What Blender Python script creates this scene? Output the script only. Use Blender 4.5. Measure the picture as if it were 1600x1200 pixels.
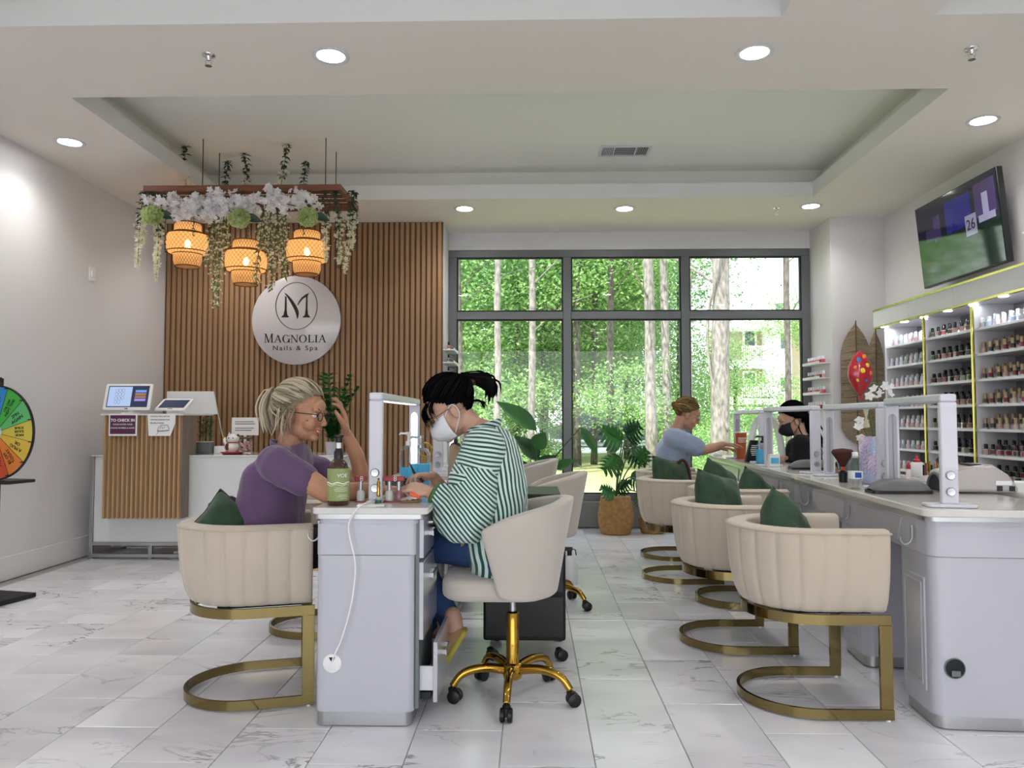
import bpy, bmesh, math, random
from mathutils import Vector, Matrix, Euler, Quaternion
random.seed(7)
S = bpy.context.scene; COL = S.collection
for o in list(bpy.data.objects): bpy.data.objects.remove(o)
PI = math.pi; R = math.radians
# ---------------------------------------------------------------- camera
FPX = 1202.0; HCAM = 1.108
YAW = math.atan(30/FPX); PIT = math.atan(55/FPX)
cd = bpy.data.cameras.new('camera'); cam = bpy.data.objects.new('camera', cd); COL.objects.link(cam)
cd.sensor_width = 36; cd.lens = FPX/1600*36; cd.clip_start = .05; cd.clip_end = 400
cam.location = (0, 0, HCAM); cam.rotation_euler = (PI/2+PIT, 0, YAW)
S.camera = cam
# ---------------------------------------------------------------- world, sun, exposure
SKY_STRENGTH = 3.1; SUN_STRENGTH = 8.5
w = bpy.data.worlds.new('world'); S.world = w; w.use_nodes = True
nt = w.node_tree; nt.nodes.clear()
wo = nt.nodes.new('ShaderNodeOutputWorld'); bg = nt.nodes.new('ShaderNodeBackground')
tc = nt.nodes.new('ShaderNodeTexCoord'); sp = nt.nodes.new('ShaderNodeSeparateXYZ'); cr = nt.nodes.new('ShaderNodeValToRGB')
nt.links.new(tc.outputs['Generated'], sp.inputs[0]); nt.links.new(sp.outputs['Z'], cr.inputs[0])
cr.color_ramp.elements[0].position = 0.0; cr.color_ramp.elements[0].color = (.97, .985, 1, 1)
cr.color_ramp.elements[1].position = 1.0; cr.color_ramp.elements[1].color = (.62, .78, 1, 1)
nt.links.new(cr.outputs[0], bg.inputs[0]); bg.inputs[1].default_value = SKY_STRENGTH
nt.links.new(bg.outputs[0], wo.inputs[0])
sd = bpy.data.lights.new('sun', 'SUN'); sd.energy = SUN_STRENGTH; sd.angle = R(1.2); sd.color = (1, .97, .93)
sun = bpy.data.objects.new('sun', sd); COL.objects.link(sun); sun.rotation_euler = (R(38), 0, R(-38))
S.view_settings.view_transform = 'Standard'; S.view_settings.look = 'None'
S.view_settings.exposure = 0.15; S.view_settings.gamma = 1; S.view_settings.use_curve_mapping = False
try:
    S.cycles.use_denoising = True; S.cycles.sample_clamp_indirect = 6; S.cycles.max_bounces = 8
    S.cycles.diffuse_bounces = 5; S.cycles.glossy_bounces = 4; S.cycles.transparent_max_bounces = 12
    S.cycles.caustics_reflective = False; S.cycles.caustics_refractive = False
except Exception: pass
def portal(name, loc, rot, sx, sy):
    l = bpy.data.lights.new(name, 'AREA'); l.shape = 'RECTANGLE'; l.size = sx; l.size_y = sy
    l.cycles.is_portal = True
    o = bpy.data.objects.new(name, l); COL.objects.link(o); o.location = loc; o.rotation_euler = rot
portal('portal_window', (1.0, 8.12, 1.6), (R(-90), 0, 0), 3.7, 2.6)
portal('portal_storefront', (0, -3.6, 1.45), (R(90), 0, 0), 6.6, 2.8)
# ---------------------------------------------------------------- pixel helpers (camera rays met with real planes)
_f = Vector((-math.sin(YAW)*math.cos(PIT), math.cos(YAW)*math.cos(PIT), math.sin(PIT)))
_r = Vector((math.cos(YAW), math.sin(YAW), 0)); _u = _r.cross(_f)
def ray(x, y): return _f + (x-800)/FPX*_r - (y-600)/FPX*_u
def PY(x, y, Y): d = ray(x, y); return Vector((0, 0, HCAM)) + d*(Y/d.y)
def PZ(x, y, Z=0): d = ray(x, y); return Vector((0, 0, HCAM)) + d*((Z-HCAM)/d.z)
def PX(x, y, X): d = ray(x, y); return Vector((0, 0, HCAM)) + d*(X/d.x)
# ---------------------------------------------------------------- materials
def lin(c):
    if isinstance(c, str): c = [int(c[i:i+2], 16)/255 for i in (0, 2, 4)]
    return [(v/12.92 if v <= .04045 else ((v+.055)/1.055)**2.4) for v in c[:3]]+[1]
M = {}
def mat(name, col='808080', rough=.5, metal=0, bump=0, bscale=40, var=0, vscale=3, spec=.5, emit=None, es=0, coat=0, trans=0, sheen=0, ior=1.45, stretch=(1,1,1), alpha=1):
    m = bpy.data.materials.new(name); m.use_nodes = True; t = m.node_tree; n = t.nodes; b = n['Principled BSDF']
    c = lin(col); b.inputs['Base Color'].default_value = c; b.inputs['Roughness'].default_value = rough
    b.inputs['Metallic'].default_value = metal; b.inputs['Specular IOR Level'].default_value = spec
    b.inputs['Coat Weight'].default_value = coat; b.inputs['Coat Roughness'].default_value = .08
    b.inputs['Transmission Weight'].default_value = trans; b.inputs['IOR'].default_value = ior
    b.inputs['Alpha'].default_value = alpha
    if sheen: b.inputs['Sheen Weight'].default_value = sheen; b.inputs['Sheen Roughness'].default_value = .5
    if emit: b.inputs['Emission Color'].default_value = lin(emit); b.inputs['Emission Strength'].default_value = es
    if bump or var:
        tc = n.new('ShaderNodeTexCoord'); mp = n.new('ShaderNodeMapping'); mp.inputs['Scale'].default_value = stretch
        t.links.new(tc.outputs['Object'], mp.inputs[0])
    if bump:
        no = n.new('ShaderNodeTexNoise'); no.inputs['Scale'].default_value = bscale; no.inputs['Detail'].default_value = 4
        bu = n.new('ShaderNodeBump'); bu.inputs['Strength'].default_value = bump; bu.inputs['Distance'].default_value = .01
        t.links.new(mp.outputs[0], no.inputs[0]); t.links.new(no.outputs[0], bu.inputs['Height']); t.links.new(bu.outputs[0], b.inputs['Normal'])
    if var:
        no = n.new('ShaderNodeTexNoise'); no.inputs['Scale'].default_value = vscale; no.inputs['Detail'].default_value = 5
        r = n.new('ShaderNodeValToRGB'); r.color_ramp.elements[0].position = .3; r.color_ramp.elements[1].position = .7
        r.color_ramp.elements[0].color = [v*(1-var) for v in c[:3]]+[1]; r.color_ramp.elements[1].color = [min(1, v*(1+var)) for v in c[:3]]+[1]
        t.links.new(mp.outputs[0], no.inputs[0]); t.links.new(no.outputs[0], r.inputs[0]); t.links.new(r.outputs[0], b.inputs['Base Color'])
    M[name] = m; return m
def tree_of(name): m = M[name]; return m.node_tree, m.node_tree.nodes, m.node_tree.nodes['Principled BSDF']
# ---------------------------------------------------------------- mesh builder
class MB:
    def __init__(s): s.v = []; s.f = []; s.m = []; s.mi = 0
    def add(s, vs, fs, T=None):
        k = len(s.v); s.v += [tuple(T @ Vector(p)) if T else tuple(p) for p in vs]
        s.f += [tuple(i+k for i in f) for f in fs]; s.m += [s.mi]*len(fs); return s
    def box(s, x0, x1, y0, y1, z0, z1, T=None):
        v = [(x0,y0,z0),(x1,y0,z0),(x1,y1,z0),(x0,y1,z0),(x0,y0,z1),(x1,y0,z1),(x1,y1,z1),(x0,y1,z1)]
        return s.add(v, [(0,3,2,1),(4,5,6,7),(0,1,5,4),(1,2,6,5),(2,3,7,6),(3,0,4,7)], T)
    def cbox(s, c, sz, T=None):
        return s.box(c[0]-sz[0]/2, c[0]+sz[0]/2, c[1]-sz[1]/2, c[1]+sz[1]/2, c[2]-sz[2]/2, c[2]+sz[2]/2, T)
    def lathe(s, prof, n=24, c=(0,0,0), T=None, a0=0, a1=2*PI, cap=True):
        full = abs(a1-a0-2*PI) < 1e-6; k = n if full else n+1; v = []; f = []
        for r, z in prof:
            for i in range(k):
                a = a0+(a1-a0)*i/n; v.append((c[0]+max(r,1e-5)*math.cos(a), c[1]+max(r,1e-5)*math.sin(a), c[2]+z))
        for j in range(len(prof)-1):
            for i in range(n):
                i2 = (i+1) % k; f.append((j*k+i, j*k+i2, (j+1)*k+i2, (j+1)*k+i))
        if full and cap:
            if prof[0][0] > 1e-4: f.append(tuple(range(k))[::-1])
            if prof[-1][0] > 1e-4: f.append(tuple((len(prof)-1)*k+i for i in range(k)))
        return s.add(v, f, T)
    def tube(s, pts, r, n=8, closed=False, flat=1, cap=True, up=None, T=None):
        pts = [Vector(p) for p in pts]; N = len(pts); rs = r if isinstance(r, (list, tuple)) else [r]*N; v = []; f = []
        nor = None
        for i, p in enumerate(pts):
            if closed: t = pts[(i+1) % N]-pts[i-1]
            else: t = pts[min(i+1, N-1)]-pts[max(i-1, 0)]
            if t.length < 1e-9: t = Vector((0,0,1))
            t.normalize()
            if up is not None: a = Vector(up)-t*t.dot(Vector(up)); a.normalize() if a.length > 1e-5 else None; nor = a if a.length > 1e-5 else nor
            elif nor is None: nor = t.orthogonal().normalized()
            else:
                nor = nor-t*nor.dot(t); nor = nor.normalized() if nor.length > 1e-6 else t.orthogonal().normalized()
            bi = t.cross(nor)
            for k in range(n):
                a = 2*PI*k/n; v.append(p+nor*math.cos(a)*rs[i]+bi*math.sin(a)*rs[i]*flat)
        for i in range(N if closed else N-1):
            for k in range(n):
                k2 = (k+1) % n; j = (i+1) % N; f.append((i*n+k, i*n+k2, j*n+k2, j*n+k))
        if cap and not closed: f.append(tuple(range(n))[::-1]); f.append(tuple((N-1)*n+k for k in range(n)))
        return s.add(v, f, T)
    def strip(s, pts, h, th, up=(0,0,1), closed=False, T=None):
        """flat bar of height h along up and thickness th across, swept along pts (pts at its bottom centre)"""
        pts = [Vector(p) for p in pts]; N = len(pts); v = []; f = []; up = Vector(up)
        for i, p in enumerate(pts):
            if closed: a = (pts[i]-pts[i-1]).normalized(); b = (pts[(i+1) % N]-pts[i]).normalized()
            else: a = (pts[i]-pts[max(i-1,0)]); b = (pts[min(i+1,N-1)]-pts[i]); a = a.normalized() if a.length else b.normalized(); b = b.normalized() if b.length else a
            t = (a+b).normalized(); nn = t.cross(up).normalized(); q = th/2/max(.35, abs(a.dot(t)))
            v += [p-nn*q, p+nn*q, p+nn*q+up*h, p-nn*q+up*h]
        for i in range(N if closed else N-1):
            j = (i+1) % N
            for k in range(4): k2 = (k+1) % 4; f.append((i*4+k, j*4+k, j*4+k2, i*4+k2))
        if not closed: f += [(0,1,2,3), tuple(4*(N-1)+k for k in (3,2,1,0))]
        return s.add(v, f, T)
    def prism(s, poly, z0, z1, T=None):
        n = len(poly); v = [(p[0], p[1], z0) for p in poly]+[(p[0], p[1], z1) for p in poly]
        return s.add(v, [tuple(range(n))[::-1], tuple(range(n, 2*n))]+[(i, (i+1) % n, n+(i+1) % n, n+i) for i in range(n)], T)
    def ball(s, c, r, n=12, T=None, rot=None):
        r = r if isinstance(r, (tuple, list)) else (r,r,r); m = n//2; v = []; f = []; Q = rot.to_matrix() if rot else None
        for j in range(m+1):
            th = PI*j/m
            for i in range(n):
                a = 2*PI*i/n; p = Vector((r[0]*math.sin(th)*math.cos(a), r[1]*math.sin(th)*math.sin(a), r[2]*math.cos(th)))
                if Q: p = Q @ p
                v.append(p+Vector(c))
        for j in range(m):
            for i in range(n):
                i2 = (i+1) % n; f.append((j*n+i, (j+1)*n+i, (j+1)*n+i2, j*n+i2))
        return s.add(v, f, T)
    def grid(s, fn, nu, nv, wrap=False, T=None):
        v = [fn(i/nu, j/nv) for j in range(nv+1) for i in range(nu+1)]; k = nu+1
        return s.add(v, [(j*k+i, j*k+i+1, (j+1)*k+i+1, (j+1)*k+i) for j in range(nv) for i in range(nu)], T)
    def mesh(s, name, mats, smooth=0, weld=False):
        me = bpy.data.meshes.new(name); me.from_pydata([tuple(p) for p in s.v], [], s.f)
        for x in (mats if isinstance(mats, (list, tuple)) else [mats]): me.materials.append(M[x] if isinstance(x, str) else x)
        if any(s.m): me.polygons.foreach_set('material_index', s.m)
        if weld or smooth:
            bm = bmesh.new(); bm.from_mesh(me); bmesh.ops.remove_doubles(bm, verts=bm.verts, dist=1e-5)
            bmesh.ops.dissolve_degenerate(bm, edges=bm.edges, dist=1e-6); bm.to_mesh(me); bm.free()
        if smooth:
            me.shade_smooth()
            if smooth < 180: me.set_sharp_from_angle(angle=R(smooth))
        me.update(); return me
    def obj(s, name, mats, parent=None, smooth=0, bevel=0, seg=2, loc=None, rot=None, sub=0, weld=False):
        o = bpy.data.objects.new(name, s.mesh(name, mats, smooth, weld)); COL.objects.link(o)
        if parent: o.parent = parent
        if loc is not None: o.location = loc
        if rot is not None: o.rotation_euler = rot
        if bevel:
            b = o.modifiers.new('bevel', 'BEVEL'); b.width = bevel; b.segments = seg; b.limit_method = 'ANGLE'; b.angle_limit = R(40)
            if not smooth: o.data.shade_smooth(); o.data.set_sharp_from_angle(angle=R(40)); b.harden_normals = False
        if sub: q = o.modifiers.new('sub', 'SUBSURF'); q.levels = sub; q.render_levels = sub
        return o
def tag(o, label=None, cat=None, group=None, kind=None):
    if label: o['label'] = label
    if cat: o['category'] = cat
    if group: o['group'] = group
    if kind: o['kind'] = kind
    return o
def thing(name, label, cat, loc=(0,0,0), rz=0, group=None, rot=None, kind=None):
    o = bpy.data.objects.new(name, None); COL.objects.link(o); o.location = loc; o.rotation_euler = rot or (0,0,rz)
    o.empty_display_size = .05
    return tag(o, label, cat, group, kind)
def struct(o): o['kind'] = 'structure'; return o
def kids(o, _c={}):
    return [c for c in bpy.data.objects if c.parent == o]
def dup(root, loc=None, rz=None, label=None, group=None, tree=None):
    r = root.copy(); COL.objects.link(r)
    if loc is not None: r.location = loc
    if rz is not None: r.rotation_euler = (0,0,rz)
    if label: r['label'] = label
    if group: r['group'] = group
    for c in kids(root):
        d = c.copy(); COL.objects.link(d); d.parent = r
        for g in kids(c): e = g.copy(); COL.objects.link(e); e.parent = d
    return r
def text(body, size, material, parent=None, loc=(0,0,0), rot=(0,0,0), align='CENTER', ext=.0008, name='lettering', serif=False, sx=1, bold=0, space=1):
    c = bpy.data.curves.new(name, 'FONT'); c.body = body; c.size = size; c.align_x = align; c.align_y = 'CENTER'; c.extrude = ext
    c.offset = bold; c.resolution_u = 3; c.space_character = space
    tmp = bpy.data.objects.new(name, c); COL.objects.link(tmp); dg = bpy.context.evaluated_depsgraph_get()
    me = bpy.data.meshes.new_from_object(tmp.evaluated_get(dg)); bpy.data.objects.remove(tmp); bpy.data.curves.remove(c)
    me.materials.clear(); me.materials.append(M[material]); o = bpy.data.objects.new(name, me); COL.objects.link(o)
    if parent: o.parent = parent
    o.location = loc; o.rotation_euler = rot; o.scale = (sx, 1, 1)
    return o
def rrect(x0, x1, y0, y1, r, n=5):
    p = []
    for cx, cy, a in ((x1-r,y1-r,0),(x0+r,y1-r,90),(x0+r,y0+r,180),(x1-r,y0+r,270)):
        for i in range(n+1): t = R(a+90*i/n); p.append((cx+r*math.cos(t), cy+r*math.sin(t)))
    return p
def bez(p, n=10):
    """smooth curve through points (Catmull-Rom)"""
    p = [Vector(q) for q in p]; o = []
    for i in range(len(p)-1):
        a = p[max(i-1,0)]; b = p[i]; c = p[i+1]; d = p[min(i+2,len(p)-1)]
        for k in range(n):
            t = k/n; o.append(.5*((2*b)+(c-a)*t+(2*a-5*b+4*c-d)*t*t+(3*b-a-3*c+d)*t**3))
    return o+[p[-1]]
# ================================================================= MATERIALS
mat('wall_paint', 'DAD8D8', .75, bump=.05, bscale=200)
mat('ceil_paint', 'EAE4DC', .8)
mat('ceil_upper', 'EDEEE8', .85)
mat('fascia', 'E4E4E2', .6)
mat('trim_white', 'E2E0E0', .45)
mat('frame_grey', '6E7173', .4, metal=.3)
mat('gasket', '1c1e20', .6)
mat('curb', '7c7d7d', .5)
mat('grout', '9a9998', .8)
mat('steel', 'b9babb', .28, metal=1)
mat('chrome', 'd8d8d8', .12, metal=1)
mat('white_gloss', 'B9B9C2', .18, coat=.4)
mat('white_satin', 'D8D8DD', .35)
mat('lamp_white', 'D2D2DC', .3)
mat('quartz', 'D4D1CD', .15, var=.03, vscale=60, coat=.3)
mat('gold', 'B48E3C', .1, metal=1)
mat('brass', '8A7A50', .13, metal=1)
mat('gold_trim', 'C8BC66', .22, metal=.85)
mat('black_plastic', '141518', .4)
mat('black_matte', '0d0e12', .6)
mat('velvet', 'C2B5A4', .75, sheen=.35, bump=.06, bscale=60, var=.03, vscale=5)
mat('velvet_pipe', 'BDB09E', .7, sheen=.3)
mat('suede', 'BAB3A9', .8, sheen=.3, bump=.05, bscale=70, var=.03, vscale=5)
mat('green_velvet', '2b4530', .85, sheen=.15, bump=.5, bscale=25, var=.3, vscale=14)
mat('oak', '9C7A58', .5, var=.12, vscale=4, stretch=(14,14,.6))
mat('oak_dark', '6b4a2e', .6)
mat('podium_oak', 'AE8E68', .5, var=.12, vscale=4, stretch=(14,14,.6))
mat('paper', 'ECECEC', .8)
mat('ink', '16161a', .6)
mat('white_plastic', 'EDEDED', .35)
mat('screen_dark', '0b0d12', .08)
mat('leaf_green', '2f6b2a', .4, var=.3, vscale=6)
mat('leaf_dark', '1d4a26', .35, var=.3, vscale=6)
mat('stem_green', '3f6a35', .5)
mat('soil', '3a2c20', .9)
mat('basket', 'A87F4C', .8, bump=.8, bscale=90, var=.25, vscale=30)
mat('skin', 'C08E76', .5, var=.06, vscale=12)
mat('bark', '827a75', .9, bump=1, bscale=24, var=.5, vscale=20, stretch=(1,1,.35))
mat('bark_dark', '5c554f', .9, bump=1, bscale=24, var=.5, vscale=20, stretch=(1,1,.35))
def m_glow(name, col, s): mat(name, col, .5, emit=col, es=s)
m_glow('led_white', 'FFFFFF', 9)
# thin window glass: transparent with a fresnel reflection
def thin_glass(name, tint=(1,1,1), k=1.0):
    m = bpy.data.materials.new(name); m.use_nodes = True; t = m.node_tree; n = t.nodes; n.clear()
    o = n.new('ShaderNodeOutputMaterial'); mx = n.new('ShaderNodeMixShader'); tr = n.new('ShaderNodeBsdfTransparent'); gl = n.new('ShaderNodeBsdfGlossy'); fr = n.new('ShaderNodeFresnel')
    mu = n.new('ShaderNodeMath'); mu.operation = 'MULTIPLY'; mu.inputs[1].default_value = k
    fr.inputs[0].default_value = 1.5; gl.inputs['Roughness'].default_value = .01; tr.inputs[0].default_value = (*tint, 1)
    t.links.new(fr.outputs[0], mu.inputs[0]); t.links.new(mu.outputs[0], mx.inputs[0]); t.links.new(tr.outputs[0], mx.inputs[1]); t.links.new(gl.outputs[0], mx.inputs[2]); t.links.new(mx.outputs[0], o.inputs[0])
    M[name] = m
thin_glass('glass', (.95, .98, .97), .45); thin_glass('clear', (.97, .985, .99), .35)
# marble floor tile
def marble():
    mat('tile', 'D6D3D2', .2); t, n, b = tree_of('tile')
    tc = n.new('ShaderNodeTexCoord'); oi = n.new('ShaderNodeObjectInfo'); ad = n.new('ShaderNodeVectorMath'); ad.operation = 'ADD'
    sc = n.new('ShaderNodeVectorMath'); sc.operation = 'SCALE'; sc.inputs[3].default_value = 37
    cb = n.new('ShaderNodeCombineXYZ')
    for i in range(3): t.links.new(oi.outputs['Random'], cb.inputs[i])
    t.links.new(cb.outputs[0], sc.inputs[0]); t.links.new(tc.outputs['Object'], ad.inputs[0]); t.links.new(sc.outputs[0], ad.inputs[1])
    mp = n.new('ShaderNodeMapping'); mp.inputs['Rotation'].default_value = (0, 0, R(50)); mp.inputs['Scale'].default_value = (1, 2.6, 1); t.links.new(ad.outputs[0], mp.inputs[0])
    n1 = n.new('ShaderNodeTexNoise'); n1.inputs['Scale'].default_value = 1.5; n1.inputs['Detail'].default_value = 5; n1.inputs['Roughness'].default_value = .6; n1.inputs['Distortion'].default_value = .8
    t.links.new(mp.outputs[0], n1.inputs[0])
    # veins: |noise-.5| narrow
    s1 = n.new('ShaderNodeMath'); s1.operation = 'SUBTRACT'; s1.inputs[1].default_value = .5; a1 = n.new('ShaderNodeMath'); a1.operation = 'ABSOLUTE'
    t.links.new(n1.outputs[0], s1.inputs[0]); t.links.new(s1.outputs[0], a1.inputs[0])
    r1 = n.new('ShaderNodeValToRGB'); r1.color_ramp.elements[0].position = 0; r1.color_ramp.elements[0].color = (1,1,1,1); r1.color_ramp.elements[1].position = .016; r1.color_ramp.elements[1].color = (0,0,0,1)
    t.links.new(a1.outputs[0], r1.inputs[0])
    n2 = n.new('ShaderNodeTexNoise'); n2.inputs['Scale'].default_value = 2.1; n2.inputs['Detail'].default_value = 2; t.links.new(ad.outputs[0], n2.inputs[0])
    r2 = n.new('ShaderNodeValToRGB'); r2.color_ramp.elements[0].position = .47; r2.color_ramp.elements[1].position = .66; t.links.new(n2.outputs[0], r2.inputs[0])
    mu = n.new('ShaderNodeMath'); mu.operation = 'MULTIPLY'; t.links.new(r1.outputs[0], mu.inputs[0]); t.links.new(r2.outputs[0], mu.inputs[1])
    # broad soft clouds
    n3 = n.new('ShaderNodeTexNoise'); n3.inputs['Scale'].default_value = .9; n3.inputs['Detail'].default_value = 3; t.links.new(mp.outputs[0], n3.inputs[0])
    r3 = n.new('ShaderNodeValToRGB'); r3.color_ramp.elements[0].position = .35; r3.color_ramp.elements[0].color = lin('EDEDF2'); r3.color_ramp.elements[1].position = .68; r3.color_ramp.elements[1].color = lin('CFCFD6')
    t.links.new(n3.outputs[0], r3.inputs[0])
    mx = n.new('ShaderNodeMix'); mx.data_type = 'RGBA'; mx.inputs['B'].default_value = lin('7f7d80')
    t.links.new(mu.outputs[0], mx.inputs['Factor']); t.links.new(r3.outputs[0], mx.inputs['A']); t.links.new(mx.outputs['Result'], b.inputs['Base Color'])
marble()
def leafy(name, c1, c2, tr=.45):
    m = bpy.data.materials.new(name); m.use_nodes = True; t = m.node_tree; n = t.nodes; n.clear()
    o = n.new('ShaderNodeOutputMaterial'); g = n.new('ShaderNodeNewGeometry'); r = n.new('ShaderNodeValToRGB')
    r.color_ramp.elements[0].color = lin(c1); r.color_ramp.elements[1].color = lin(c2)
    d = n.new('ShaderNodeBsdfDiffuse'); k = n.new('ShaderNodeBsdfTranslucent'); mx = n.new('ShaderNodeMixShader'); mx.inputs[0].default_value = tr
    t.links.new(g.outputs['Random Per Island'], r.inputs[0]); t.links.new(r.outputs[0], d.inputs[0]); t.links.new(r.outputs[0], k.inputs[0])
    t.links.new(d.outputs[0], mx.inputs[1]); t.links.new(k.outputs[0], mx.inputs[2]); t.links.new(mx.outputs[0], o.inputs[0]); M[name] = m
leafy('foliage_bright', '76a057', 'bdd898'); leafy('foliage_mid', '5c8656', 'a4c68c'); leafy('foliage_far', '8fb089', 'cfe0c2')  # distance haze is in the colours: greens desaturated, far ones palest
# ================================================================= ROOM
XL, XR, YB, YW = -3.62, 3.39, -3.6, 7.98
ZC = 3.05
def slab(xs0, xs1, ys0, ys1, z0, z1, holes):
    X = sorted({xs0, xs1, *[h[i] for h in holes for i in (0,1)]}); Y = sorted({ys0, ys1, *[h[i] for h in holes for i in (2,3)]})
    nx, ny = len(X)-1, len(Y)-1
    def sol(i, j):
        if not (0 <= i < nx and 0 <= j < ny): return False
        cx, cy = (X[i]+X[i+1])/2, (Y[j]+Y[j+1])/2
        return not any(h[0] < cx < h[1] and h[2] < cy < h[3] for h in holes)
    b = MB()
    for i in range(nx):
        for j in range(ny):
            if not sol(i, j): continue
            a, c, d, e = X[i], X[i+1], Y[j], Y[j+1]
            b.add([(a,d,z0),(c,d,z0),(c,e,z0),(a,e,z0),(a,d,z1),(c,d,z1),(c,e,z1),(a,e,z1)], [(0,3,2,1),(4,5,6,7)])
            k = len(b.v)-8
            for (di,dj,q) in ((-1,0,(3,0,4,7)),(1,0,(1,2,6,5)),(0,-1,(0,1,5,4)),(0,1,(2,3,7,6))):
                if not sol(i+di, j+dj): b.f.append(tuple(k+t for t in q)); b.m.append(1 if False else 0)
    return b
H = [(-2.78, 2.46, 4.5, 6.7), (-2.8, 1.21, .2, 3.66), (1.93, 3.1, .2, 3.66)]
bs = slab(XL, XR, YB, YW+.12, ZC, ZC+.13, H)
for k, f in enumerate(bs.f):
    a, c = Vector(bs.v[f[0]]), Vector(bs.v[f[2]])
    if abs(a.z-c.z) > .05: bs.m[k] = 1
struct(bs.obj('ceiling', ['ceil_paint', 'fascia']))
E_ = .14
bs = slab(XL-.1, XR+.1, YB-.1, YW+.2, ZC+.13, ZC+.28, [(h[0]-E_, h[1]+E_, h[2]-E_, h[3]+E_) for h in H])
cu = struct(bs.obj('ceiling', 'ceil_upper'))
struct(MB().box(XL-.1, XR+.1, YB-.1, YW+.2, ZC+.28, ZC+.4).obj('ceiling', 'ceil_upper'))
struct(MB().box(XL-.12, XL, YB, YW+.12, 0, ZC+.13).obj('wall_left', 'wall_paint'))
struct(MB().box(XR, XR+.12, YB, YW+.12, 0, ZC+.13).obj('wall_right', 'wall_paint'))
WX0, WX1 = -.86, 2.875
fw = MB(); fw.box(XL, WX0, 7.5, YW+.12, 0, ZC); fw.box(WX0, WX1, YW-.04, YW+.12, 2.87, ZC); fw.box(WX1, XR, 7.4, YW+.12, 0, ZC)
struct(fw.obj('wall_far', 'wall_paint'))
cb = MB().box(WX0, WX1, YW-.06, YW+.12, 0, .27); struct(cb.obj('trim_1', 'curb', bevel=.01))
# rear storefront behind the camera
rb = MB(); rb.box(XL, XR, YB-.12, YB, 2.85, ZC+.13); rb.box(XL, XR, YB-.12, YB, 0, .12)
for x in (-3.62, -1.3, 1.05, 3.33): rb.box(x, x+.06, YB-.12, YB, .12, 2.85)
struct(rb.obj('wall_back', 'frame_grey'))
# baseboards
struct(MB().box(XL, XL+.018, YB, 7.5, 0, .165).obj('baseboard_left', 'trim_white', bevel=.006))
struct(MB().box(XR-.018, XR, YB, 7.4, 0, .165).obj('baseboard_right', 'trim_white', bevel=.006))
struct(MB().box(WX1+.0, XR-.02, 7.382, 7.4, 0, .165).obj('baseboard_far', 'trim_white', bevel=.006))
# floor: grout bed and single tiles
fl = struct(MB().box(XL-.12, XR+.12, YB-.1, YW+.12, -.15, -.004).obj('floor', 'grout'))
TW, TL = .309, .555
tm = []
for k in range(1):
    b = MB(); a, c = TW/2-.0016, TL/2-.0016; e = .0015
    b.add([(-a,-c,-.006),(a,-c,-.006),(a,c,-.006),(-a,c,-.006),(-a,-c,-e),(a,-c,-e),(a,c,-e),(-a,c,-e),(-a+e,-c+e,0),(a-e,-c+e,0),(a-e,c-e,0),(-a+e,c-e,0)],
          [(0,1,5,4),(1,2,6,5),(2,3,7,6),(3,0,4,7),(4,5,9,8),(5,6,10,9),(6,7,11,10),(7,4,8,11),(8,9,10,11)])
    tm.append(b.mesh('tile', 'tile'))
nt_ = 0; rest = MB()
for i in range(-12, 11):
    xc = .205+TW*i+TW/2
    if xc-TW/2 < XL-.01-TW or xc+TW/2 > XR+.25: continue
    for j in range(-12, 18):
        y0 = 2.79+TL*j+(TL/2 if i % 2 else 0)
        for (ya, yb) in ([(y0, y0+TL)]):
            if yb > YW-.02 or ya < YB: continue
            x = xc; inview = ya+TL > 2.25 and abs((x+ .02*ya))-.2 < .72*(yb)
            if inview and nt_ < 300:
                o = bpy.data.objects.new('tile', tm[0]); COL.objects.link(o); o.parent = fl; o.location = (xc, (ya+yb)/2, 0); nt_ += 1
                lo = XL+TW/2; hi = XR-TW/2
            else: rest.box(xc-TW/2+.0016, xc+TW/2-.0016, ya+.0016, yb-.0016, -.006, 0)
tag(rest.obj('tile', 'tile', fl), kind='stuff')
struct(MB().box(-.45, 1.42, 4.31, 4.322, -.003, .003).obj('trim_2', 'steel', bevel=.001))
# ---------------------------------------------------------------- window
wn = MB(); Y0, Y1 = YW-.03, YW+.07
def bar(x0, x1, z0, z1, y0=Y0, y1=Y1): wn.box(x0, x1, y0, y1, z0, z1)
ZT, ZM, ZS = 2.87, 2.185, .27
zm0, zm1 = 2.145, 2.225
xm = [PY(886, 490, YW).x, PY(1070, 490, YW).x]
bar(WX0, WX1, ZT-.075, ZT); bar(WX0, WX1, ZS, ZS+.07); bar(WX0, WX0+.085, ZS+.07, ZT-.075); bar(WX1-.085, WX1, ZS+.07, ZT-.075)
xs = [WX0+.085, xm[0]-.042, xm[0]+.042, xm[1]-.042, xm[1]+.042, WX1-.085]
for x in xm: bar(x-.042, x+.042, ZS+.07, ZT-.075, Y0-.01)
for k in range(3): bar(xs[2*k], xs[2*k+1], zm0, zm1)
win = struct(wn.obj('window_1', 'frame_grey', bevel=.004))
gk = MB(); g = .014
pn = 0
for k in range(3):
    for z0, z1 in ((ZS+.07, zm0), (zm1, ZT-.075)):
        x0, x1 = xs[2*k], xs[2*k+1]
        for q in ((x0,x0+g,z0,z1),(x1-g,x1,z0,z1),(x0+g,x1-g,z0,z0+g),(x0+g,x1-g,z1-g,z1)): gk.box(q[0], q[1], Y0+.012, Y0+.05, q[2], q[3])
        MB().box(x0+g, x1-g, Y0+.03, Y0+.036, z0+g, z1-g).obj('pane', 'glass', win)
gk.obj('gasket', 'gasket', win)
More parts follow.
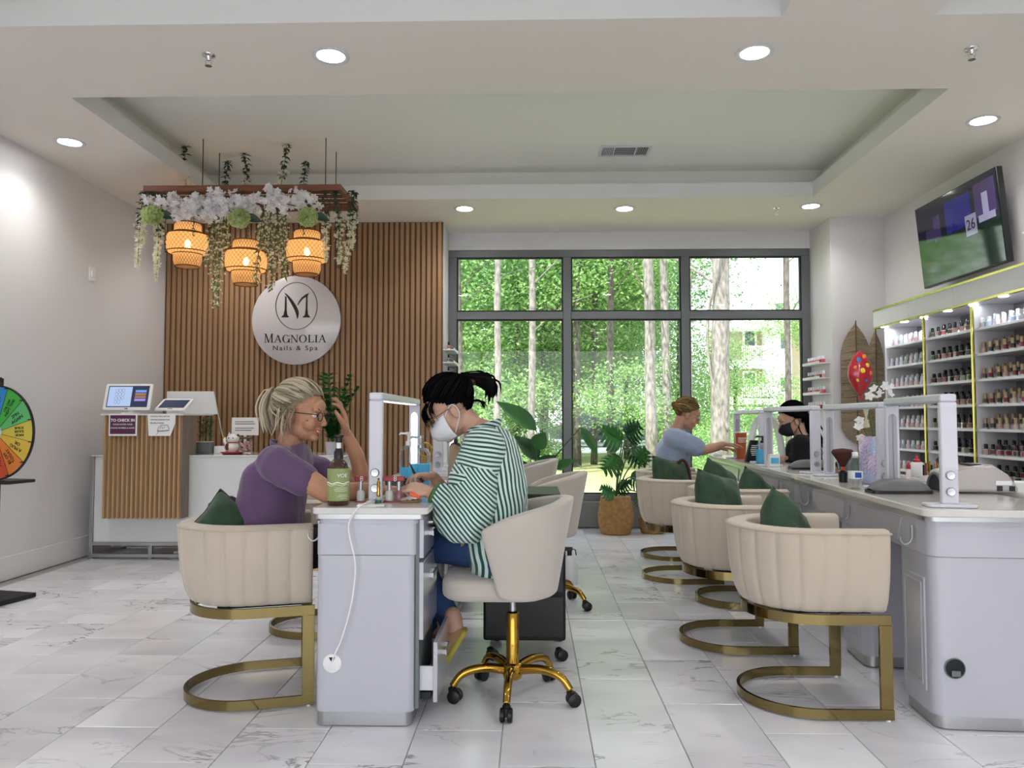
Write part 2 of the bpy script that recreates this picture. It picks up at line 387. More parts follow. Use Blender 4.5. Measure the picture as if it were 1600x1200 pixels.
# ---------------------------------------------------------------- ceiling fittings
def downlight(x, y, label, power=4.7, col=(1,.97,.93)):
    t = thing('recessed_light', label, 'light', (x, y, ZC), group='recessed ceiling downlights')
    MB().lathe([(.1,-.001),(.1,-.006),(.092,-.009),(.074,-.004),(.074,.0)], 32, cap=False).obj('trim_ring', 'white_satin', t, smooth=40)
    MB().lathe([(.0,-.0035),(.073,-.0035)], 32).obj('lens', 'led_white', t)
    l = bpy.data.lights.new('bulb', 'AREA'); l.shape = 'DISK'; l.size = .14; l.energy = power; l.color = col; l.spread = R(130)
    o = bpy.data.objects.new('bulb', l); COL.objects.link(o); o.parent = t; o.location = (0,0,-.012)
    return t
DL = [(517,87,'large round downlight left of centre on the near ceiling beam'), (1179,82,'round downlight right of centre on the near ceiling beam'),
      (1536,188,'downlight in the right ceiling border above the television'), (109,222,'downlight in the left ceiling border by the white wall'),
      (726,326,'downlight over the left window pane in the far ceiling border'), (976,326,'downlight above the middle of the big window'), (1267,322,'downlight in the far right ceiling corner by the column')]
for x, y, lb in DL: p = PZ(x, y, ZC); downlight(p.x, p.y, lb)
p = PZ(358, 327, ZC); downlight(p.x, p.y, 'downlight behind the hanging flower frame')
for ki, (x, y) in enumerate(((-3.2,3.7),(-3.2,1.6),(3.22,2.9),(3.22,1.0),(-1.0,-.6),(1.55,-.6),(-1,-2.6),(1.55,-2.6),(1.57,2.0))):
    downlight(x, y, 'ceiling downlight %s of the viewpoint' % ('high on the left, level with the near table','on the left border beside','on the right border, ahead and above','on the right border beside','just behind and left','just behind and right','far behind and left','far behind and right','on the rib between the near trays right')[ki])
def sprinkler(px, py, lb):
    p = PZ(px, py, ZC); t = thing('sprinkler_head', lb, 'sprinkler', p, group='ceiling sprinklers')
    MB().lathe([(.036,0),(.034,-.005),(.016,-.009),(.012,-.018),(.007,-.03),(0,-.03)], 20).obj('escutcheon', 'chrome', t, smooth=50)
    b = MB(); b.tube([(.008,0,-.025),(.017,0,-.034),(.014,0,-.05),(0,0,-.058),(-.014,0,-.05),(-.017,0,-.034),(-.008,0,-.025)], .0022, 6)
    b.lathe([(.0,-.058),(.018,-.058),(.018,-.060),(0,-.060)], 14); b.obj('deflector', 'chrome', t, smooth=50)
sprinkler(326, 86, 'chrome sprinkler head at the upper left of the near ceiling beam'); sprinkler(1518, 76, 'chrome sprinkler head at the upper right of the near ceiling beam'); sprinkler(1213, 325, 'small chrome sprinkler head above the right window pane')
# ceiling vent in the tray
c = PZ(976, 235, ZC+.28); v = thing('ceiling_vent', 'white rectangular air vent with louvre slats in the raised ceiling tray', 'vent', (c.x, c.y, ZC+.28))
b = MB(); W_, D_ = .21, .12
for q in ((-W_,W_,-D_,-D_+.02),(-W_,W_,D_-.02,D_),(-W_,-W_+.02,-D_+.02,D_-.02),(W_-.02,W_,-D_+.02,D_-.02),(-.095,-.085,-D_+.02,D_-.02),(.085,.095,-D_+.02,D_-.02)): b.box(*q, -.012, 0)
b.obj('vent_frame', 'white_satin', v); MB().box(-W_+.01, W_-.01, -D_+.01, D_-.01, -.002, -.001).obj('backing', 'black_matte', v)
for k in range(7):
    for s in (-1, 1): MB().box(-.0015, .0015, -D_+.02, D_-.02, -.005, .005, Matrix.Translation((s*(.105+.0135*k), 0, -.007)) @ Matrix.Rotation(R(35*s), 4, 'Y')).obj('slat', 'white_satin', v)
for k in range(9): MB().box(-.085, .085, -.003, .003, -.001, .001, Matrix.Translation((0, -.085+.021*k, -.007)) @ Matrix.Rotation(R(35), 4, 'X')).obj('slat', 'white_satin', v)
# light switch / fire pull on left wall
q = PX(143, 428, XL); t = thing('wall_switch', 'small white wall plate high on the left wall', 'switch', (XL, q.y, q.z-.06))
MB().box(0, .008, -.045, .045, 0, .12).obj('plate', 'white_plastic', t, bevel=.003); MB().box(.008, .02, -.02, .02, .035, .085).obj('rocker', 'white_plastic', t, bevel=.003)
# ================================================================= OUTDOORS
def grassmat():
    mat('lawn', 'a5a56e', .95, var=.35, vscale=.9, bump=.3, bscale=6)
grassmat(); mat('asphalt', 'b5b2ae', .9); mat('walk', 'd9d6cf', .9)
mat('siding', 'A99C7E', .8); mat('siding_white', 'f4f2ee', .7); mat('siding_grey', '6a6f70', .8); mat('roof', '8d8a86', .9); mat('win_dark', '49565a', .15); mat('pavement_m','8f8d88',.9); mat('tarp', 'b4a184', .8)
struct(MB().box(-60, 60, YW+.12, 28, -.35, -.12).obj('lawn', 'lawn'))
struct(MB().box(-60, 60, 28, 34, -.36, -.13).obj('path', 'walk')); struct(MB().box(-60, 60, 34, 70, -.4, -.15).obj('parking_road', 'asphalt')); struct(MB().box(-60, 60, YB-20, YB-.12, -.3, -.05).obj('pavement', 'pavement_m'))
def rv(a, b): return random.uniform(a, b)
def leafmesh(name, n, shape, size, m, seed, clusters=60, spread=.125):
    """many small bent leaves gathered in clusters inside an ellipsoid"""
    rd = random.Random(seed); b = MB(); cs = []
    for k in range(clusters):
        while True:
            p = Vector((rd.uniform(-1,1), rd.uniform(-1,1), rd.uniform(-1,1)))
            if .25 < p.length < 1: break
        cs.append(Vector((p.x*shape[0], p.y*shape[1], p.z*shape[2])))
    sc = sum(shape)/3*spread*2
    v, f = [], []
    for k in range(n):
        c = rd.choice(cs); p = c+Vector((rd.gauss(0,1)*sc, rd.gauss(0,1)*sc, rd.gauss(0,1)*sc*.45))
        e = Euler((rd.uniform(-.9,.9), rd.uniform(-.9,.9), rd.uniform(0, 6.28))).to_matrix(); s = size*rd.uniform(.6,1.3)
        q = [(-.5,0,0),(0,-.32,.07),(.5,0,-.12),(0,.32,.07)]; i = len(v)
        v += [p+e @ (Vector(x)*s) for x in q]; f.append((i,i+1,i+2,i+3))
    b.v = v; b.f = f; b.m = [0]*len(f); return b.mesh(name, m)
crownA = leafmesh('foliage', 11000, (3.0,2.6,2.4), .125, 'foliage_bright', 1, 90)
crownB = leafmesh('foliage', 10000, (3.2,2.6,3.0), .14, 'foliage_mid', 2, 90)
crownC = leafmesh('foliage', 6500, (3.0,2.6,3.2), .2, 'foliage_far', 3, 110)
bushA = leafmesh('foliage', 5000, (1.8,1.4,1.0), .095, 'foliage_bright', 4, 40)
def trunk_mesh(r, h, lean, m, seed, fork=True):
    rd = random.Random(seed); b = MB(); n = 12; pts = []; rs = []
    for k in range(n+1):
        t = k/n; pts.append((lean*t*h+rd.uniform(-.02,.02)*h*.06, rd.uniform(-.05,.05), h*t)); rs.append(r*(1.25 if k == 0 else 1)*(1-.35*t)*rd.uniform(.96,1.04))
    b.tube(pts, rs, 12)
    return b
def tree(x, Y, wpx, lean, lb, m='bark', crowns=(), h=14, group='trees beyond the window'):
    p = PY(x, 640, Y); r = wpx/FPX*Y/2
    t = thing('tree', lb, 'tree', (p.x, Y, -.13), group=group)
    trunk_mesh(r, h, lean, m, int(x)).obj('trunk', m, t, smooth=180)
    rd = random.Random(x)
    for k in range(5):
        bb = MB()
        z = rd.uniform(3, h*.8); a = rd.uniform(0, 6.28); L = rd.uniform(1.2, 2.6)
        bb.tube(bez([(lean*z,0,z),(lean*z+L*.5*math.cos(a), L*.5*math.sin(a), z+.35*L),(lean*z+L*math.cos(a), L*math.sin(a), z+.5*L)], 4), [r*.2*(1-.08*i) for i in range(9)], 6)
        bb.obj('branch', m, t, smooth=180)
    for (cm, dx, dy, dz, s) in crowns:
        o = bpy.data.objects.new('foliage', cm); COL.objects.link(o); o.parent = t; o.location = (dx, dy, dz); o.scale = (s,s,s); o.rotation_euler = (0,0,random.uniform(0,6.28)); o['kind'] = 'stuff'
    return t
tree(1125, 15.0, 29, .012, 'thickest pale pine trunk, with a vine climbing it, behind the right pane', 'bark', [(crownA,-1.2,5.6,6.6,.8),(bushA,-1.1,4.1,1.8,.9)])
tree(1019, 17.0, 18, -.01, 'tall pale straight trunk close to the right mullion, thicker of a pair', 'bark', [(crownA,-1.5,3.6,5.4,.9)])
tree(1042, 18.5, 14, -.008, 'slimmer pale trunk standing right of the thick paired trunk', 'bark', [(crownB,.5,4.6,6.2,.8)])
tree(1078, 20, 9, .0, 'thin pale trunk directly behind the right window mullion', 'bark', [(crownA,.9,4.6,2.6,.75)])
tree(777, 15.5, 11, .0, 'slim silvery trunk in the middle of the left window pane', 'bark', [(crownB,-1.0,5.6,5.8,.9)])
tree(831, 17.5, 12, .0, 'ragged reddish grey trunk left of the left mullion', 'bark', [(crownA,.6,4.6,3.2,.7)])
tree(725, 16.5, 10, -.03, 'leaning thin trunk at the left edge of the window', 'bark_dark', [(crownA,-1.6,3.6,4.6,.9),(bushA,.2,2.6,2.4,1.1)])
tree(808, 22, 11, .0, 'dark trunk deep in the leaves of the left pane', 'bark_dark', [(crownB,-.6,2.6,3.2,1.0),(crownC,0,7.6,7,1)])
tree(849, 23, 8, .0, 'dark thin trunk just left of the left mullion', 'bark_dark', [(crownB,.8,2.6,6.2,1.0)])
tree(900, 20, 12, .01, 'dark trunk just right of the left mullion', 'bark_dark', [(crownB,.4,2.6,5.6,.8)])
tree(928, 21, 9, .01, 'thin grey trunk in the left half of the middle pane', 'bark_dark', [(crownA,0,3.1,3.6,.6)])
tree(955, 19, 12, .0, 'dark grey trunk with a ruddy scar in the middle pane', 'bark_dark', [(crownA,.4,3.6,4.6,.6)])
tree(979, 24, 8, .0, 'small dark trunk between the larger ones of the middle pane', 'bark_dark', [(crownB,0,2.6,4.8,.8)])
tree(1062, 24, 7, .0, 'thin dark forked trunk in front of the parked cars', 'bark_dark', [(crownB,0,3.6,2.8,.7)])
tree(1232, 14.5, 10, .0, 'leafy tree with a slim trunk at the right edge of the window', 'bark_dark', [(bushA,1.7,3.8,3.6,.6),(crownB,1.9,4,6.8,.5),(bushA,.8,3.1,1.6,.7)])
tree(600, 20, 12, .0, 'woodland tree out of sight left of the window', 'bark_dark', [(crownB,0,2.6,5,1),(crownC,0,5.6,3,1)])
tree(1150, 26, 9, .0, 'small bright leafy tree in front of the apartment balconies', 'bark_dark', [(bushA,-1.2,1,1.4,.8)], h=3)
far = [(690,36,3.2),(742,38,6.2),(800,40,3.0),(850,37,7.5),(890,42,9.5),(930,44,8.3),(955,38,4.0),(985,42,8.5)]
for k, (x, Y, z) in enumerate(far):
    p = PY(x, 640, Y); t = thing('background_tree', 'distant hazy green tree behind the nearer trunks, %s from the left' % ('first','second','third','fourth','fifth','sixth','seventh','eighth')[k], 'tree', (p.x, Y, -.13), group='distant woodland trees')
    MB().tube([(0,0,0),(0,0,z+2)], .22, 8).obj('trunk', 'bark_dark', t, smooth=180)
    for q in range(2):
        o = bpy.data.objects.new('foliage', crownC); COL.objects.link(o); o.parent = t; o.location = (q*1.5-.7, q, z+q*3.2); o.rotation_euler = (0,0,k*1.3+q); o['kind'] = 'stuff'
for k, (x, Y, s) in enumerate([(735,17,.8),(790,21,.8),(840,22,.7),(1085,19,.8),(1108,17,.6),(1150,20,.6),(1262,16,.7)]):
    p = PY(x, 690, Y); t = thing('bush', 'low bright green bush on the lawn outside, %s from the left' % ('first','second','third','fourth','fifth','sixth','seventh','eighth','last')[k], 'bush', (p.x, Y, -.12), group='bushes under the trees')
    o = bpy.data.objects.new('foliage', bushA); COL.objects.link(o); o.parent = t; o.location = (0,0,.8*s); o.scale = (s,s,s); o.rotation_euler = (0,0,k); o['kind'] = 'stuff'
    MB().tube([(0,0,0),(.1,0,.5*s),(0,.1,s)], [.04,.03,.01], 6).obj('stem', 'bark_dark', t)
# vine on the thick trunk
p = PY(1125, 640, 15); vp = [(.1,-.2,1.0),(-.2,-.05,2.2),(-.22,-.02,3.2),(-.05,-.2,4.2),(.14,-.18,5.0),(.2,-.1,6.0),(.1,-.2,7.5)]
tag(MB().tube(bez(vp, 8), .028, 8).obj('climbing_vine', 'bark', None, smooth=180, loc=(p.x, 14.97, -.13)), 'woody vine winding up the thickest pine trunk', 'vine')
# apartment building
YA = 45
def bx(x0, x1, y0, y1, Y, D): a = PY(x0, y1, Y); c = PY(x1, y0, Y); return (a.x, c.x, Y, Y+D, a.z, c.z)
ap = thing('apartment_building', 'cream three storey apartment building with white balcony railings behind the trees', 'building', (0,0,0))
MB().box(*bx(1158, 1330, 470, 735, YA, 8)).obj('wall', 'siding', ap)
for (y0, y1) in ((500,512),(562,573),(620,632)): MB().box(*bx(1145, 1216, y0, y1, YA-2, 2)).obj('balcony_floor', 'siding_white', ap)
MB().box(*bx(1212, 1236, 500, 735, YA-2.2, 2.2)).obj('corner_tower', 'siding_white', ap); MB().box(*bx(1140, 1290, 462, 500, YA-1.5, 6)).obj('roof', 'siding_white', ap)
for y0, y1 in ((540, 563), (600, 622)):
    a = bx(1160, 1212, y0, y1, YA-2.0, .06); r = MB(); r.box(a[0], a[1], a[2], a[3], a[5]-.08, a[5]); r.box(a[0], a[1], a[2], a[3], a[4], a[4]+.08)
    rr = r.obj('railing', 'siding_white', ap)
    n = 16
    for k in range(n+1): x = a[0]+(a[1]-a[0])*k/n; MB().box(x-.025, x+.025, a[2]+.01, a[3]-.01, a[4]+.08, a[5]-.08).obj('baluster', 'siding_white', rr)
for (x0, x1, y0, y1) in ((1164,1179,518,540),(1200,1208,520,558),(1164,1179,583,606),(1200,1208,585,606),(1190,1202,474,484),(1212,1224,474,484),(1220,1230,520,545),(1220,1230,590,612)):
    a = bx(x0, x1, y0, y1, YA-.08 if x0 < 1210 else YA-2.3, .08); f = MB().box(a[0]-.12, a[1]+.12, a[2], a[3], a[4]-.12, a[5]+.12).obj('window', 'siding_white', ap)
    MB().box(a[0], a[1], a[2]-.02, a[2]+.02, a[4], a[5]).obj('pane', 'win_dark', f)
gh = thing('grey_house', 'low grey house with white framed windows beyond the lawn', 'building', (0,0,0))
MB().box(*bx(1118, 1215, 645, 706, 38, 5)).obj('wall', 'siding_grey', gh); MB().box(*bx(1112, 1220, 636, 646, 37.6, 6)).obj('roof', 'siding_white', gh)
for (x0, x1) in ((1152,1161),(1166,1178),(1186,1198)):
    a = bx(x0, x1, 657, 676, 37.9, .1); f = MB().box(a[0]-.1, a[1]+.1, a[2], a[3], a[4]-.1, a[5]+.1).obj('window', 'siding_white', gh); MB().box(a[0], a[1], a[2]-.02, a[2]+.02, a[4], a[5]).obj('pane', 'win_dark', f)
wb = thing('white_building', 'bright white building glimpsed between trunks in the middle pane', 'building', (0,0,0))
MB().box(*bx(925, 1000, 440, 700, 56, 5)).obj('wall', 'siding_white', wb); MB().box(*bx(908, 945, 636, 672, 40, 3)).obj('shed', 'tarp', wb)
for (x0, x1, y0, y1) in ((931,945,445,480),(955,962,600,640)): MB().box(*bx(x0, x1, y0, y1, 55.9, .1)).obj('window', 'win_dark', wb)
mat('car_dark', '3d4347', .25, coat=.5); mat('car_white', 'e8eaec', .3, coat=.5); mat('car_red', '8a3a30', .3, coat=.5); mat('tyre', '1b1b1c', .7)
def car(px, Y, m, lb, h=1.55):
    p = PY(px, 660, Y); t = thing('parked_car', lb, 'car', (p.x, Y, -.13), group='parked cars')
    prof = [(-2.2,.35),(-2.25,.8),(-1.9,.98),(-1.2,1.05),(-.7,h),(1.0,h),(1.7,1.08),(2.2,.98),(2.25,.45),(2.1,.3)]
    b = MB(); n = len(prof); v = [(x, s*.88, z) for s in (-1,1) for x, z in prof]; b.add(v, [tuple(range(n)), tuple(range(n,2*n))[::-1]]+[(i, n+i, n+(i+1) % n, (i+1) % n) for i in range(n)])
    b.obj('body', m, t, bevel=.08)
    g = MB(); g.add([(-1.12,-.89,1.06),(-.66,-.89,h-.1),(.95,-.89,h-.1),(1.5,-.89,1.06)], [(0,3,2,1)]); g.box(-1.0,1.3,-.895,-.885,1.02,1.06); g.obj('side_window', 'win_dark', t)
    for x in (-1.35, 1.4): MB().lathe([(0,-.1),(.33,-.1),(.34,0),(.33,.1),(0,.1)], 18, T=Matrix.Translation((x,-.82,.33)) @ Matrix.Rotation(PI/2, 4, 'X')).obj('wheel', 'tyre', t)
car(935, 35, 'car_dark', 'dark car parked behind the trunks left of the middle pane'); car(1000, 42, 'car_white', 'white car parked behind the thin trunks in the middle pane'); car(1066, 36, 'car_dark', 'dark parked car seen between the paired pale trunks', 1.7)
ORD = ('first','second','third','fourth','fifth','sixth','seventh','eighth','ninth','tenth','eleventh','twelfth','thirteenth','fourteenth','fifteenth','sixteenth')
# ================================================================= SLAT WALL, SIGN
sw = struct(MB().box(XL, WX0-.005, 7.485, 7.5, 0, ZC).obj('trim_3', 'oak_dark'))
n = 52; x0 = XL+.01; pw = (WX0-.012-x0)/n
b = MB(); b.add([(-pw*.36,0,0),(pw*.36,0,0),(pw*.30,-.02,0),(-pw*.30,-.02,0),(-pw*.36,0,ZC-.003),(pw*.36,0,ZC-.003),(pw*.30,-.02,ZC-.003),(-pw*.30,-.02,ZC-.003)], [(0,1,2,3),(4,7,6,5),(0,4,5,1),(1,5,6,2),(2,6,7,3),(3,7,4,0)])
sm = b.mesh('slat', 'oak')
for k in range(n):
    o = bpy.data.objects.new('slat', sm); COL.objects.link(o); o.parent = sw; o.location = (x0+pw*(k+.5), 7.485, .001)
mat('sign_face', 'C9C5C6', .16, coat=.5)
c = PY(462, 500, 7.40); u_ = .00087*1.0
sg = thing('round_wall_sign', 'round pale sign with a black monogram and lettering on the slatted wood wall', 'sign', (c.x, 7.445, c.z))
T = Matrix.Rotation(PI/2, 4, 'X')
MB().lathe([(0,0),(.425,0),(.436,.006),(.436,.03),(.43,.034),(0,.034)], 72, T=T).obj('disc', 'sign_face', sg, smooth=40)
MB().lathe([(0,-.02),(.12,-.02),(.12,0),(0,0)], 24, T=T).obj('mount', 'black_plastic', sg, smooth=40)
def zs(x, y): return ((x-577)*u_, (560-y)*u_)
def flat(polys, name, m, parent, y=-.0345):
    b = MB()
    for p in polys:
        q = [zs(*a) for a in p]; n = len(q); b.add([(x, y, z) for x, z in q]+[(x, y-.0015, z) for x, z in q], [tuple(range(n))[::-1], tuple(range(n, 2*n))]+[(i, (i+1) % n, n+(i+1) % n, n+i) for i in range(n)])
    return b.obj(name, m, parent)
rg = MB(); N = 72; pts = []
for i in range(N):
    a = 2*PI*i/N; pts.append(a)
vv = []; ff = []
for i, a in enumerate(pts):
    for dr, yy in ((0,-.034),(0,-.036),(1,-.036),(1,-.034)):
        wdt = 5+3*abs(math.cos(a)); q = zs(580+(238-dr*wdt)*math.cos(a), 400-(268-dr*wdt)*math.sin(a)); vv.append((q[0], yy, q[1]))
for i in range(N):
    j = (i+1) % N
    for k in range(4): k2 = (k+1) % 4; ff.append((i*4+k, j*4+k, j*4+k2, i*4+k2))
rg.add(vv, ff); rg.obj('ring', 'ink', sg)
flat([[(450,285),(468,300),(470,440),(478,500),(497,522),(497,528),(412,528),(412,522),(435,500),(447,440)]], 'monogram_stem', 'ink', sg)
flat([[(437,250),(465,262),(495,288),(530,328),(565,378),(592,425),(606,460),(608,492),(600,530),(590,550),(584,520),(572,480),(548,425),(515,365),(485,315),(460,278)]], 'monogram_diagonal', 'ink', sg)
flat([[(590,390),(606,352),(628,318),(655,290),(690,266),(728,253),(712,270),(705,295),(706,440),(715,500),(738,524),(738,530),(652,530),(652,524),(675,505),(684,440),(688,300),(662,312),(635,338),(612,370),(596,394)]], 'monogram_stem', 'ink', sg)
def serif_word(word, x0, x1, yb, H, parent, boost=1.18):
    """serif capitals from stems, hairlines and serifs"""
    adv = {'M':1.22,'A':.98,'G':1.0,'N':1.02,'O':1.04,'L':.82,'I':.5}
    tot = sum(adv[c] for c in word); k = (x1-x0)/tot; x = x0
    for i, ch in enumerate(word):
        W = adv[ch]*k*.9; h = H*(boost if i == 0 else 1); tk = H*.17; th = H*.055; P = []
        def rc(a, b_, c_, d): P.append([(x+a, yb-c_), (x+b_, yb-c_), (x+b_, yb-d), (x+a, yb-d)])
        def ln(a, c_, b_, d, t0): P.append([(x+a-t0/2, yb-c_), (x+a+t0/2, yb-c_), (x+b_+t0/2, yb-d), (x+b_-t0/2, yb-d)])
        def se(cx, y0, wd=.2): rc(cx-H*wd, cx+H*wd, y0, y0+th if y0 < h/2 else y0-th)
        if ch == 'I': rc(W/2-tk/2, W/2+tk/2, 0, h); se(W/2, 0); se(W/2, h)
        if ch == 'L': rc(H*.14, H*.14+tk, 0, h); se(H*.14+tk/2, 0); se(H*.14+tk/2, h); rc(H*.14, W, 0, th*1.2); rc(W-th*1.3, W, 0, h*.28)
        if ch == 'N': ln(H*.16, 0, H*.16, h, th*1.3); ln(H*.16, h, W-H*.14, 0, tk); ln(W-H*.14, 0, W-H*.14, h, th*1.3); se(H*.16, 0, .16); se(H*.1, h, .12); se(W-H*.14, h, .16)
        if ch == 'M': ln(H*.16, 0, H*.18, h, th*1.3); ln(H*.2, h, W*.5, 0, tk); ln(W*.5, 0, W-H*.2, h, th*1.3); ln(W-H*.16, 0, W-H*.2, h, tk); se(H*.16, 0, .17); se(W-H*.16, 0, .2); se(H*.14, h, .13); se(W-H*.16, h, .13)
        if ch == 'A': ln(H*.1, 0, W*.5, h, th*1.3); ln(W*.5, h, W-H*.12, 0, tk); rc(W*.25, W*.7, h*.33, h*.33+th); se(H*.1, 0, .14); se(W-H*.12, 0, .18)
        if ch in 'OG':
            n = 28; a0, a1 = (0, 2*PI) if ch == 'O' else (R(48), R(330)); cx, cy = W/2, h/2; ro, rv_ = W*.5, h*.53
            for q in range(n):
                A, B = a0+(a1-a0)*q/n, a0+(a1-a0)*(q+1)/n
                def pt(t, i_):
                    wd = th*1.0+(tk*1.05-th)*abs(math.cos(t))
                    return (x+cx+(ro-(wd if i_ else 0))*math.cos(t), yb-cy-(rv_-(wd*.75 if i_ else 0))*math.sin(t))
                P.append([pt(A,0), pt(B,0), pt(B,1), pt(A,1)])
            if ch == 'G': rc(W-tk*1.05, W, -h*.0, h*.42); se(W-tk*.4, h*.42+th, .2); ln(W*.94, h*.74, W*.94, h, th)
        flat(P, 'letter', 'ink', parent); x += adv[ch]*k
serif_word('MAGNOLIA', 220, 925, 812, 85, sg)
q = zs(570, 876); text('Nails & Spa', .066, 'ink', sg, (q[0], -.0355, q[1]), (PI/2,0,0), sx=1.12, space=1.28, ext=.0006)
# ================================================================= RECEPTION DESK
mat('desk_white', 'DDDFDF', .12, coat=.4)
rd = thing('reception_desk', 'long glossy white reception counter on a brushed metal frame base', 'desk', (0,0,0))
dx0, dx1, dy0, dy1, dz = -3.52, -1.47, 6.08, 6.62, .822
MB().box(dx0+.03, dx1-.03, dy0+.012, dy1, .13, dz-.012).obj('body', 'desk_white', rd, bevel=.004)
MB().box(dx0+.005, dx1, dy0, dy1+.01, dz-.012, dz).obj('worktop', 'desk_white', rd, bevel=.003)
b = MB()
for z in (.012, .105): b.box(dx0, dx1, dy0, dy0+.03, z, z+.028); b.box(dx0, dx1, dy1-.04, dy1-.01, z, z+.028)
for x in (dx0, dx0+.48, dx0+.9, dx0+1.35, dx1-.03): b.box(x, x+.03, dy0+.002, dy0+.028, 0, .13)
for x in (dx0, dx1-.03): b.box(x, x+.03, dy0+.03, dy1-.04, .012, .04); b.box(x, x+.03, dy1-.04, dy1-.01, 0, .13)
b.box(dx0, dx0+.03, dy0, dy0+.03, .13, dz-.012)
b.obj('base_frame', 'steel', rd, bevel=.002)
mat('mag', 'b9a9a2', .6, var=.5, vscale=30)
t = thing('magazine_stack', 'magazines lying under the reception counter behind its metal base', 'magazines', (-2.75, 6.25, 0), .1)
for k in range(3): MB().box(-.14+.01*k, .14+.01*k, -.1, .1, .018*k, .018*k+.016).obj('magazine', 'mag' if k else 'paper', t)
# podium
pl, pr, pf, pb, pz0, pz1 = -3.35, -2.725, 5.94, 6.06, .335, 1.15
pod = thing('check_in_podium', 'ribbed oak podium with a pale top standing out from the white counter', 'podium', (0,0,0))
MB().box(pl+.012, pr-.002, pf+.02, 6.20, dz, pz1-.012).box(pl+.012, pr-.002, pf+.02, 6.078, pz0+.006, dz).obj('carcass', 'oak_dark', pod)
mat('grey_oak', '7d7065', .55, var=.15, vscale=4, stretch=(10,10,.6))
MB().box(pr-.002, pr+.004, pf+.01, 6.078, pz0, pz1-.012).box(pr-.002, pr+.004, 6.078, 6.2, dz+.001, pz1-.012).obj('side_panel', 'grey_oak', pod)
n = 17; pw = (pr-pl)/n
for k in range(n):
    cx = pl+pw*(k+.5); z0, z1 = pz0, pz1-.012; a, e = pw*.42, pw*.2
    MB().add([(cx-a,pf+.02,z0),(cx+a,pf+.02,z0),(cx+e,pf,z0),(cx-e,pf,z0),(cx-a,pf+.02,z1),(cx+a,pf+.02,z1),(cx+e,pf,z1),(cx-e,pf,z1)], [(0,1,2,3),(4,7,6,5),(0,4,5,1),(1,5,6,2),(2,6,7,3),(3,7,4,0)]).obj('slat', 'podium_oak', pod)
MB().box(pl-.01, pr+.02, pf-.015, 6.5, pz1-.012, pz1).box(pl-.01, pl+.01, 6.2, 6.5, dz+.001, pz1-.012).obj('top', 'white_satin', pod, bevel=.002)
MB().add([(-3.1,6.47,pz1),(-2.66,6.47,pz1),(-2.70,6.47,1.345),(-3.1,6.47,1.345),(-3.1,6.49,pz1),(-2.66,6.49,pz1),(-2.70,6.49,1.345),(-3.1,6.49,1.345)], [(0,1,2,3),(4,7,6,5),(0,4,5,1),(1,5,6,2),(2,6,7,3),(3,7,4,0)]).add([(-2.66,6.47,pz1),(-2.615,6.47,.95),(-2.615,6.49,.95),(-2.66,6.49,pz1)],[(0,1,2,3)]).obj('back_panel', 'desk_white', pod)
mat('screen_blue', '9fb4d6', .2, emit='9fb4d6', es=.55); mat('screen_navy', '283048', .2, emit='2b3350', es=.5); mat('btn_blue', '5c8fd6', .3, emit='5c8fd6', es=.5); mat('btn_brown', '9a6f5c', .3, emit='9a6f5c', es=.4); mat('btn_violet', '8d87cf', .3, emit='8d87cf', es=.5)
def tablet(name, lb, c, W, H_, tilt, rz, stand=True):
    t = thing(name, lb, 'tablet', c, rz); T = Matrix.Rotation(-R(tilt), 4, 'X')
    MB().prism(rrect(-W/2, W/2, -H_/2, H_/2, .01, 3), -.008, .008, T=Matrix.Translation((0,0,H_/2*math.cos(R(tilt))+.03)) @ T @ Matrix.Rotation(PI/2, 4, 'X')).obj('casing', 'white_plastic', t, bevel=.002)
    b = MB(); b.box(-.05, .05, -.02, .09, .0, .012); b.box(-.02, .02, .03, .045, .01, H_*.5); b.obj('stand', 'white_plastic', t, bevel=.003)
    Q = Matrix.Translation((0,0,H_/2*math.cos(R(tilt))+.03)) @ T @ Matrix.Rotation(PI/2, 4, 'X')
    return t, Q
c = PY(197, 646, 6.02); t, Q = tablet('check_in_tablet', 'large white check-in tablet with a number pad on the oak podium', (c.x, 6.05, pz1), .385, .215, 14, R(-2))
MB().box(-.168, .168, -.085, .09, .0082, .0095, Q).obj('screen', 'screen_navy', t); MB().box(-.16, .03, -.078, .082, .0096, .0102, Q).obj('keypad_area', 'screen_blue', t)
b = MB()
for r_ in range(4):
    for c_ in range(3):
        if r_ == 3 and c_ == 2: continue
        k = 20; cx, cy = -.095+.027*c_, .052-.032*r_
        for i in range(k):
            a, e = 2*PI*i/k, 2*PI*(i+1)/k; b.add([(cx+.0115*math.cos(a),cy+.0115*math.sin(a),.0106),(cx+.0115*math.cos(e),cy+.0115*math.sin(e),.0106),(cx+.0135*math.cos(e),cy+.0135*math.sin(e),.0106),(cx+.0135*math.cos(a),cy+.0135*math.sin(a),.0106)], [(0,1,2,3)], Q)
tag(b.obj('keypad_ring', 'screen_navy', t), kind='stuff')
for k, m_ in enumerate(('btn_blue','btn_brown','btn_brown','btn_violet')): MB().box(.058, .148, .036-.024*k, .055-.024*k, .0097, .0105, Q).obj('button', m_, t)
MB().box(-.013, .013, -.1, -.093, .008, .0095, Q).obj('home_bar', 'black_plastic', t)
c = PY(268, 640, 6.15); t, Q = tablet('payment_tablet', 'smaller white tablet lying back on a stand beside the check-in screen', (c.x, 6.2, pz1), .26, .17, 58, R(-4))
MB().box(-.108, .108, -.06, .062, .0082, .0095, Q).obj('screen', 'screen_navy', t); MB().box(-.022, .022, -.077, -.071, .008, .0095, Q).obj('home_bar', 'black_plastic', t)
mat('plum', '5a2a4e', .5)
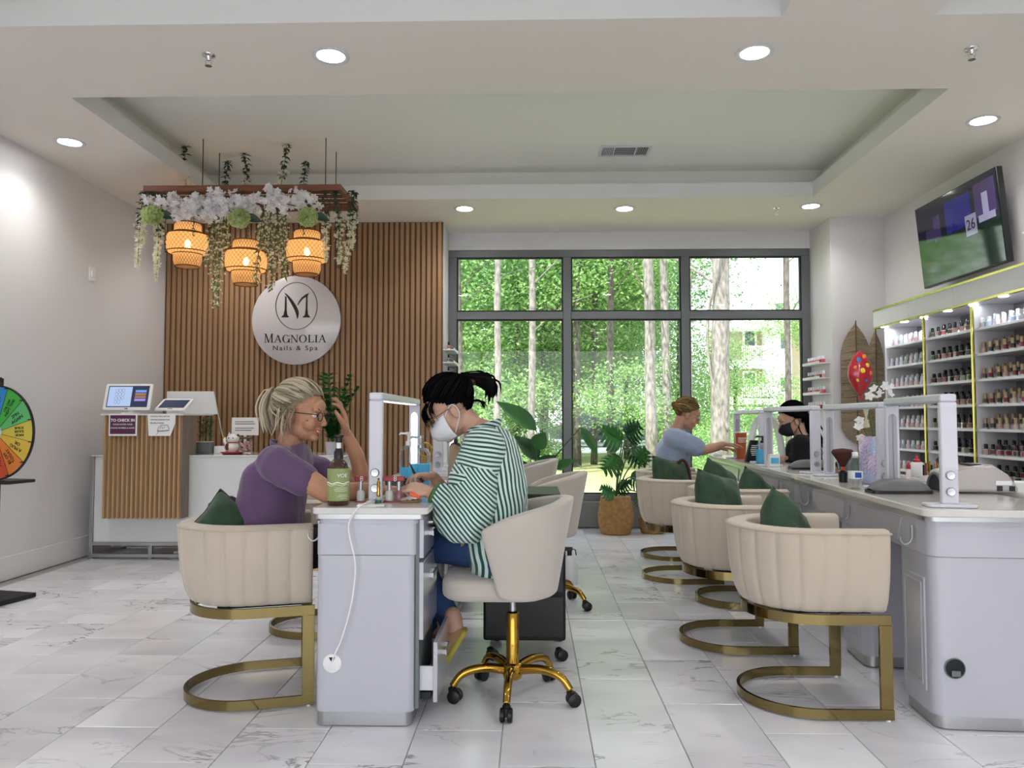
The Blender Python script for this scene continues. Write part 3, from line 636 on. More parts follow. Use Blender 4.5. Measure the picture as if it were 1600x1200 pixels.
c = PY(193.5, 664, pf-.01); t = thing('check_in_sign', 'framed plum sign asking guests to check in, hung on the podium front', 'sign', (c.x, pf-.017, c.z), 0)
MB().box(-.112, .112, -.008, 0, -.085, .085).obj('frame', 'white_plastic', t, bevel=.002); MB().box(-.1, .1, -.0095, -.008, -.07, .076).obj('card', 'plum', t)
text('TO CHECK IN', .03, 'paper', t, (0,-.011,.036), (PI/2,0,0), bold=.0008); text('PLEASE ENTER YOUR', .0165, 'paper', t, (0,-.011,.004), (PI/2,0,0)); text('PHONE NUMBER & NAME', .0165, 'paper', t, (0,-.011,-.024), (PI/2,0,0))
c = PY(253, 664, pf-.01); t = thing('paper_notice', 'white paper notice with a cut corner taped to the podium front', 'notice', (c.x, pf-.016, c.z))
MB().add([(-.1,-.001,-.085),(.072,-.001,-.085),(.108,-.001,.01),(.11,-.001,.085),(-.11,-.001,.085),(-.1,-.003,-.085),(.072,-.003,-.085),(.108,-.003,.01),(.11,-.003,.085),(-.11,-.003,.085)], [(0,1,2,3,4),(9,8,7,6,5)]+[(i,5+i,5+(i+1)%5,(i+1)%5) for i in range(5)]).obj('sheet', 'paper', t)
for k, s_ in enumerate(('SYSTEM, FOLLOW US', 'ON INSTAGRAM FOR', 'PROMOTIONS!')): text(s_, .016, 'ink', t, (-.088,-.0035,.066-.026*k), (PI/2,0,0), align='LEFT')
b = MB(); b.tube([(-.03,-.0045,-.046),(.06,-.0045,-.042),(.062,-.0045,-.03),(.05,-.0045,0),(.0,-.0045,0),(-.024,-.0045,-.02),(-.03,-.0045,-.046)], .0014, 4); b.tube([(-.03,-.0045,-.048),(.06,-.0045,-.043)], .003, 4); b.tube([(-.04,-.0045,-.078),(-.02,-.0045,-.05)], .001, 4); b.tube([(-.012,-.0045,-.03),(.005,-.0045,-.008),(.012,-.0045,-.03),(.03,-.0045,-.01)], .0014, 4); b.obj('sketch', 'ink', t)
c = PY(154, 690, 6.2); tag(MB().box(-.006,.006,-.05,.05,0,.12).obj('card_reader', 'white_plastic', None, bevel=.003, loc=(pl-.004, 6.10, dz)), 'small white device upright at the left side of the podium', 'card reader')
# ---- things on the counter
def leafblade(L, W, nseg=6, droop=.3, fold=.15):
    """one leaf along +x, base at origin"""
    b = MB()
    def fn(u, v):
        s = math.sin(PI*min(1, u**.8*.97+.02)); y = (v-.5)*W*s; return (L*u, y, -droop*L*u*u+abs(v-.5)*fold*W*s*2)
    b.grid(fn, nseg, 2); return b
def place_leaf(B, base, d, up, L, W, droop=.3, fold=.15, nseg=5):
    d = Vector(d).normalized(); y = Vector(up).cross(d)
    if y.length < .05: y = Vector((0,1,0)).cross(d)
    y.normalize(); z = d.cross(y); T = Matrix((( d.x,y.x,z.x,base[0]),(d.y,y.y,z.y,base[1]),(d.z,y.z,z.z,base[2]),(0,0,0,1)))
    l = leafblade(L, W, nseg, droop, fold); B.add(l.v, l.f, T)
mat('planter_grey', '6d7573', .6)
c = PY(316, 700, 6.36); t = thing('potted_bamboo', 'small bushy plant in a square grey planter on the white counter', 'plant', (c.x, 6.38, dz))
MB().box(-.075,.075,-.06,.06,0,.095).obj('planter', 'planter_grey', t, bevel=.005); tag(MB().box(-.068,.068,-.053,.053,.095,.1).obj('pebbles', 'paper', t), kind='stuff')
b = MB(); s = MB(); rdm = random.Random(3)
for k in range(9):
    x = rdm.uniform(-.05,.05); y = rdm.uniform(-.03,.03); h = rdm.uniform(.15,.24); s.tube([(x,y,.095),(x*1.3,y*1.3,.095+h)], .003, 5)
    for q in range(18): z = .13+h*.85*rdm.random(); a = rdm.uniform(0,6.28); place_leaf(b, (x*1.2,y*1.2,z), (math.cos(a),math.sin(a),.5), (0,0,1), rdm.uniform(.03,.06), .016, nseg=3)
tag(b.obj('foliage', 'leaf_dark', t), kind='stuff'); tag(s.obj('stems', 'stem_green', t), kind='stuff')
# lucky cat figurine
mat('porcelain', 'EFE9E4', .2, coat=.5); mat('red_gloss', 'B02A35', .3); mat('gold_paint', 'C99A3C', .35, metal=.5); mat('brown_spot', '5a3a28', .4)
c = PY(361, 705, 6.25); t = thing('cat_figurine', 'white beckoning cat figurine with a red collar in a red dish', 'figurine', (c.x, 6.26, dz+.012))
b = MB(); b.ball((0,0,.05),(.06,.045,.055),16); b.ball((.012,-.005,.115),(.052,.042,.042),16)
for s_ in (-1,1): b.lathe([(.015,0),(.0,.024)], 10, c=(.012+s_*.03,-.005,.145))
b.ball((-.05,-.02,.1),(.014,.014,.03),10); b.obj('body', 'porcelain', t, smooth=180)
MB().lathe([(.042,-.004),(.046,0),(.042,.004)], 20, c=(.008,-.004,.084), cap=False).obj('collar', 'red_gloss', t, smooth=180); MB().ball((-.058,-.025,.128),(.012,.01,.01),10).obj('coin', 'gold_paint', t)
b = MB(); b.ball((.045,.0,.14),(.018,.02,.016),10); b.ball((-.02,-.036,.05),(.02,.01,.03),10); b.obj('spot', 'brown_spot', t)
b = MB()
for s_ in (-1,1): b.ball((.01+s_*.018,-.046,.12),(.005,.003,.006),8)
b.ball((.01,-.048,.108),(.003,.002,.002),6); b.obj('face', 'ink', t)
t = thing('red_dish', 'shallow red patterned dish under the cat figurine', 'dish', (c.x+.01, 6.26, dz)); MB().lathe([(0,.004),(.07,.004),(.095,.018),(.1,.018),(.075,0),(0,0)], 28).obj('bowl', 'red_gloss', t, smooth=60)
mat('candy', 'd0a3a0', .4, var=.35, vscale=60)
c = PY(385, 705, 6.25); t = thing('candy_jar', 'clear jar of wrapped sweets with a brown lid beside the cat', 'jar', (c.x+.005, 6.22, dz))
MB().lathe([(0,0),(.055,0),(.058,.01),(.055,.11),(.045,.125)], 20).obj('glass', 'clear', t, smooth=40); MB().lathe([(.048,.125),(.048,.135),(.02,.142),(0,.142)], 20).obj('lid', 'brown_spot', t, smooth=40)
b = MB(); rdm = random.Random(5)
for k in range(60): a = rdm.uniform(0,6.28); r_ = .042*math.sqrt(rdm.random()); b.ball((r_*math.cos(a), r_*math.sin(a), rdm.uniform(.014,.105)), (.012,.009,.008), 6)
tag(b.obj('sweets', 'candy', t, smooth=180), kind='stuff')
c = PY(381, 668, 6.42); t = thing('counter_notice', 'white printed notice in an upright stand behind the sweets jar', 'notice', (c.x, 6.45, dz))
MB().box(-.115,.115,-.002,.002,.15,.3).box(-.05,.05,-.03,.03,0,.006).box(-.01,.01,-.002,.002,.006,.15).obj('sheet', 'paper', t)
b = MB()
for k, wv in enumerate((.16,.17,0,.16,.14)): b.box(-.085,-.085+wv,-.003,-.0022,.262-.018*k,.267-.018*k) if wv else None
tag(b.obj('text_line', 'ink', t), kind='stuff')
tag(MB().box(-.05,.05,-.03,.03,0,.06).obj('tissue_box', 'paper', None, bevel=.003, loc=(PY(340,705,6.35).x, 6.42, dz)), 'small white box beside the red dish on the counter', 'box')
# ZZ plant in white pot
c = PY(518, 712, 6.3); t = thing('zz_plant', 'leafy dark green plant in a white pot on the counter end behind the seated customer', 'plant', (c.x, 6.33, dz))
MB().lathe([(0,0),(.05,0),(.065,.1),(.058,.1),(.05,.02),(0,.02)], 24).obj('pot', 'white_gloss', t, smooth=40); tag(MB().lathe([(0,.085),(.057,.085)], 16).obj('soil', 'soil', t), kind='stuff')
b = MB(); s = MB(); rdm = random.Random(11)
for k in range(13):
    a = 2.4*k; lean = .05+.14*rdm.random(); h = rdm.uniform(.2,.58) if k > 2 else .56; pts = bez([(0,0,.08),(lean*.4*math.cos(a),lean*.4*math.sin(a),.08+h*.5),(lean*math.cos(a)*1.2,lean*math.sin(a)*1.2,.08+h)], 6)
    s.tube(pts, .004, 5)
    for q in range(3, len(pts)):
        for sd_ in (-1,1):
            for e_ in (0, .5):
                p = pts[q]; d = Vector((math.cos(a+sd_*1.4), math.sin(a+sd_*1.4), .5)); place_leaf(b, p-Vector((0,0,e_*.02)), d, (0,0,1), .075, .042, nseg=3)
tag(b.obj('foliage', 'leaf_green', t), kind='stuff'); tag(s.obj('stems', 'stem_green', t, smooth=180), kind='stuff')
# ================================================================= FLOWER FRAME WITH PENDANTS
mat('walnut', '7a4a34', .5, var=.2, vscale=6, stretch=(1,8,8)); leafy('weave', '7a5230', '8f6238', .12); mat('rope', '3c3127', .8)
fx0, fx1, fy0, fy1, fz = -3.0, -1.46, 5.8, 6.41, 2.868
fr = thing('hanging_flower_frame', 'long dark wood slatted frame hung from the ceiling and covered in flowers', 'frame', (0,0,0))
for (a,b_,c_,d) in ((fx0,fx1,fy0,fy0+.03),(fx0,fx1,fy1-.03,fy1),(fx0,fx0+.03,fy0+.03,fy1-.03),(fx1-.03,fx1,fy0+.03,fy1-.03)): MB().box(a,b_,c_,d,fz,fz+.045).obj('rail', 'walnut', fr, bevel=.003)
for k in range(4): y = fy0+.13+.12*k; MB().box(fx0+.03, fx1-.03, y-.01, y+.01, fz+.01, fz+.035).obj('slat', 'walnut', fr)
for (x, y, zt) in ((-2.6,5.95,ZC+.28),(-1.62,5.95,ZC+.28),(-2.6,6.27,ZC+.28),(-1.62,6.27,ZC+.28)): MB().tube([(x,y,fz+.04),(x,y,zt)], .004, 6).obj('cable', 'rope', fr)
# lantern
mt = bpy.data.materials.new('paper_glow'); mt.use_nodes = True; t_ = mt.node_tree; n_ = t_.nodes; n_.clear()
o_ = n_.new('ShaderNodeOutputMaterial'); a_ = n_.new('ShaderNodeBsdfTranslucent'); b_ = n_.new('ShaderNodeBsdfTransparent'); x_ = n_.new('ShaderNodeMixShader'); x_.inputs[0].default_value = .2
a_.inputs[0].default_value = lin('f8cf98'); t_.links.new(a_.outputs[0], x_.inputs[1]); t_.links.new(b_.outputs[0], x_.inputs[2]); t_.links.new(x_.outputs[0], o_.inputs[0]); M['paper_glow'] = mt
m_glow('bulb_glow', 'FFD9A0', 14)
prof = [(.098,.0),(.108,-.012),(.108,-.062),(.118,-.070),(.150,-.078),(.163,-.10),(.166,-.15),(.163,-.19),(.150,-.216),(.118,-.226),(.113,-.235),(.113,-.275),(.105,-.30),(.09,-.318)]
def pr(u):
    u = u*(len(prof)-1); i = min(int(u), len(prof)-2); f = u-i; a, c_ = prof[i], prof[i+1]; return a[0]+(c_[0]-a[0])*f, a[1]+(c_[1]-a[1])*f
cum = [0]
for i in range(len(prof)-1): cum.append(cum[-1]+math.hypot(prof[i+1][0]-prof[i][0], prof[i+1][1]-prof[i][1]))
def pl_(s_):
    s_ = s_*cum[-1]
    for i in range(len(prof)-1):
        if s_ <= cum[i+1]+1e-9: f = (s_-cum[i])/(cum[i+1]-cum[i]); return prof[i][0]+(prof[i+1][0]-prof[i][0])*f, prof[i][1]+(prof[i+1][1]-prof[i][1])*f
    return prof[-1]
wv = MB(); NR = 30; NS = 26
for d_ in (-1, 1):
    for k in range(NR):
        v = []; a0 = 2*PI*k/NR
        for i in range(NS+1):
            s_ = i/NS; r_, z = pl_(s_); a = a0+d_*s_*2.2
            for e_ in (-.010, .010): v.append(((r_+.001*d_)*math.cos(a+e_*(.11/r_)*1.6), (r_+.001*d_)*math.sin(a+e_*(.11/r_)*1.6), z))
        wv.add(v, [(2*i, 2*i+1, 2*i+3, 2*i+2) for i in range(NS)])
weave = wv.mesh('weave', 'weave')
rims = MB()
for r_, z in ((.1,0),(.112,-.066),(.165,-.085),(.165,-.213),(.114,-.228),(.092,-.318)): rims.lathe([(r_+.002,z-.004),(r_+.004,z),(r_+.002,z+.004),(r_-.002,z),(r_+.002,z-.004)], 32, cap=False)
rimm = rims.mesh('hoop', 'weave', 180); lin_ = MB().lathe([(a-.004,z) for a, z in prof], 32, cap=False).mesh('liner', 'paper_glow', 180)
bul = MB().ball((0,0,-.15),(.024,.024,.034),14).mesh('bulb_glass', 'bulb_glow', 180); soc = MB().lathe([(.016,-.115),(.018,-.06),(.012,-.04),(.003,-.03)], 14).mesh('socket', 'black_plastic', 60)
for px, ytop, Y, lb in ((294,350,6.1,'left woven bamboo lantern glowing under the flower frame'), (385,377,6.05,'middle and lowest woven bamboo lantern, nearest the trailing flowers'), (480,362,6.1,'right woven bamboo lantern hanging just above the round sign')):
    p = PY(px, ytop, Y); t = thing('pendant_lantern', lb, 'lamp', p, group='woven pendant lanterns')
    for nm, me in (('weave',weave),('hoop',rimm),('liner',lin_),('bulb_glass',bul),('socket',soc)):
        o = bpy.data.objects.new(nm, me); COL.objects.link(o); o.parent = t; o.scale = (1,1,1.1)
        if nm in ('weave','hoop'): o['kind'] = 'stuff'
    MB().tube([(0,0,-.04),(0,0,fz-p.z+.02)], .003, 6).obj('cord', 'rope', t)
    l = bpy.data.lights.new('bulb', 'POINT'); l.energy = 1.35; l.color = (1,.72,.46); l.shadow_soft_size = .07
    o = bpy.data.objects.new('bulb', l); COL.objects.link(o); o.parent = t; o.location = (0,0,-.15)
# flowers
leafy('petal_white','F6F2F4','FFFFFF',.4); leafy('petal_cream','E9E6C8','F4F2DE',.4); leafy('petal_green','B9CE82','DDE6B4',.4); mat('vine_dark', '2c4a35', .5); mat('vine_olive', '6f7f3f', .5)
def blossom(B, p, s, rdm, n=5):
    e = Euler((rdm.uniform(0,6.28), rdm.uniform(-1,1), rdm.uniform(0,6.28))).to_matrix(); p = Vector(p)
    for k in range(n):
        a = 2*PI*k/n; d = Vector((math.cos(a), math.sin(a), .35)); q = Vector((-math.sin(a), math.cos(a), 0)); v = [p, p+e @ (d*.55*s+q*.38*s), p+e @ (d*s), p+e @ (d*.55*s-q*.38*s)]; B.add(v, [(0,1,2,3)])
def hang(name, lb, base, L, kind, seed, group, up=False):
    rdm = random.Random(seed); t = thing(name, lb, 'flowers', base, group=group); st, lf, fl_ = MB(), MB(), MB(); sg_ = 1 if up else -1
    sw_ = rdm.uniform(-.04,.04); pts = bez([(0,0,0),(sw_,rdm.uniform(-.02,.02),sg_*L*.5),(sw_*1.4+rdm.uniform(-.02,.02),0,sg_*L)], 8); st.tube(pts, .0025, 4)
    N = len(pts)
    for i, p in enumerate(pts):
        f = i/(N-1)
        if kind in ('wisteria','rise'):
            if f < .55 if kind == 'wisteria' else f > .35:
                for q in range(5): a = rdm.uniform(0,6.28); place_leaf(lf, p, (math.cos(a), math.sin(a), rdm.uniform(-.6,.4)), (0,0,1), rdm.uniform(.03,.06), .026, nseg=2)
            if f > .35 if kind == 'wisteria' else f < .5:
                for q in range(9): r_ = .028*(1.2-f) if kind == 'wisteria' else .022; blossom(fl_, p+Vector((rdm.gauss(0,1)*r_, rdm.gauss(0,1)*r_, rdm.uniform(-.02,.02))), .016, rdm, 4)
        if kind == 'olive':
            for q in range(4): a = rdm.uniform(0,6.28); place_leaf(lf, p, (math.cos(a)*.6, math.sin(a)*.6, -.8), (0,1,0), rdm.uniform(.03,.06), .014, nseg=2)
            if f > .25:
                for q in range(9): blossom(fl_, p+Vector((rdm.gauss(0,.022), rdm.gauss(0,.022), rdm.uniform(-.02,.02))), .011, rdm, 4)
        if kind == 'ivy':
            for q in range(4): a = rdm.uniform(0,6.28); place_leaf(lf, p+Vector((0,0,rdm.uniform(-.01,.01))), (math.cos(a), math.sin(a), -.1), (0,0,1), .018, .014, nseg=2)
    st.obj('stem', 'vine_dark', t)
    if lf.v: tag(lf.obj('leaves', {'olive':'vine_olive'}.get(kind,'vine_dark'), t), kind='stuff')
    if fl_.v: tag(fl_.obj('petals', 'petal_cream', t), kind='stuff')
sd_ = 0
for px, py, Y, L, lb in ((222,385,5.85,.27,'outer left drooping strand of small white flowers with leaves'),(238,400,5.83,.28,'white wisteria strand hanging just left of the left lantern'),(252,380,5.9,.3,'longer white wisteria strand beside the left lantern'),(230,340,5.9,.32,'leafy strand at the far left of the flower frame'),
                     (505,365,5.85,.35,'white wisteria strand crossing the right lantern'),(524,375,5.85,.29,'white wisteria strand just right of the right lantern'),(553,355,5.9,.25,'upper white strand at the right end of the frame'),(549,390,5.85,.27,'lowest white wisteria strand at the right end of the frame')):
    sd_ += 1; p = PY(px, py, Y); hang('wisteria_strand', lb, (p.x, Y, fz+.01), p.z-L*.35-(-0)-0 and (fz+.01-(p.z-L*.6)), 'wisteria', sd_, 'hanging wisteria strands')
for k, (px, L) in enumerate(((335,.65),(343,.9),(350,.7),(357,1.1),(425,.7),(432,.9),(440,.8),(448,.65),(410,.55),(418,.85))):
    p = PY(px, 300, 6.0); hang('trailing_flower_strand', 'cream flower strand hanging %s, %s of that bunch' % ('between the left and middle lanterns' if px < 400 else 'between the middle and right lanterns', ORD[sum(1 for q in ((335,343,350,357) if px < 400 else (410,418,425,432,440,448)) if q < px)]), (p.x, 5.95+.05*(k % 3), fz+.01), L*.8, 'olive', 40+k, 'trailing cream strands between the lanterns')
for k, px in enumerate((213,262,300,318,330,375,395,405,455,470,500,520,540,562,545,280)):
    p = PY(px, 300, 6.2); Y = (5.82, 6.39)[k % 2]; x = min(max(p.x, fx0+.01), fx1-.01); hang('ivy_strand', 'short dark ivy tendril on the frame, %s from the left' % ORD[sum(1 for q in (213,262,300,318,330,375,395,405,455,470,500,520,540,562,545,280) if q < px)], (x, Y, fz+.005), .2+.14*(k % 3), 'ivy', 70+k, 'short ivy tendrils on the frame')
for k, (px, py, Y, lb) in enumerate(((295,222,6.1,'leftmost leafy strand climbing the tray edge to the ceiling'),(352,252,6.35,'second leafy stem rising from the frame, bare and dark'),(392,238,6.3,'third leafy stem rising to the ceiling, cream blossom at its foot'),(437,218,6.1,'tallest leafy stem rising to the ceiling with white blossom'),(467,252,6.35,'rightmost dark leafy stem rising from the frame'))):
    p = PY(px, py, Y); hang('climbing_flower', lb, (p.x, Y, fz+.03), p.z-fz-.03, 'rise', 100+k, 'stems rising to the ceiling', up=True)
rdm = random.Random(9)
for k, (px, py, wd) in enumerate(((262,322,.2),(292,316,.2),(318,320,.16),(350,312,.2),(378,322,.2),(405,318,.18),(428,308,.22),(445,318,.16),(470,315,.2),(345,330,.14),(300,334,.14))):
    p = PY(px, py, 5.8); t = thing('white_blossom_cluster', 'white blossom cluster on the near rail of the frame, %s from the left' % ORD[sum(1 for q in (262,292,318,350,378,405,428,445,470,345,300) if q < px)], 'flowers', (p.x, 5.79, p.z), group='white blossom clusters on the frame'); b = MB()
    for w_ in range(10):
        c0 = (rdm.gauss(0,wd*.33), rdm.gauss(0,.04)-.02, rdm.gauss(0,.026))
        for q in range(9): blossom(b, (c0[0]+rdm.gauss(0,.016), c0[1]+rdm.gauss(0,.016), c0[2]+rdm.gauss(0,.016)), .029, rdm, 5)
    tag(b.obj('petals', 'petal_white', t), kind='stuff')
    s = MB(); s.tube([(-wd*.6,.03,.02),(0,.0,0),(wd*.6,.03,-.02)], .004, 5); s.obj('stem', 'vine_dark', t)
for px, py, lb in ((238,336,'pale green hydrangea head at the left end of the frame'),(374,341,'pale green hydrangea head over the middle lantern'),(481,339,'pale green hydrangea head over the right lantern')):
    p = PY(px, py, 5.76); t = thing('hydrangea', lb, 'flowers', p, group='green hydrangeas'); b = MB()
    for q in range(420):
        z = rdm.uniform(-1,1); a = rdm.uniform(0,6.28); r_ = math.sqrt(1-z*z); blossom(b, (.066*r_*math.cos(a), .058*r_*math.sin(a), .058*z), .024, rdm, 4)
    tag(b.obj('petals', 'petal_green', t), kind='stuff')
    l = MB()
    for q in range(4): place_leaf(l, (.02*q-.02,.02,.02), (math.cos(q*1.9+.3), .1, math.sin(q*1.9)*.4), (0,-1,.2), .12, .07)
    l.obj('leaf', 'vine_dark', t); MB().tube([(0,0,0),(0,.05,fz-p.z+.02)], .005, 5).obj('stem', 'vine_dark', t)
# ================================================================= BARREL CHAIRS (local: faces +x, origin on the floor at its centre)
def upath(rx, ry, xf, n=10):
    """U-shaped outline from the near front (x=xf, y=-ry) round the back to the far front; returns (p, outward) pairs by arc fraction"""
    P = []; L1 = xf; m = 40
    for i in range(m+1): P.append((xf*(1-i/m), -ry, 0, -1))
    for i in range(1, 2*m+1): a = -PI/2-PI*i/(2*m); P.append((rx*math.cos(a), ry*math.sin(a), math.cos(a)*ry, math.sin(a)*rx))
    for i in range(1, m+1): P.append((xf*i/m, ry, 0, 1))
    D = [0]
    for a, b_ in zip(P, P[1:]): D.append(D[-1]+math.hypot(b_[0]-a[0], b_[1]-a[1]))
    def at(u):
        s = u*D[-1]; lo = 0
        while lo < len(D)-2 and D[lo+1] < s: lo += 1
        f = (s-D[lo])/(D[lo+1]-D[lo]); a, b_ = P[lo], P[lo+1]; o = Vector((a[2]+(b_[2]-a[2])*f, a[3]+(b_[3]-a[3])*f, 0)).normalized()
        return Vector((a[0]+(b_[0]-a[0])*f, a[1]+(b_[1]-a[1])*f, 0)), o
    return at
def make_barrel(name, label, group):
    t = thing(name, label, 'chair', (0,0,0), 0, group)
    at = upath(.27, .265, .235); ZB, ZT_ = .385, .70; NCH = 16; NU = NCH*8
    sec = []  # (outward offset, z, groove weight)
    for z, o in ((.0,-.055),(.012,-.03),(.05,-.012),(.12,.004),(.2,.012),(.27,.016),(.30,.016)): sec.append((o, ZB+z, 1 if z > .01 else .3))
    for k in range(1, 6): a = PI*k/6; sec.append((.016-.042+.042*math.cos(a), ZB+.30+.016*math.sin(a), .15 if k < 2 else 0))
    for z in (.28,.2,.1,.05): sec.append((-.068, ZB+z, 0))
    sec.append((-.06, ZB+.02, 0))
    v = []; f = []; K = len(sec)
    for i in range(NU+1):
        u = i/NU; p, o = at(u); g = abs(math.sin(PI*NCH*u)); puff = .009*(g**.28)-.007; e = min(u, 1-u)*NU; rnd = 0
        for (off, z, gw) in sec: v.append(p+o*(off+puff*gw)+Vector((0,0,z)))
    for i in range(NU):
        for k in range(K): k2 = (k+1) % K; f.append((i*K+k, i*K+k2, (i+1)*K+k2, (i+1)*K+k))
    f.append(tuple(range(K))[::-1]); f.append(tuple(NU*K+k for k in range(K)))
    MB().add(v, f).obj('shell', 'velvet', t, smooth=70, bevel=.006)
    pp = [at(i/80)[0]+at(i/80)[1]*.018+Vector((0,0,ZB+.302)) for i in range(81)]
    MB().tube(pp, .004, 6).obj('piping', 'velvet_pipe', t, smooth=180)
    # seat cushion
    o_ = []
    for i in range(41): p, q = at(i/40); o_.append(p-q*.072)
    b = MB(); b.prism([(p.x, p.y) for p in o_], .395, .47); b.obj('seat', 'velvet', t, bevel=.02, seg=3)
    # brass frame: upper rail, two legs, base loop
    at2 = upath(.232, .235, .245)
    rail = [at2(i/48)[0] for i in range(49)]
    MB().strip([p+Vector((0,0,.345)) for p in rail], .038, .012).obj('upper_rail', 'brass', t, smooth=40)
    MB().box(-.12,.2,-.17,.17,.372,.3845).obj('seat_board', 'black_matte', t)
    at3 = upath(.25, .245, .245); MB().strip([at3(i/48)[0]+Vector((0,0,.006)) for i in range(49)], .036, .012).obj('base_loop', 'brass', t, smooth=40)
    for s in (-1, 1): MB().box(.235-.036, .245, s*.24-.007, s*.24+.007, .041, .346).obj('leg', 'brass', t, bevel=.001)
    b = MB()
    for s in (-1, 1):
        MB().lathe([(0,0),(.008,0),(.008,.007),(0,.007)], 10, c=(.225, s*.243, 0)).obj('glide', 'white_plastic', t)
    return t
def cushion(lb, loc, rot, sz=.36, group='green velvet scatter cushions'):
    t = thing('scatter_cushion', lb, 'cushion', loc, rot=rot, group=group); N = 14; v = []; f = []
    for sd in (1, -1):
        k0 = len(v)
        for j in range(N+1):
            for i in range(N+1):
                x, y = i/N*2-1, j/N*2-1; e = (1-abs(x)**2.6)*(1-abs(y)**2.6); pin = 1-.10*(1-abs(x*y)**1.2)*(max(abs(x), abs(y))**4)
                z = sd*(.085*max(e,0)**.5+.014*math.sin(5*x+2*y)*math.cos(4*y-x)*max(e,0))
                v.append((x*sz/2*pin, y*sz/2*pin, z))
        for j in range(N):
            for i in range(N):
                a = k0+j*(N+1)+i; q = (a, a+1, a+N+2, a+N+1); f.append(q if sd == 1 else q[::-1])
    MB().add(v, f).obj('cover', 'green_velvet', t, smooth=180, weld=True)
    r = []
    for i in range(N+1): r.append(v[i])
    for j in range(1, N+1): r.append(v[j*(N+1)+N])
    for i in range(1, N+1): r.append(v[N*(N+1)+N-i])
    for j in range(1, N): r.append(v[(N-j)*(N+1)])
    MB().tube(r, .003, 5, closed=True).obj('piping', 'green_velvet', t, smooth=180)
    return t
BC = make_barrel('barrel_chair', 'nearest cream channelled barrel chair on the right, brass base fully in view', 'cream barrel chairs')
BC.location = (1.085, 3.155, 0)
dup(BC, (1.0, 3.93, 0), R(2), 'second cream barrel chair from the viewer along the right desks, half behind the nearest')
dup(BC, (1.26, 4.78, 0), R(-1), 'third cream barrel chair along the right desks, pushed closest in to the desk')
dup(BC, (1.03, 5.46, 0), R(3), 'fourth cream barrel chair along the right desks, its back rising left of the others')
dup(BC, (1.14, 6.30, 0), R(0), 'cream barrel chair with the customer in the blue shirt, furthest from the viewer')
LC = dup(BC, (-1.15, 3.18, 0), R(17), 'cream barrel chair holding the woman in purple at the left manicure table')
dup(BC, (-1.13, 4.12, 0), R(4), 'cream barrel chair mostly hidden behind the left manicure table')
# green cushions: leaning on the backs
cushion('green velvet cushion standing on its corner in the nearest right barrel chair', (1.03, 3.17, .64), (R(78), R(33), R(48)), .29)
cushion('plump green cushion in the second barrel chair from the viewer', (.955, 3.96, .675), (R(76), R(12), R(42)), .32)
cushion('green cushion on the third barrel chair, the left one of its pair', (1.20, 4.96, .665), (R(78), R(24), R(42)), .31)
cushion('green cushion on the third barrel chair, the flatter right one of its pair', (1.38, 4.78, .625), (R(68), R(36), R(30)), .29)
cushion('dark green cushion lying along the back of the fourth barrel chair', (1.0, 5.52, .665), (R(74), R(8), R(35)), .34)
cushion('green cushion behind the woman in purple on the left barrel chair', (-1.235, 3.09, .68), (R(82), R(38), R(20)), .21)
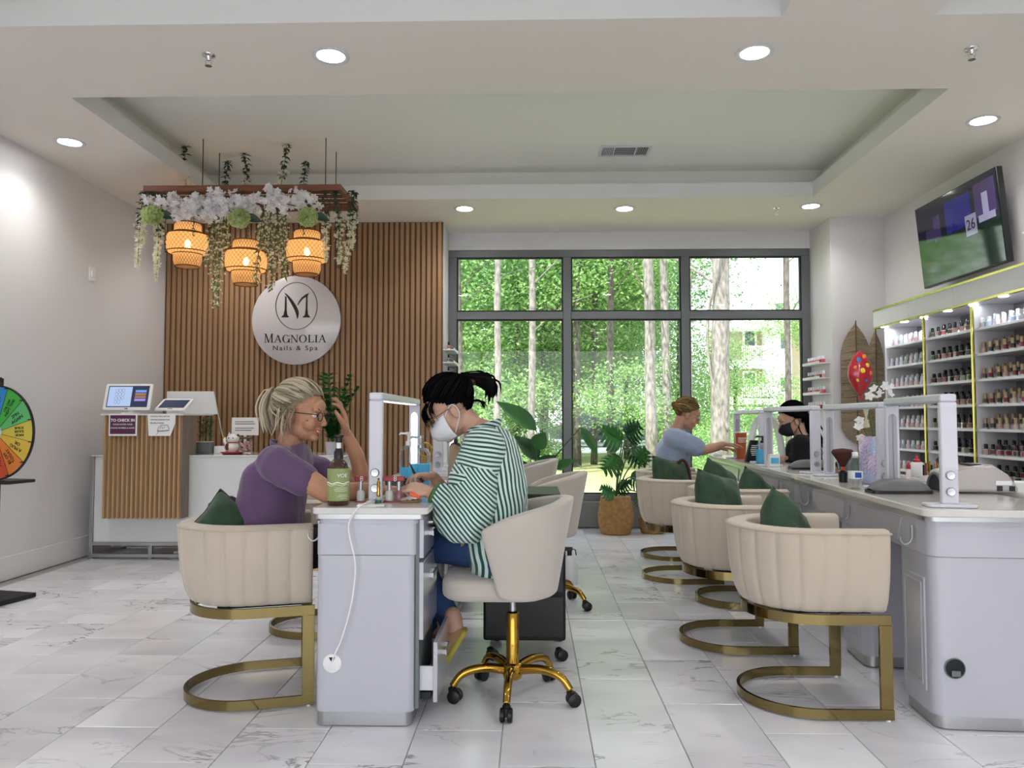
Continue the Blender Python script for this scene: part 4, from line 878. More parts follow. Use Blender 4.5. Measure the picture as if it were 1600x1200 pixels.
# ================================================================= TASK CHAIRS (local: faces -x)
def make_task(name, label):
    t = thing(name, label, 'chair', (0,0,0), 0, 'cream task chairs with gold wheeled bases')
    # seat
    b = MB(); o_ = rrect(-.27, .14, -.22, .22, .11, 6); b.prism(o_, .42, .505); b.obj('seat', 'suede', t, bevel=.028, seg=4)
    # wing back: shell swept round the rear, wings leaning forward
    NU, NV = 36, 10
    def prof_(a):  # a in [-1,1]
        s = abs(a); th = a*R(104)
        zt = .80-.085*s**1.8; zb = .425+.01*s; return th, zt, zb
    def sh(off):
        def fn(u, v_):
            a = u*2-1; th, zt, zb = prof_(a); s = abs(a)
            lean = -.012+.20*(v_)*s**1.5  # wings sweep forward as they rise
            z = zb+(zt-zb)*v_; z += 0 if s < .8 else 0
            rx, ry = .185-.02*(1-v_), .235+.02*v_
            p = Vector((.0+(rx+off)*math.cos(th), (ry+off)*math.sin(th), z))
            p.x += -.10*max(0, s-.35)*(v_*.95+.05)+.05*(v_-.3)*(1-s)
            if s > .72: e = (s-.72)/.28; p.z += -(zt-zb)*.07*e*e*v_+(zt-zb)*.04*e*e*(1-v_)
            return p
        return fn
    v = []; f = []
    fo, fi = sh(.028), sh(-.028)
    W_ = NV+1; 
    for g in (fo, fi):
        for i in range(NU+1):
            for j in range(NV+1): v.append(g(i/NU, j/NV))
    n1 = (NU+1)*W_
    for i in range(NU):
        for j in range(NV):
            a = i*W_+j; f.append((a, a+W_, a+W_+1, a+1)); f.append((n1+a, n1+a+1, n1+a+W_+1, n1+a+W_))
        a = i*W_; f.append((a, n1+a, n1+a+W_, a+W_)); a = i*W_+NV; f.append((a, a+W_, n1+a+W_, n1+a))
    for j in range(NV): a = j; f.append((a, a+1, n1+a+1, n1+a)); a = NU*W_+j; f.append((a, n1+a, n1+a+1, a+1))
    MB().add(v, f).obj('backrest', 'suede', t, smooth=180, bevel=.02, seg=3)
    MB().box(-.1,.1,-.08,.08,.395,.422).obj('mechanism', 'black_plastic', t, bevel=.004)
    MB().lathe([(.013,.30),(.013,.40)], 16).obj('piston', 'steel', t, smooth=40)
    MB().lathe([(.026,.13),(.026,.335),(.022,.34),(.013,.342)], 24).obj('column', 'gold', t, smooth=40)
    MB().lathe([(.02,.07),(.036,.078),(.044,.10),(.042,.13),(.03,.138),(.026,.14)], 24).obj('hub', 'gold', t, smooth=60)
    for k in range(5):
        a = R(-94+72*k); d = Vector((math.cos(a), math.sin(a), 0)); pts = bez([d*.03+Vector((0,0,.112)), d*.12+Vector((0,0,.125)), d*.2+Vector((0,0,.108)), d*.243+Vector((0,0,.062))], 7)
        MB().tube(pts, [.02-.006*i/21 for i in range(len(pts))], 10, up=(0,0,1), flat=1.0).obj('base_arm', 'gold', t, smooth=180)
        c = d*.243; cs = thing_part('caster', t, c, a+R(37*k))
    return t
def thing_part(name, parent, loc, rz):
    b = MB()
    for s in (-1, 1):
        b.lathe([(0,-.009),(.022,-.009),(.026,-.006),(.026,.006),(.022,.009),(0,.009)], 20, T=Matrix.Translation((.012, s*.014, .0265)) @ Matrix.Rotation(PI/2, 4, 'X'))
    b.lathe([(.008,.03),(.016,.045),(.016,.056),(.008,.062)], 12); b.box(-.006,.02,-.006,.006,.02,.05)
    o = b.obj(name, 'black_plastic', parent, smooth=40, loc=loc, rot=(0,0,rz)); return o
TC = make_task('task_chair', 'cream task chair with a gold wheeled base under the technician in the striped shirt')
TC.location = (-.075, 3.12, 0)
dup(TC, (.09, 4.62, 0), R(-3), 'empty cream task chair on gold wheels behind the striped technician')
dup(TC, (-.03, 6.1, 0), R(0), 'furthest cream task chair, only its back showing beside the large leaves')
dup(TC, (2.32, 3.55, 0), R(180), 'cream task chair behind the near end of the right desks, beyond the drying lamp')
dup(TC, (2.32, 4.75, 0), R(180), 'cream task chair behind the middle of the right desks, near the orchid')
dup(TC, (2.22, 5.98, 0), R(180), 'cream task chair under the technician in black')
# ================================================================= DESKS
def rbox(b, x0, x1, y0, y1, z0, z1, r=.05): b.prism(rrect(x0, x1, y0, y1, r, 6), z0, z1)
def hook(parent, x, y, z, s=-1):
    b = MB(); b.box(x-.003, x+.003, y-.006, y+.006, z-.005, z+.045); b.tube(bez([(x,y,z+.0),(x+s*.004,y,z-.018),(x+s*.022,y,z-.028),(x+s*.038,y,z-.018),(x+s*.042,y,z+.0)], 6), .0035, 8); return b.obj('hook', 'steel', parent, smooth=50)
def cabinet(parent, y0, y1, x0=.03, x1=.47, door=True):
    b = MB(); rbox(b, x0, x1, y0, y1, .052, .612, .045 if (y1-y0) > .2 else .03); c = b.obj('cabinet', 'white_gloss', parent, smooth=40)
    b = MB(); rbox(b, x0+.012, x1-.012, y0+.012, y1-.012, .004, .052, .04); b.obj('plinth', 'steel', c, smooth=40)
    if door:
        m = .055; d = MB().box(x0-.006, x0+.001, y0+m, y1-m, .12, .53).obj('door_panel', 'white_gloss', c, bevel=.002)
        e = MB(); 
        for q in ((y0+m+.02,y1-m-.02,.14,.148),(y0+m+.02,y1-m-.02,.502,.51),(y0+m+.02,y0+m+.026,.148,.502),(y1-m-.026,y1-m-.02,.148,.502)): e.box(x0-.009, x0-.005, q[0], q[1], q[2], q[3])
        e.obj('door_moulding', 'white_gloss', c)
    return c
def make_desk(name, label, L, W_, cabs, loc, rz, hooks=(), door=True, xin=.0):
    t = thing(name, label, 'desk', loc, rz, 'white nail desks')
    b = MB(); rbox(b, 0, W_, 0, L, .758, .785, .05); b.obj('quartz_top', 'quartz', t, bevel=.004)
    b = MB(); rbox(b, .008, W_-.008, .008, L-.008, .742, .758, .045); b.obj('metal_edge', 'steel', t, smooth=40)
    b = MB(); rbox(b, .02, W_-.02, .02, L-.02, .728, .742, .045); b.obj('lip', 'white_gloss', t, smooth=40)
    b = MB(); rbox(b, .027, W_-.027, .027, L-.027, .614, .7279, .045); ap = b.obj('apron', 'white_gloss', t, smooth=40)
    for (a, c_) in cabs: cabinet(t, a, c_, .03, W_-.03, door)
    for h in hooks: hook(t, .016, h, .665)
    return t
D1 = make_desk('nail_desk', 'near white nail desk on the right with a rounded corner and cable hole', 1.76, .56, [(.03,.33),(.72,1.03),(1.43,1.73)], (1.405, 2.80, 0), -R(3.9), hooks=(.16,.86,1.5))
D2 = make_desk('nail_desk', 'far white nail desk on the right running towards the window', 2.44, .54, [(.03,.33),(.93,1.2),(2.1,2.41)], (1.535, 4.575, 0), -R(1.4), hooks=(.3,1.2,2.2))
# parallelogram drawer fronts on the apron
for D, ys in ((D1, ((.27,.74),(.92,1.38))), (D2, ((.36,.86),(1.4,1.95)))):
    for y0, y1 in ys:
        MB().add([(.0205,y0,.725),(.0205,y1,.725),(.0205,y1-.04,.632),(.0205,y0+.04,.632),(.03,y0,.725),(.03,y1,.725),(.03,y1-.04,.632),(.03,y0+.04,.632)], [(0,3,2,1),(4,5,6,7),(0,1,5,4),(1,2,6,5),(2,3,7,6),(3,0,4,7)]).obj('drawer_front', 'white_gloss', D, bevel=.001)
# cable hole near front
b = MB(); q = PY(1485, 1044, 2.825); b.lathe([(0,-.002),(.034,-.002),(.034,0),(0,0)], 28, T=Matrix.Translation((q.x-1.405+.012, .0275, q.z)) @ Matrix.Rotation(PI/2, 4, 'X')); hole = b.obj('cable_hole', 'black_matte', D1)
b = MB(); b.lathe([(.033,0),(.0335,.003),(.036,.003),(.037,0)], 28, cap=False, T=Matrix.Translation((q.x-1.405+.012, .0275, q.z)) @ Matrix.Rotation(PI/2, 4, 'X')); b.box(q.x-1.405+.0, q.x-1.405+.03, .024, .0262, q.z-.028, q.z-.008); b.obj('cable_hole_rim', 'planter_grey', D1)
# left manicure table
LT = thing('manicure_table', 'white manicure table with open drawers between the woman in purple and her technician', 'table', (-.80, 2.80, 0), 0, 'white nail desks')
b = MB(); rbox(b, 0, .425, 0, 1.32, .762, .786, .02); b.obj('quartz_top', 'quartz', LT, bevel=.003)
b = MB(); rbox(b, .006, .41, .006, 1.31, .745, .762, .02); b.obj('metal_edge', 'steel', LT, smooth=40)
b = MB(); rbox(b, .02, .388, .012, 1.30, .728, .745, .03); b.obj('lip', 'white_gloss', LT, smooth=40)
def ltcab(y0, y1):
    b = MB(); rbox(b, .015, .38, y0, y1, .614, .7275, .02); b.obj('apron', 'white_gloss', LT, smooth=40)
    c = MB(); rbox(c, .015, .375, y0, y1, .052, .612, .03); c = c.obj('cabinet', 'white_gloss', LT, smooth=40)
    b = MB(); rbox(b, .018, .367, y0+.003, y1-.01, .003, .052, .03); b.obj('plinth', 'steel', c, smooth=40); return c
lc = ltcab(.015, .44); ltcab(.98, 1.3)
for z0, z1, out, y0, y1 in ((.60,.742,.0,.03,.43),(.305,.585,.0,.03,.43),(.075,.292,.05,.05,.43)):
    x = .39+out; d = MB().box(x, x+.016, y0, y1, z0, z1).obj('drawer_front', 'white_gloss', lc, bevel=.002)
    zc = z1-.075 if z1-z0 > .15 else (z0+z1)/2
    h = MB(); h.box(x+.016, x+.03, (y0+y1)/2-.055, (y0+y1)/2-.048, zc-.008, zc+.008); h.box(x+.016, x+.03, (y0+y1)/2+.048, (y0+y1)/2+.055, zc-.008, zc+.008); h.box(x+.03, x+.035, (y0+y1)/2-.06, (y0+y1)/2+.06, zc-.01, zc+.01); h.obj('drawer_handle', 'steel', lc)
    if z0 == .60: MB().lathe([(0,.012),(.009,.012),(.01,.008),(.01,0)], 14, T=Matrix.Translation((x+.016, (y0+y1)/2, z1-.035)) @ Matrix.Rotation(PI/2, 4, 'Y')).obj('drawer_lock', 'chrome', lc)
    if out:
        MB().box(.376, x, y0+.01, y0+.02, z0+.04, z1-.09).box(.376, x, y1-.02, y1-.01, z0+.04, z1-.09).box(.376, x, y0+.02, y1-.02, z0+.04, z0+.045).obj('drawer_box', 'white_satin', lc); MB().box(.376, x-.01, y0+.02, y1-.02, z0+.005, z0+.03).obj('drawer_runner', 'black_plastic', lc)
MB().box(.377, .39, .03, .43, .06, .74).obj('drawer_opening', 'planter_grey', lc)
q = PY(519, 1037, 2.813); MB().lathe([(0,.006),(.030,.006),(.034,.003),(.0345,0)], 32, T=Matrix.Translation((q.x+.80, .0145, q.z)) @ Matrix.Rotation(PI/2, 4, 'X')).obj('cable_grommet', 'white_plastic', LT, smooth=50)
MB().add([(-.012,0,.024),(.012,0,.024),(0,0,.004)], [(0,1,2)], Matrix.Translation((q.x+.80, .0083, q.z))).obj('grommet_slot', 'ink', LT)
hook(LT, .012, .06, .685)
# ================================================================= DESK LAMPS
def lamp(label, xa, ya, xb, yb, zt=1.215, w=.07, lit=True):
    t = thing('desk_lamp', label, 'lamp', (xa, ya, .786), 0, 'white arch lamps on the desks'); d = Vector((xb-xa, yb-ya, 0)); L = d.length; rz = math.atan2(d.y, d.x)-PI/2; t.rotation_euler = (0,0,rz); h = zt-.786
    for nm, y in (('post', 0), ('post', L)):
        p = MB().box(-w/2, w/2, y-.014, y+.014, .008, h-.03).obj(nm, 'lamp_white', t, bevel=.006)
        if y:
            MB().prism(rrect(-w*.3, w*.3, .02, h-.07, .02), 0, .002, T=Matrix.Translation((0, y-.014, 0)) @ Matrix.Rotation(PI/2, 4, 'X')).obj('led_window', 'led_soft' if lit else 'lamp_grey', p)
        else:
            for z in (.055, .115): MB().lathe([(0,.008),(.014,.009),(.0165,.006),(.0165,0)], 22, T=Matrix.Translation((.0, y-.014, z)) @ Matrix.Rotation(PI/2, 4, 'X')).obj('control_knob', 'steel', p, smooth=50)
        fw_ = .085 if w > .0545 else .03; MB().prism(rrect(-fw_, fw_, y-.05, y+.05, .02), 0, .01).obj('foot', 'lamp_white', t, bevel=.002)
    MB().box(-w/2, w/2, -.014, L+.014, h-.03, h).obj('bar', 'lamp_white', t, bevel=.007)
    MB().box(-w*.3, w*.3, .05, L-.05, h-.033, h-.0301).obj('led_strip', 'led_soft' if lit else 'lamp_grey', t)
    return t
m_glow('led_soft', 'F4F8FF', 1.6); mat('lamp_grey', 'AEAEB8', .4)
lamp('white arch lamp on the left manicure table, beside the green labelled bottle', -.604, 2.99, -.60, 3.95, 1.212, .054)
lamp('nearest and tallest looking white arch lamp, at the near end of the right desks', 1.545, 2.90, 1.64, 3.55, 1.202, .06, False)
lamp('second white arch lamp along the right desks, over the shiny tablet case', 1.66, 3.68, 1.70, 4.45, 1.19, .06, False)
lamp('third white arch lamp along the right desks, in front of the technician in black', 1.70, 4.66, 1.64, 5.38, 1.19, .06, False)
lamp('furthest white arch lamp, before the window at the desk end', 1.715, 5.77, 1.70, 6.42, 1.18, .055, False)
lamp('white arch lamp on the second station behind the left manicure table', -.55, 4.55, -.54, 5.3, 1.19, .06)
# table for that second left station
t = dup(LT, (-.80, 4.42, 0), 0, 'second white manicure table, hidden behind the first on the left')
# power cord of the left lamp
g = PY(519, 1030, 2.80); cp = [(-.60, 2.97, .80), (-.605, 2.87, .80), (-.63, 2.79, .785), (-.66,2.783,.72)]+[PY(x, y, 2.785) for x, y in ((555,880),(552,925),(545,960),(533,1000),(523,1022))]+[Vector((g.x, 2.792, g.z-.01))]
tag(MB().tube(bez(cp, 8), .0028, 6).obj('power_cord', 'white_plastic', None, smooth=180), 'thin white cord running from the lamp foot down to the table grommet', 'cord')
# ================================================================= BLACK TROLLEY
t = thing('rolling_cart', 'black rolling drawer cart behind the striped technician\'s chair', 'cart', (0,0,0)); bc = [PY(755,960,3.55).x, PY(884,960,3.55).x]
MB().box(bc[0], bc[1], 3.55, 3.95, .10, .72).obj('body', 'black_matte', t, bevel=.01); MB().box(bc[0]-.02, bc[1]-.02, 3.54, 3.96, .74, .765).obj('top_tray', 'black_plastic', t, bevel=.006); MB().box(bc[0]+.02, bc[1]-.04, 3.57, 3.93, .72, .74).obj('neck', 'black_matte', t)
for k in range(3): d = MB().box(bc[0]+.01, bc[1]-.01, 3.542, 3.55, .12+.2*k, .30+.2*k).obj('drawer', 'black_plastic', t, bevel=.003)
for x in (bc[0]+.03, bc[1]-.03):
    for y in (3.59, 3.91): thing_part('caster', t, (x, y, 0), .4)
    
V3 = lambda *a: Vector(a)
# ================================================================= POLISH RACK ON THE RIGHT WALL
RX = 3.02; bays = [(5.98, 6.63), (5.33, 5.97), (4.66, 5.32)]; zsh = [1.728, 1.554, 1.380, 1.21, 1.043, .869, .70]
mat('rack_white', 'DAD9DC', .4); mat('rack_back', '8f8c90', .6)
rk = thing('polish_rack', 'tall white wall rack of three bays with gold edging full of nail polish bottles', 'shelf', (0,0,0))
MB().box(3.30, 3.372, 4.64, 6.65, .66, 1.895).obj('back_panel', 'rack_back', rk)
for y in (6.64, 5.975, 5.325, 4.65): MB().box(RX+.01, 3.30, y-.008, y+.008, .66, 1.895).obj('side_panel', 'rack_white', rk)
for y in (5.975, 5.325, 4.65): MB().box(RX-.006, RX+.0095, y-.012, y+.012, .66, 1.90).obj('gold_strip', 'gold_trim', rk, bevel=.003)
for z in zsh:
    for a, c in bays: MB().box(RX+.012, 3.30, a, c, z-.018, z).obj('shelf_board', 'rack_white', rk, bevel=.001)
MB().box(RX+.0, 3.37, 4.45, 6.78, 1.895, 1.91).box(RX+.0, 3.37, 4.45, 6.78, 2.04, 2.052).obj('canopy', 'rack_white', rk)
ys = [6.79, PX(1418, 480, 3.0).y, PX(1489, 470, 3.0).y, 4.45]
for a, c in zip(ys[1:], ys): MB().box(RX-.02, RX, a+.0015, c-.0015, 1.91, 2.046).obj('fascia_panel', 'rack_white', rk)
MB().box(RX-.024, RX+.002, 4.45, 6.795, 2.046, 2.062).obj('gold_strip', 'gold_trim', rk); MB().box(RX-.024, RX+.002, 4.45, 6.795, 1.895, 1.91).obj('gold_strip', 'gold_trim', rk)
for k, (px, py) in enumerate(((1382,511),(1413,503),(1444,496),(1481,486),(1521,476),(1568,463))):
    p = PZ(px, py, 1.893); d = MB().lathe([(0,-.004),(.028,-.004),(.03,0)], 20).obj('spot_light', 'led_white', rk, loc=(min(p.x, 3.2), p.y, 1.894))
    l = bpy.data.lights.new('bulb', 'AREA'); l.shape = 'DISK'; l.size = .05; l.energy = 1.1; l.color = (.85,.9,1); o = bpy.data.objects.new('bulb', l); COL.objects.link(o); o.parent = d; o.location = (0,0,-.01)
cbn = thing('base_cabinet', 'low white cabinet with a gold edged counter below the polish rack', 'cabinet', (0,0,0))
MB().box(2.84, 3.37, 4.45, 6.6, .02, .64).obj('body', 'rack_white', cbn, bevel=.004); MB().box(2.80, 3.37, 4.42, 6.62, .648, .66).obj('counter', 'quartz', cbn, bevel=.002); MB().box(2.795, 2.81, 4.42, 6.62, .64, .648).box(2.81,3.37,4.42,6.62,.64,.648).obj('gold_strip', 'gold_trim', cbn)
def randcol(name, cols, rough=.12, mixw=0):
    m = mat(name, '888888', rough, coat=.3); t, n, b = tree_of(name); oi = n.new('ShaderNodeObjectInfo'); r = n.new('ShaderNodeValToRGB'); r.color_ramp.interpolation = 'CONSTANT'
    e = r.color_ramp.elements; k = len(cols); e[0].color = lin(cols[0]); e[1].position = 1/k; e[1].color = lin(cols[1])
    for i in range(2, k): q = e.new(i/k); q.color = lin(cols[i])
    t.links.new(oi.outputs['Random'], r.inputs[0]); t.links.new(r.outputs[0], b.inputs['Base Color'])
randcol('pol_pale', ['D8C4CC','B9C3DA','E0D6DA','C9A9A9','CFCFE0','A8B3B0','E6C9D0'])
randcol('pol_mid', ['8a5a55','6b4a3c','9aa58f','3a2a2c','B58A7c','5d6b55','A06a6a','2e2a30','7b2f33'])
randcol('pol_deep', ['7b2f3a','3b3a45','A55f5f','B88f84','5a4a46','8f3550','c2a59a','41302e'])
randcol('pol_red', ['B8333f','A8283a','D0A0A5','8f2030','C9505c'])
mat('cap_white', 'E8E9EE', .35); mat('cap_black', '17171a', .25); mat('cap_bronze', 'A58F72', .35, metal=.5); mat('glass_solid', 'B9BFB6', .1, coat=.5)
def bottle(name, cap, col, kind):
    b = MB()
    if kind == 'jar': b.mi = 0; b.lathe([(0,0),(.0165,0),(.017,.003),(.017,.032),(.011,.038)], 10); b.mi = 1; b.lathe([(.0125,.036),(.0125,.062),(.009,.068),(0,.069)], 10)
    elif kind == 'square':
        b.mi = 2; b.prism(rrect(-.016,.016,-.016,.016,.004,1), 0, .007); b.mi = 0; b.prism(rrect(-.015,.015,-.015,.015,.004,1), .007, .036); b.mi = 2; b.prism(rrect(-.016,.016,-.016,.016,.004,1), .036, .039); b.mi = 1; b.lathe([(.0115,.039),(.0115,.071),(.01,.073),(0,.073)], 10)
    else:
        b.mi = 2; b.lathe([(0,0),(.0165,0),(.017,.008)], 10); b.mi = 0; b.lathe([(.017,.008),(.017,.03),(.012,.036)], 10); b.mi = 1; b.lathe([(.012,.036),(.0125,.07),(.011,.073),(0,.073)], 10)
    return b.mesh(name, [col, cap, 'glass_solid'], smooth=40)
BW = bottle('polish_jar', 'cap_white', 'pol_pale', 'jar'); BB = bottle('polish_bottle', 'cap_black', 'pol_mid', 'square'); BZ = bottle('polish_bottle', 'cap_bronze', 'pol_deep', 'round'); BK = bottle('polish_bottle', 'cap_black', 'pol_deep', 'square')
ordn = ['top', 'second', 'third', 'fourth', 'fifth', 'sixth', 'bottom']; rdm = random.Random(21); cnt = 0
riser = MB()
for bi, ((a, c), nm) in enumerate(zip(bays, ('far', 'middle', 'near'))):
    for si, z in enumerate(zsh):
        me, what = [(BW, 'white capped pale polish jar'), (BB, 'black capped polish bottle'), (BZ, 'bronze capped polish bottle')][bi]
        if bi == 2 and si >= 5: me, what = BK, 'black capped polish bottle'
        if bi == 2 and si == 0: me, what = BW, 'white capped pale polish jar'
        for row in (0, 1):
            n = 8; off = rdm.uniform(.02, .05)
            if row == 1 and bi == 0 and si > 4: continue
            for k in range(n):
                if row == 1 and k < (2 if bi != 2 else 1): continue
                y = a+.045+(c-a-.08)*k/(n-1)*.985+ (0 if row == 0 else .0); x = RX+.045+.085*row
                o = bpy.data.objects.new('polish_bottle', me); COL.objects.link(o); o.location = (x+rdm.uniform(-.003,.003), y+rdm.uniform(-.006,.006), z+(.0285 if row else .0006)); o.rotation_euler = (0,0,rdm.uniform(0,6)); cnt += 1
                tag(o, what+', '+ORD[n-1-k]+' from the left, '+('back' if row else 'front')+' row, '+ordn[si]+' shelf, '+nm+' bay', 'bottle', ('back' if row else 'front')+' row polish on the '+ordn[si]+' shelf, '+nm+' bay')
        MB().box(RX+.105, RX+.16, a+.01, c-.01, z, z+.0278).obj('riser', 'rack_white', rk)
# ledges beside the window
def ledges(side, zs_, me, colname, lbl):
    for k, z in enumerate(zs_):
        x0, x1 = (WX1-.11, WX1) if side > 0 else (WX0, WX0+.11)
        q = MB().box(x0, x1, 7.45, 7.9, z-.012, z).box(x0 if side > 0 else x1-.004, x0+.004 if side > 0 else x1, 7.45, 7.9, z, z+.014).obj('wall_ledge', 'rack_white', None, bevel=.001)
        tag(q, '%s white ledge on the %s window reveal' % (('top','second','third','lowest')[k], 'right' if side > 0 else 'left'), 'shelf')
        for i in range(7):
            o = bpy.data.objects.new('polish_bottle', me); COL.objects.link(o); o.location = ((x0+x1)/2, 7.48+.065*i, z)
            tag(o, lbl+', '+ORD[6-i if side > 0 else i]+' from the left, '+('top','second','third','lowest')[k]+' ledge, '+('right' if side > 0 else 'left')+' window reveal', 'bottle', 'polish on '+('top','second','third','lowest')[k]+' ledge '+('right' if side > 0 else 'left'))
B1 = bottle('polish_bottle', 'cap_white', 'pol_red', 'jar')
ledges(1, (1.655, 1.51, 1.36, 1.21), B1, 0, 'small white capped red polish'); ledges(-1, (1.79, 1.665, 1.54), BK, 0, 'small black capped polish')
# ================================================================= TELEVISION
tvc = (PX(1442, 393, 3.2)+PX(1580, 330, 3.2))/2
tv = thing('television', 'wall mounted flat television tilted down above the polish rack', 'television', (3.2, 5.81, 2.505), rot=(0, R(-5.5), 0))
mat('tv_screen', '05060a', .06, coat=1); MB().box(-.0, .045, -.555, .555, -.33, .33).obj('housing', 'black_plastic', tv, bevel=.004)
MB().box(-.002, 0, -.545, .545, -.318, .322).obj('screen', 'tv_screen', tv)
def tvm(n, c, s=.35): mat(n, c, .05, emit=c, es=s, coat=.6)
tvm('tv_blue', '14166a', .5); tvm('tv_purple', '3a2a5a', .35); tvm('tv_pale', '8a88a8', .35); tvm('tv_reflection', '0c2016', .4); tvm('tv_navy', '0b0c22', .5)
def tvp(y0, y1, z0, z1, m, nm='picture_or_reflection', k=0): MB().box(-.003-k*.0006, -.0022-k*.0006, -y1, -y0, z0, z1).obj(nm, m, tv)
# y measured from far end (-.55) to near end (+.55)
tvp(-.545,.545,-.318,.0,'tv_reflection'); tvp(-.545,.545,.0,.322,'tv_navy'); tvp(-.12,.22,.02,.26,'tv_blue','picture_or_reflection',1); tvp(.27,.52,.04,.28,'tv_purple','picture_or_reflection',1); tvp(.13,.27,-.06,.09,'tv_pale','number_card',2); tvp(.3,.5,.0,.05,'tv_pale','picture_or_reflection',2); tvp(-.42,-.3,.02,.11,'tv_purple','picture_or_reflection',2); tvp(-.3,-.2,.0,.2,'tv_purple','picture_or_reflection',1); tvp(.36,.43,.05,.2,'tv_pale','picture_or_reflection',2)  # lower half: window greenery reflection painted on the screen as dim green glow
text('26', .11, 'ink', tv, (-.0055, -.20, .015), (PI/2, 0, -PI/2), name='number', sx=1)
MB().box(.045, .19, -.1, .1, -.1, .1).obj('wall_bracket', 'black_matte', tv)
tag(MB().tube(bez([(3.3,5.2,2.36),(3.33,5.1,2.28),(3.3,5.08,2.17),(3.32,5.12,2.12)], 6), .006, 6).obj('television_cable', 'white_plastic', None, smooth=180), 'white cable curling down behind the near side of the television', 'cable')
# ================================================================= SPIN WHEEL
c = PY(-5, 676, 4.68); wh = thing('prize_wheel', 'colourful prize wheel with handwritten segments on a black stand at the left edge', 'wheel', (c.x, c.y, 0), R(-13))
cols = ['2f7fc0','3fa33c','59b06a','c9b94a','cfae3e','d0782c','c24a2a','b13a60','7a4aa0','4a5ac0','2f9ab0','b7c040','c98a3a']
for i, cc in enumerate(cols): mat('wheel_%d' % i, cc, .5)
n = 13; R_ = .286; st_ = 2*PI/n; base = PI/2+st_-R(18)
for i in range(n):
    a0 = base-st_*i; v = [(0,-.012,c.z)]+[(R_*math.cos(a0-st_*k/6), -.012, c.z+R_*math.sin(a0-st_*k/6)) for k in range(7)]
    v += [(x, 0, z) for x, y, z in v]; MB().add(v, [tuple(range(8)), tuple(range(8,16))[::-1]]+[(k, 8+k, 8+(k+1) % 8, (k+1) % 8) for k in range(8)]).obj('segment', 'wheel_%d' % i, wh)
    MB().tube([(R_*.99*math.cos(a0), -.035, c.z+R_*.99*math.sin(a0)), (R_*.99*math.cos(a0), -.012, c.z+R_*.99*math.sin(a0))], .003, 6).obj('peg', 'black_plastic', wh)
    MB().tube([(0,-.0125,c.z),(R_*math.cos(a0), -.0125, c.z+R_*math.sin(a0))], .0015, 4).obj('divider', 'ink', wh)
words = [("YOU'RE\nMAGIC",.026),("15% OFF\nNEXT TIME",.024),("SPIN\nAGAIN",.03),("MAGIC\nSUGAR\nSCRUB",.022),("A MUG\nOR",.03),("$5 OFF\nTODAY",.028),("YOU\nWIN",.03)]
for i, (wd, sz) in enumerate(words):
    a = base-st_*(i+.5); text(wd, sz, 'ink', wh, (.185*math.cos(a), -.0135, c.z+.185*math.sin(a)), (PI/2, -a if i < 3 else -a+PI*(1 if i > 2 else 0), 0), name='handwriting')
MB().lathe([(R_-.002,0),(R_+.006,0),(R_+.006,.014),(R_-.002,.014)], 64, cap=False, T=Matrix.Translation((0,0,c.z)) @ Matrix.Rotation(PI/2, 4, 'X')).obj('rim', 'black_plastic', wh)
MB().lathe([(0,.03),(.03,.028),(.045,.02),(.05,.012)], 28, T=Matrix.Translation((0,0,c.z)) @ Matrix.Rotation(PI/2, 4, 'X')).obj('hub', 'steel', wh, smooth=50)
b = MB(); b.tube([(0,.02,.02),(0,.02,c.z+R_+.05)], .014, 10); b.tube([(0,.02,c.z+R_+.05),(0,-.04,c.z+R_+.05)], .008, 8); b.obj('post', 'black_plastic', wh, smooth=50)
MB().add([(-.012,-.03,c.z+R_+.06),(.012,-.03,c.z+R_+.06),(0,-.03,c.z+R_-.03),(-.012,-.04,c.z+R_+.06),(.012,-.04,c.z+R_+.06),(0,-.04,c.z+R_-.03)], [(0,1,2),(5,4,3),(0,3,4,1),(1,4,5,2),(2,5,3,0)]).ball((.03,-.035,c.z+R_+.045),(.014,.014,.02),10).obj('pointer', 'red_gloss', wh)
MB().box(-.2, .18, -.08, .12, .715, .735).obj('tray', 'black_plastic', wh, bevel=.004); MB().box(-.2,.19,-.12,.14,.003,.03).obj('base_plate', 'black_matte', wh, bevel=.005)
# ================================================================= PLANTS BY THE WINDOW
def leaf_at(B, base, tip, W, up=(0,-.6,1), droop=.15, fold=.2, nseg=8):
    base, tip = Vector(base), Vector(tip); d = tip-base; place_leaf(B, base, d, up, d.length, W, droop, fold, nseg)
bp = thing('bird_of_paradise_plant', 'tall plant with broad paddle leaves before the left window pane', 'plant', (0,0,0)); Yp = 7.25; root = PZ(836, 842, 0); root = Vector((PY(838,800,Yp).x, Yp, 0))
MB().lathe([(.0,0),(.13,0),(.17,.30),(.155,.30),(.14,.26),(0,.26)], 28, c=root).obj('pot', 'white_gloss', bp, smooth=40); tag(MB().lathe([(0,.255),(.15,.255)], 16, c=root).obj('soil', 'soil', bp), kind='stuff')
for k, (bx_, by_, tx, ty, W) in enumerate(((838,672,778,625,.17),(842,718,806,680,.17),(836,700,852,676,.16),(843,735,868,712,.18),(866,732,898,718,.10),(826,740,800,722,.14),(848,768,872,742,.12),(828,712,812,690,.1),(907,668,936,712,.10))):
    Yk = Yp+.12*math.sin(k*2.1); a = PY(bx_, by_, Yk); b_ = PY(tx, ty, Yk-.05); l = MB(); leaf_at(l, a, b_, W, (0.2,-1,.35), .12, .25); l.obj('leaf', 'leaf_green' if k % 2 == 0 else 'leaf_dark', bp, smooth=180)
    mid = (root+Vector((0,0,.26))+a)/2; mid.x = root.x+(a.x-root.x)*.25; MB().tube(bez([root+Vector((.02*math.sin(k),.02*math.cos(k),.25)), mid, a], 8), [.009-.0003*i for i in range(17)], 7).obj('stem', 'leaf_dark', bp, smooth=180)
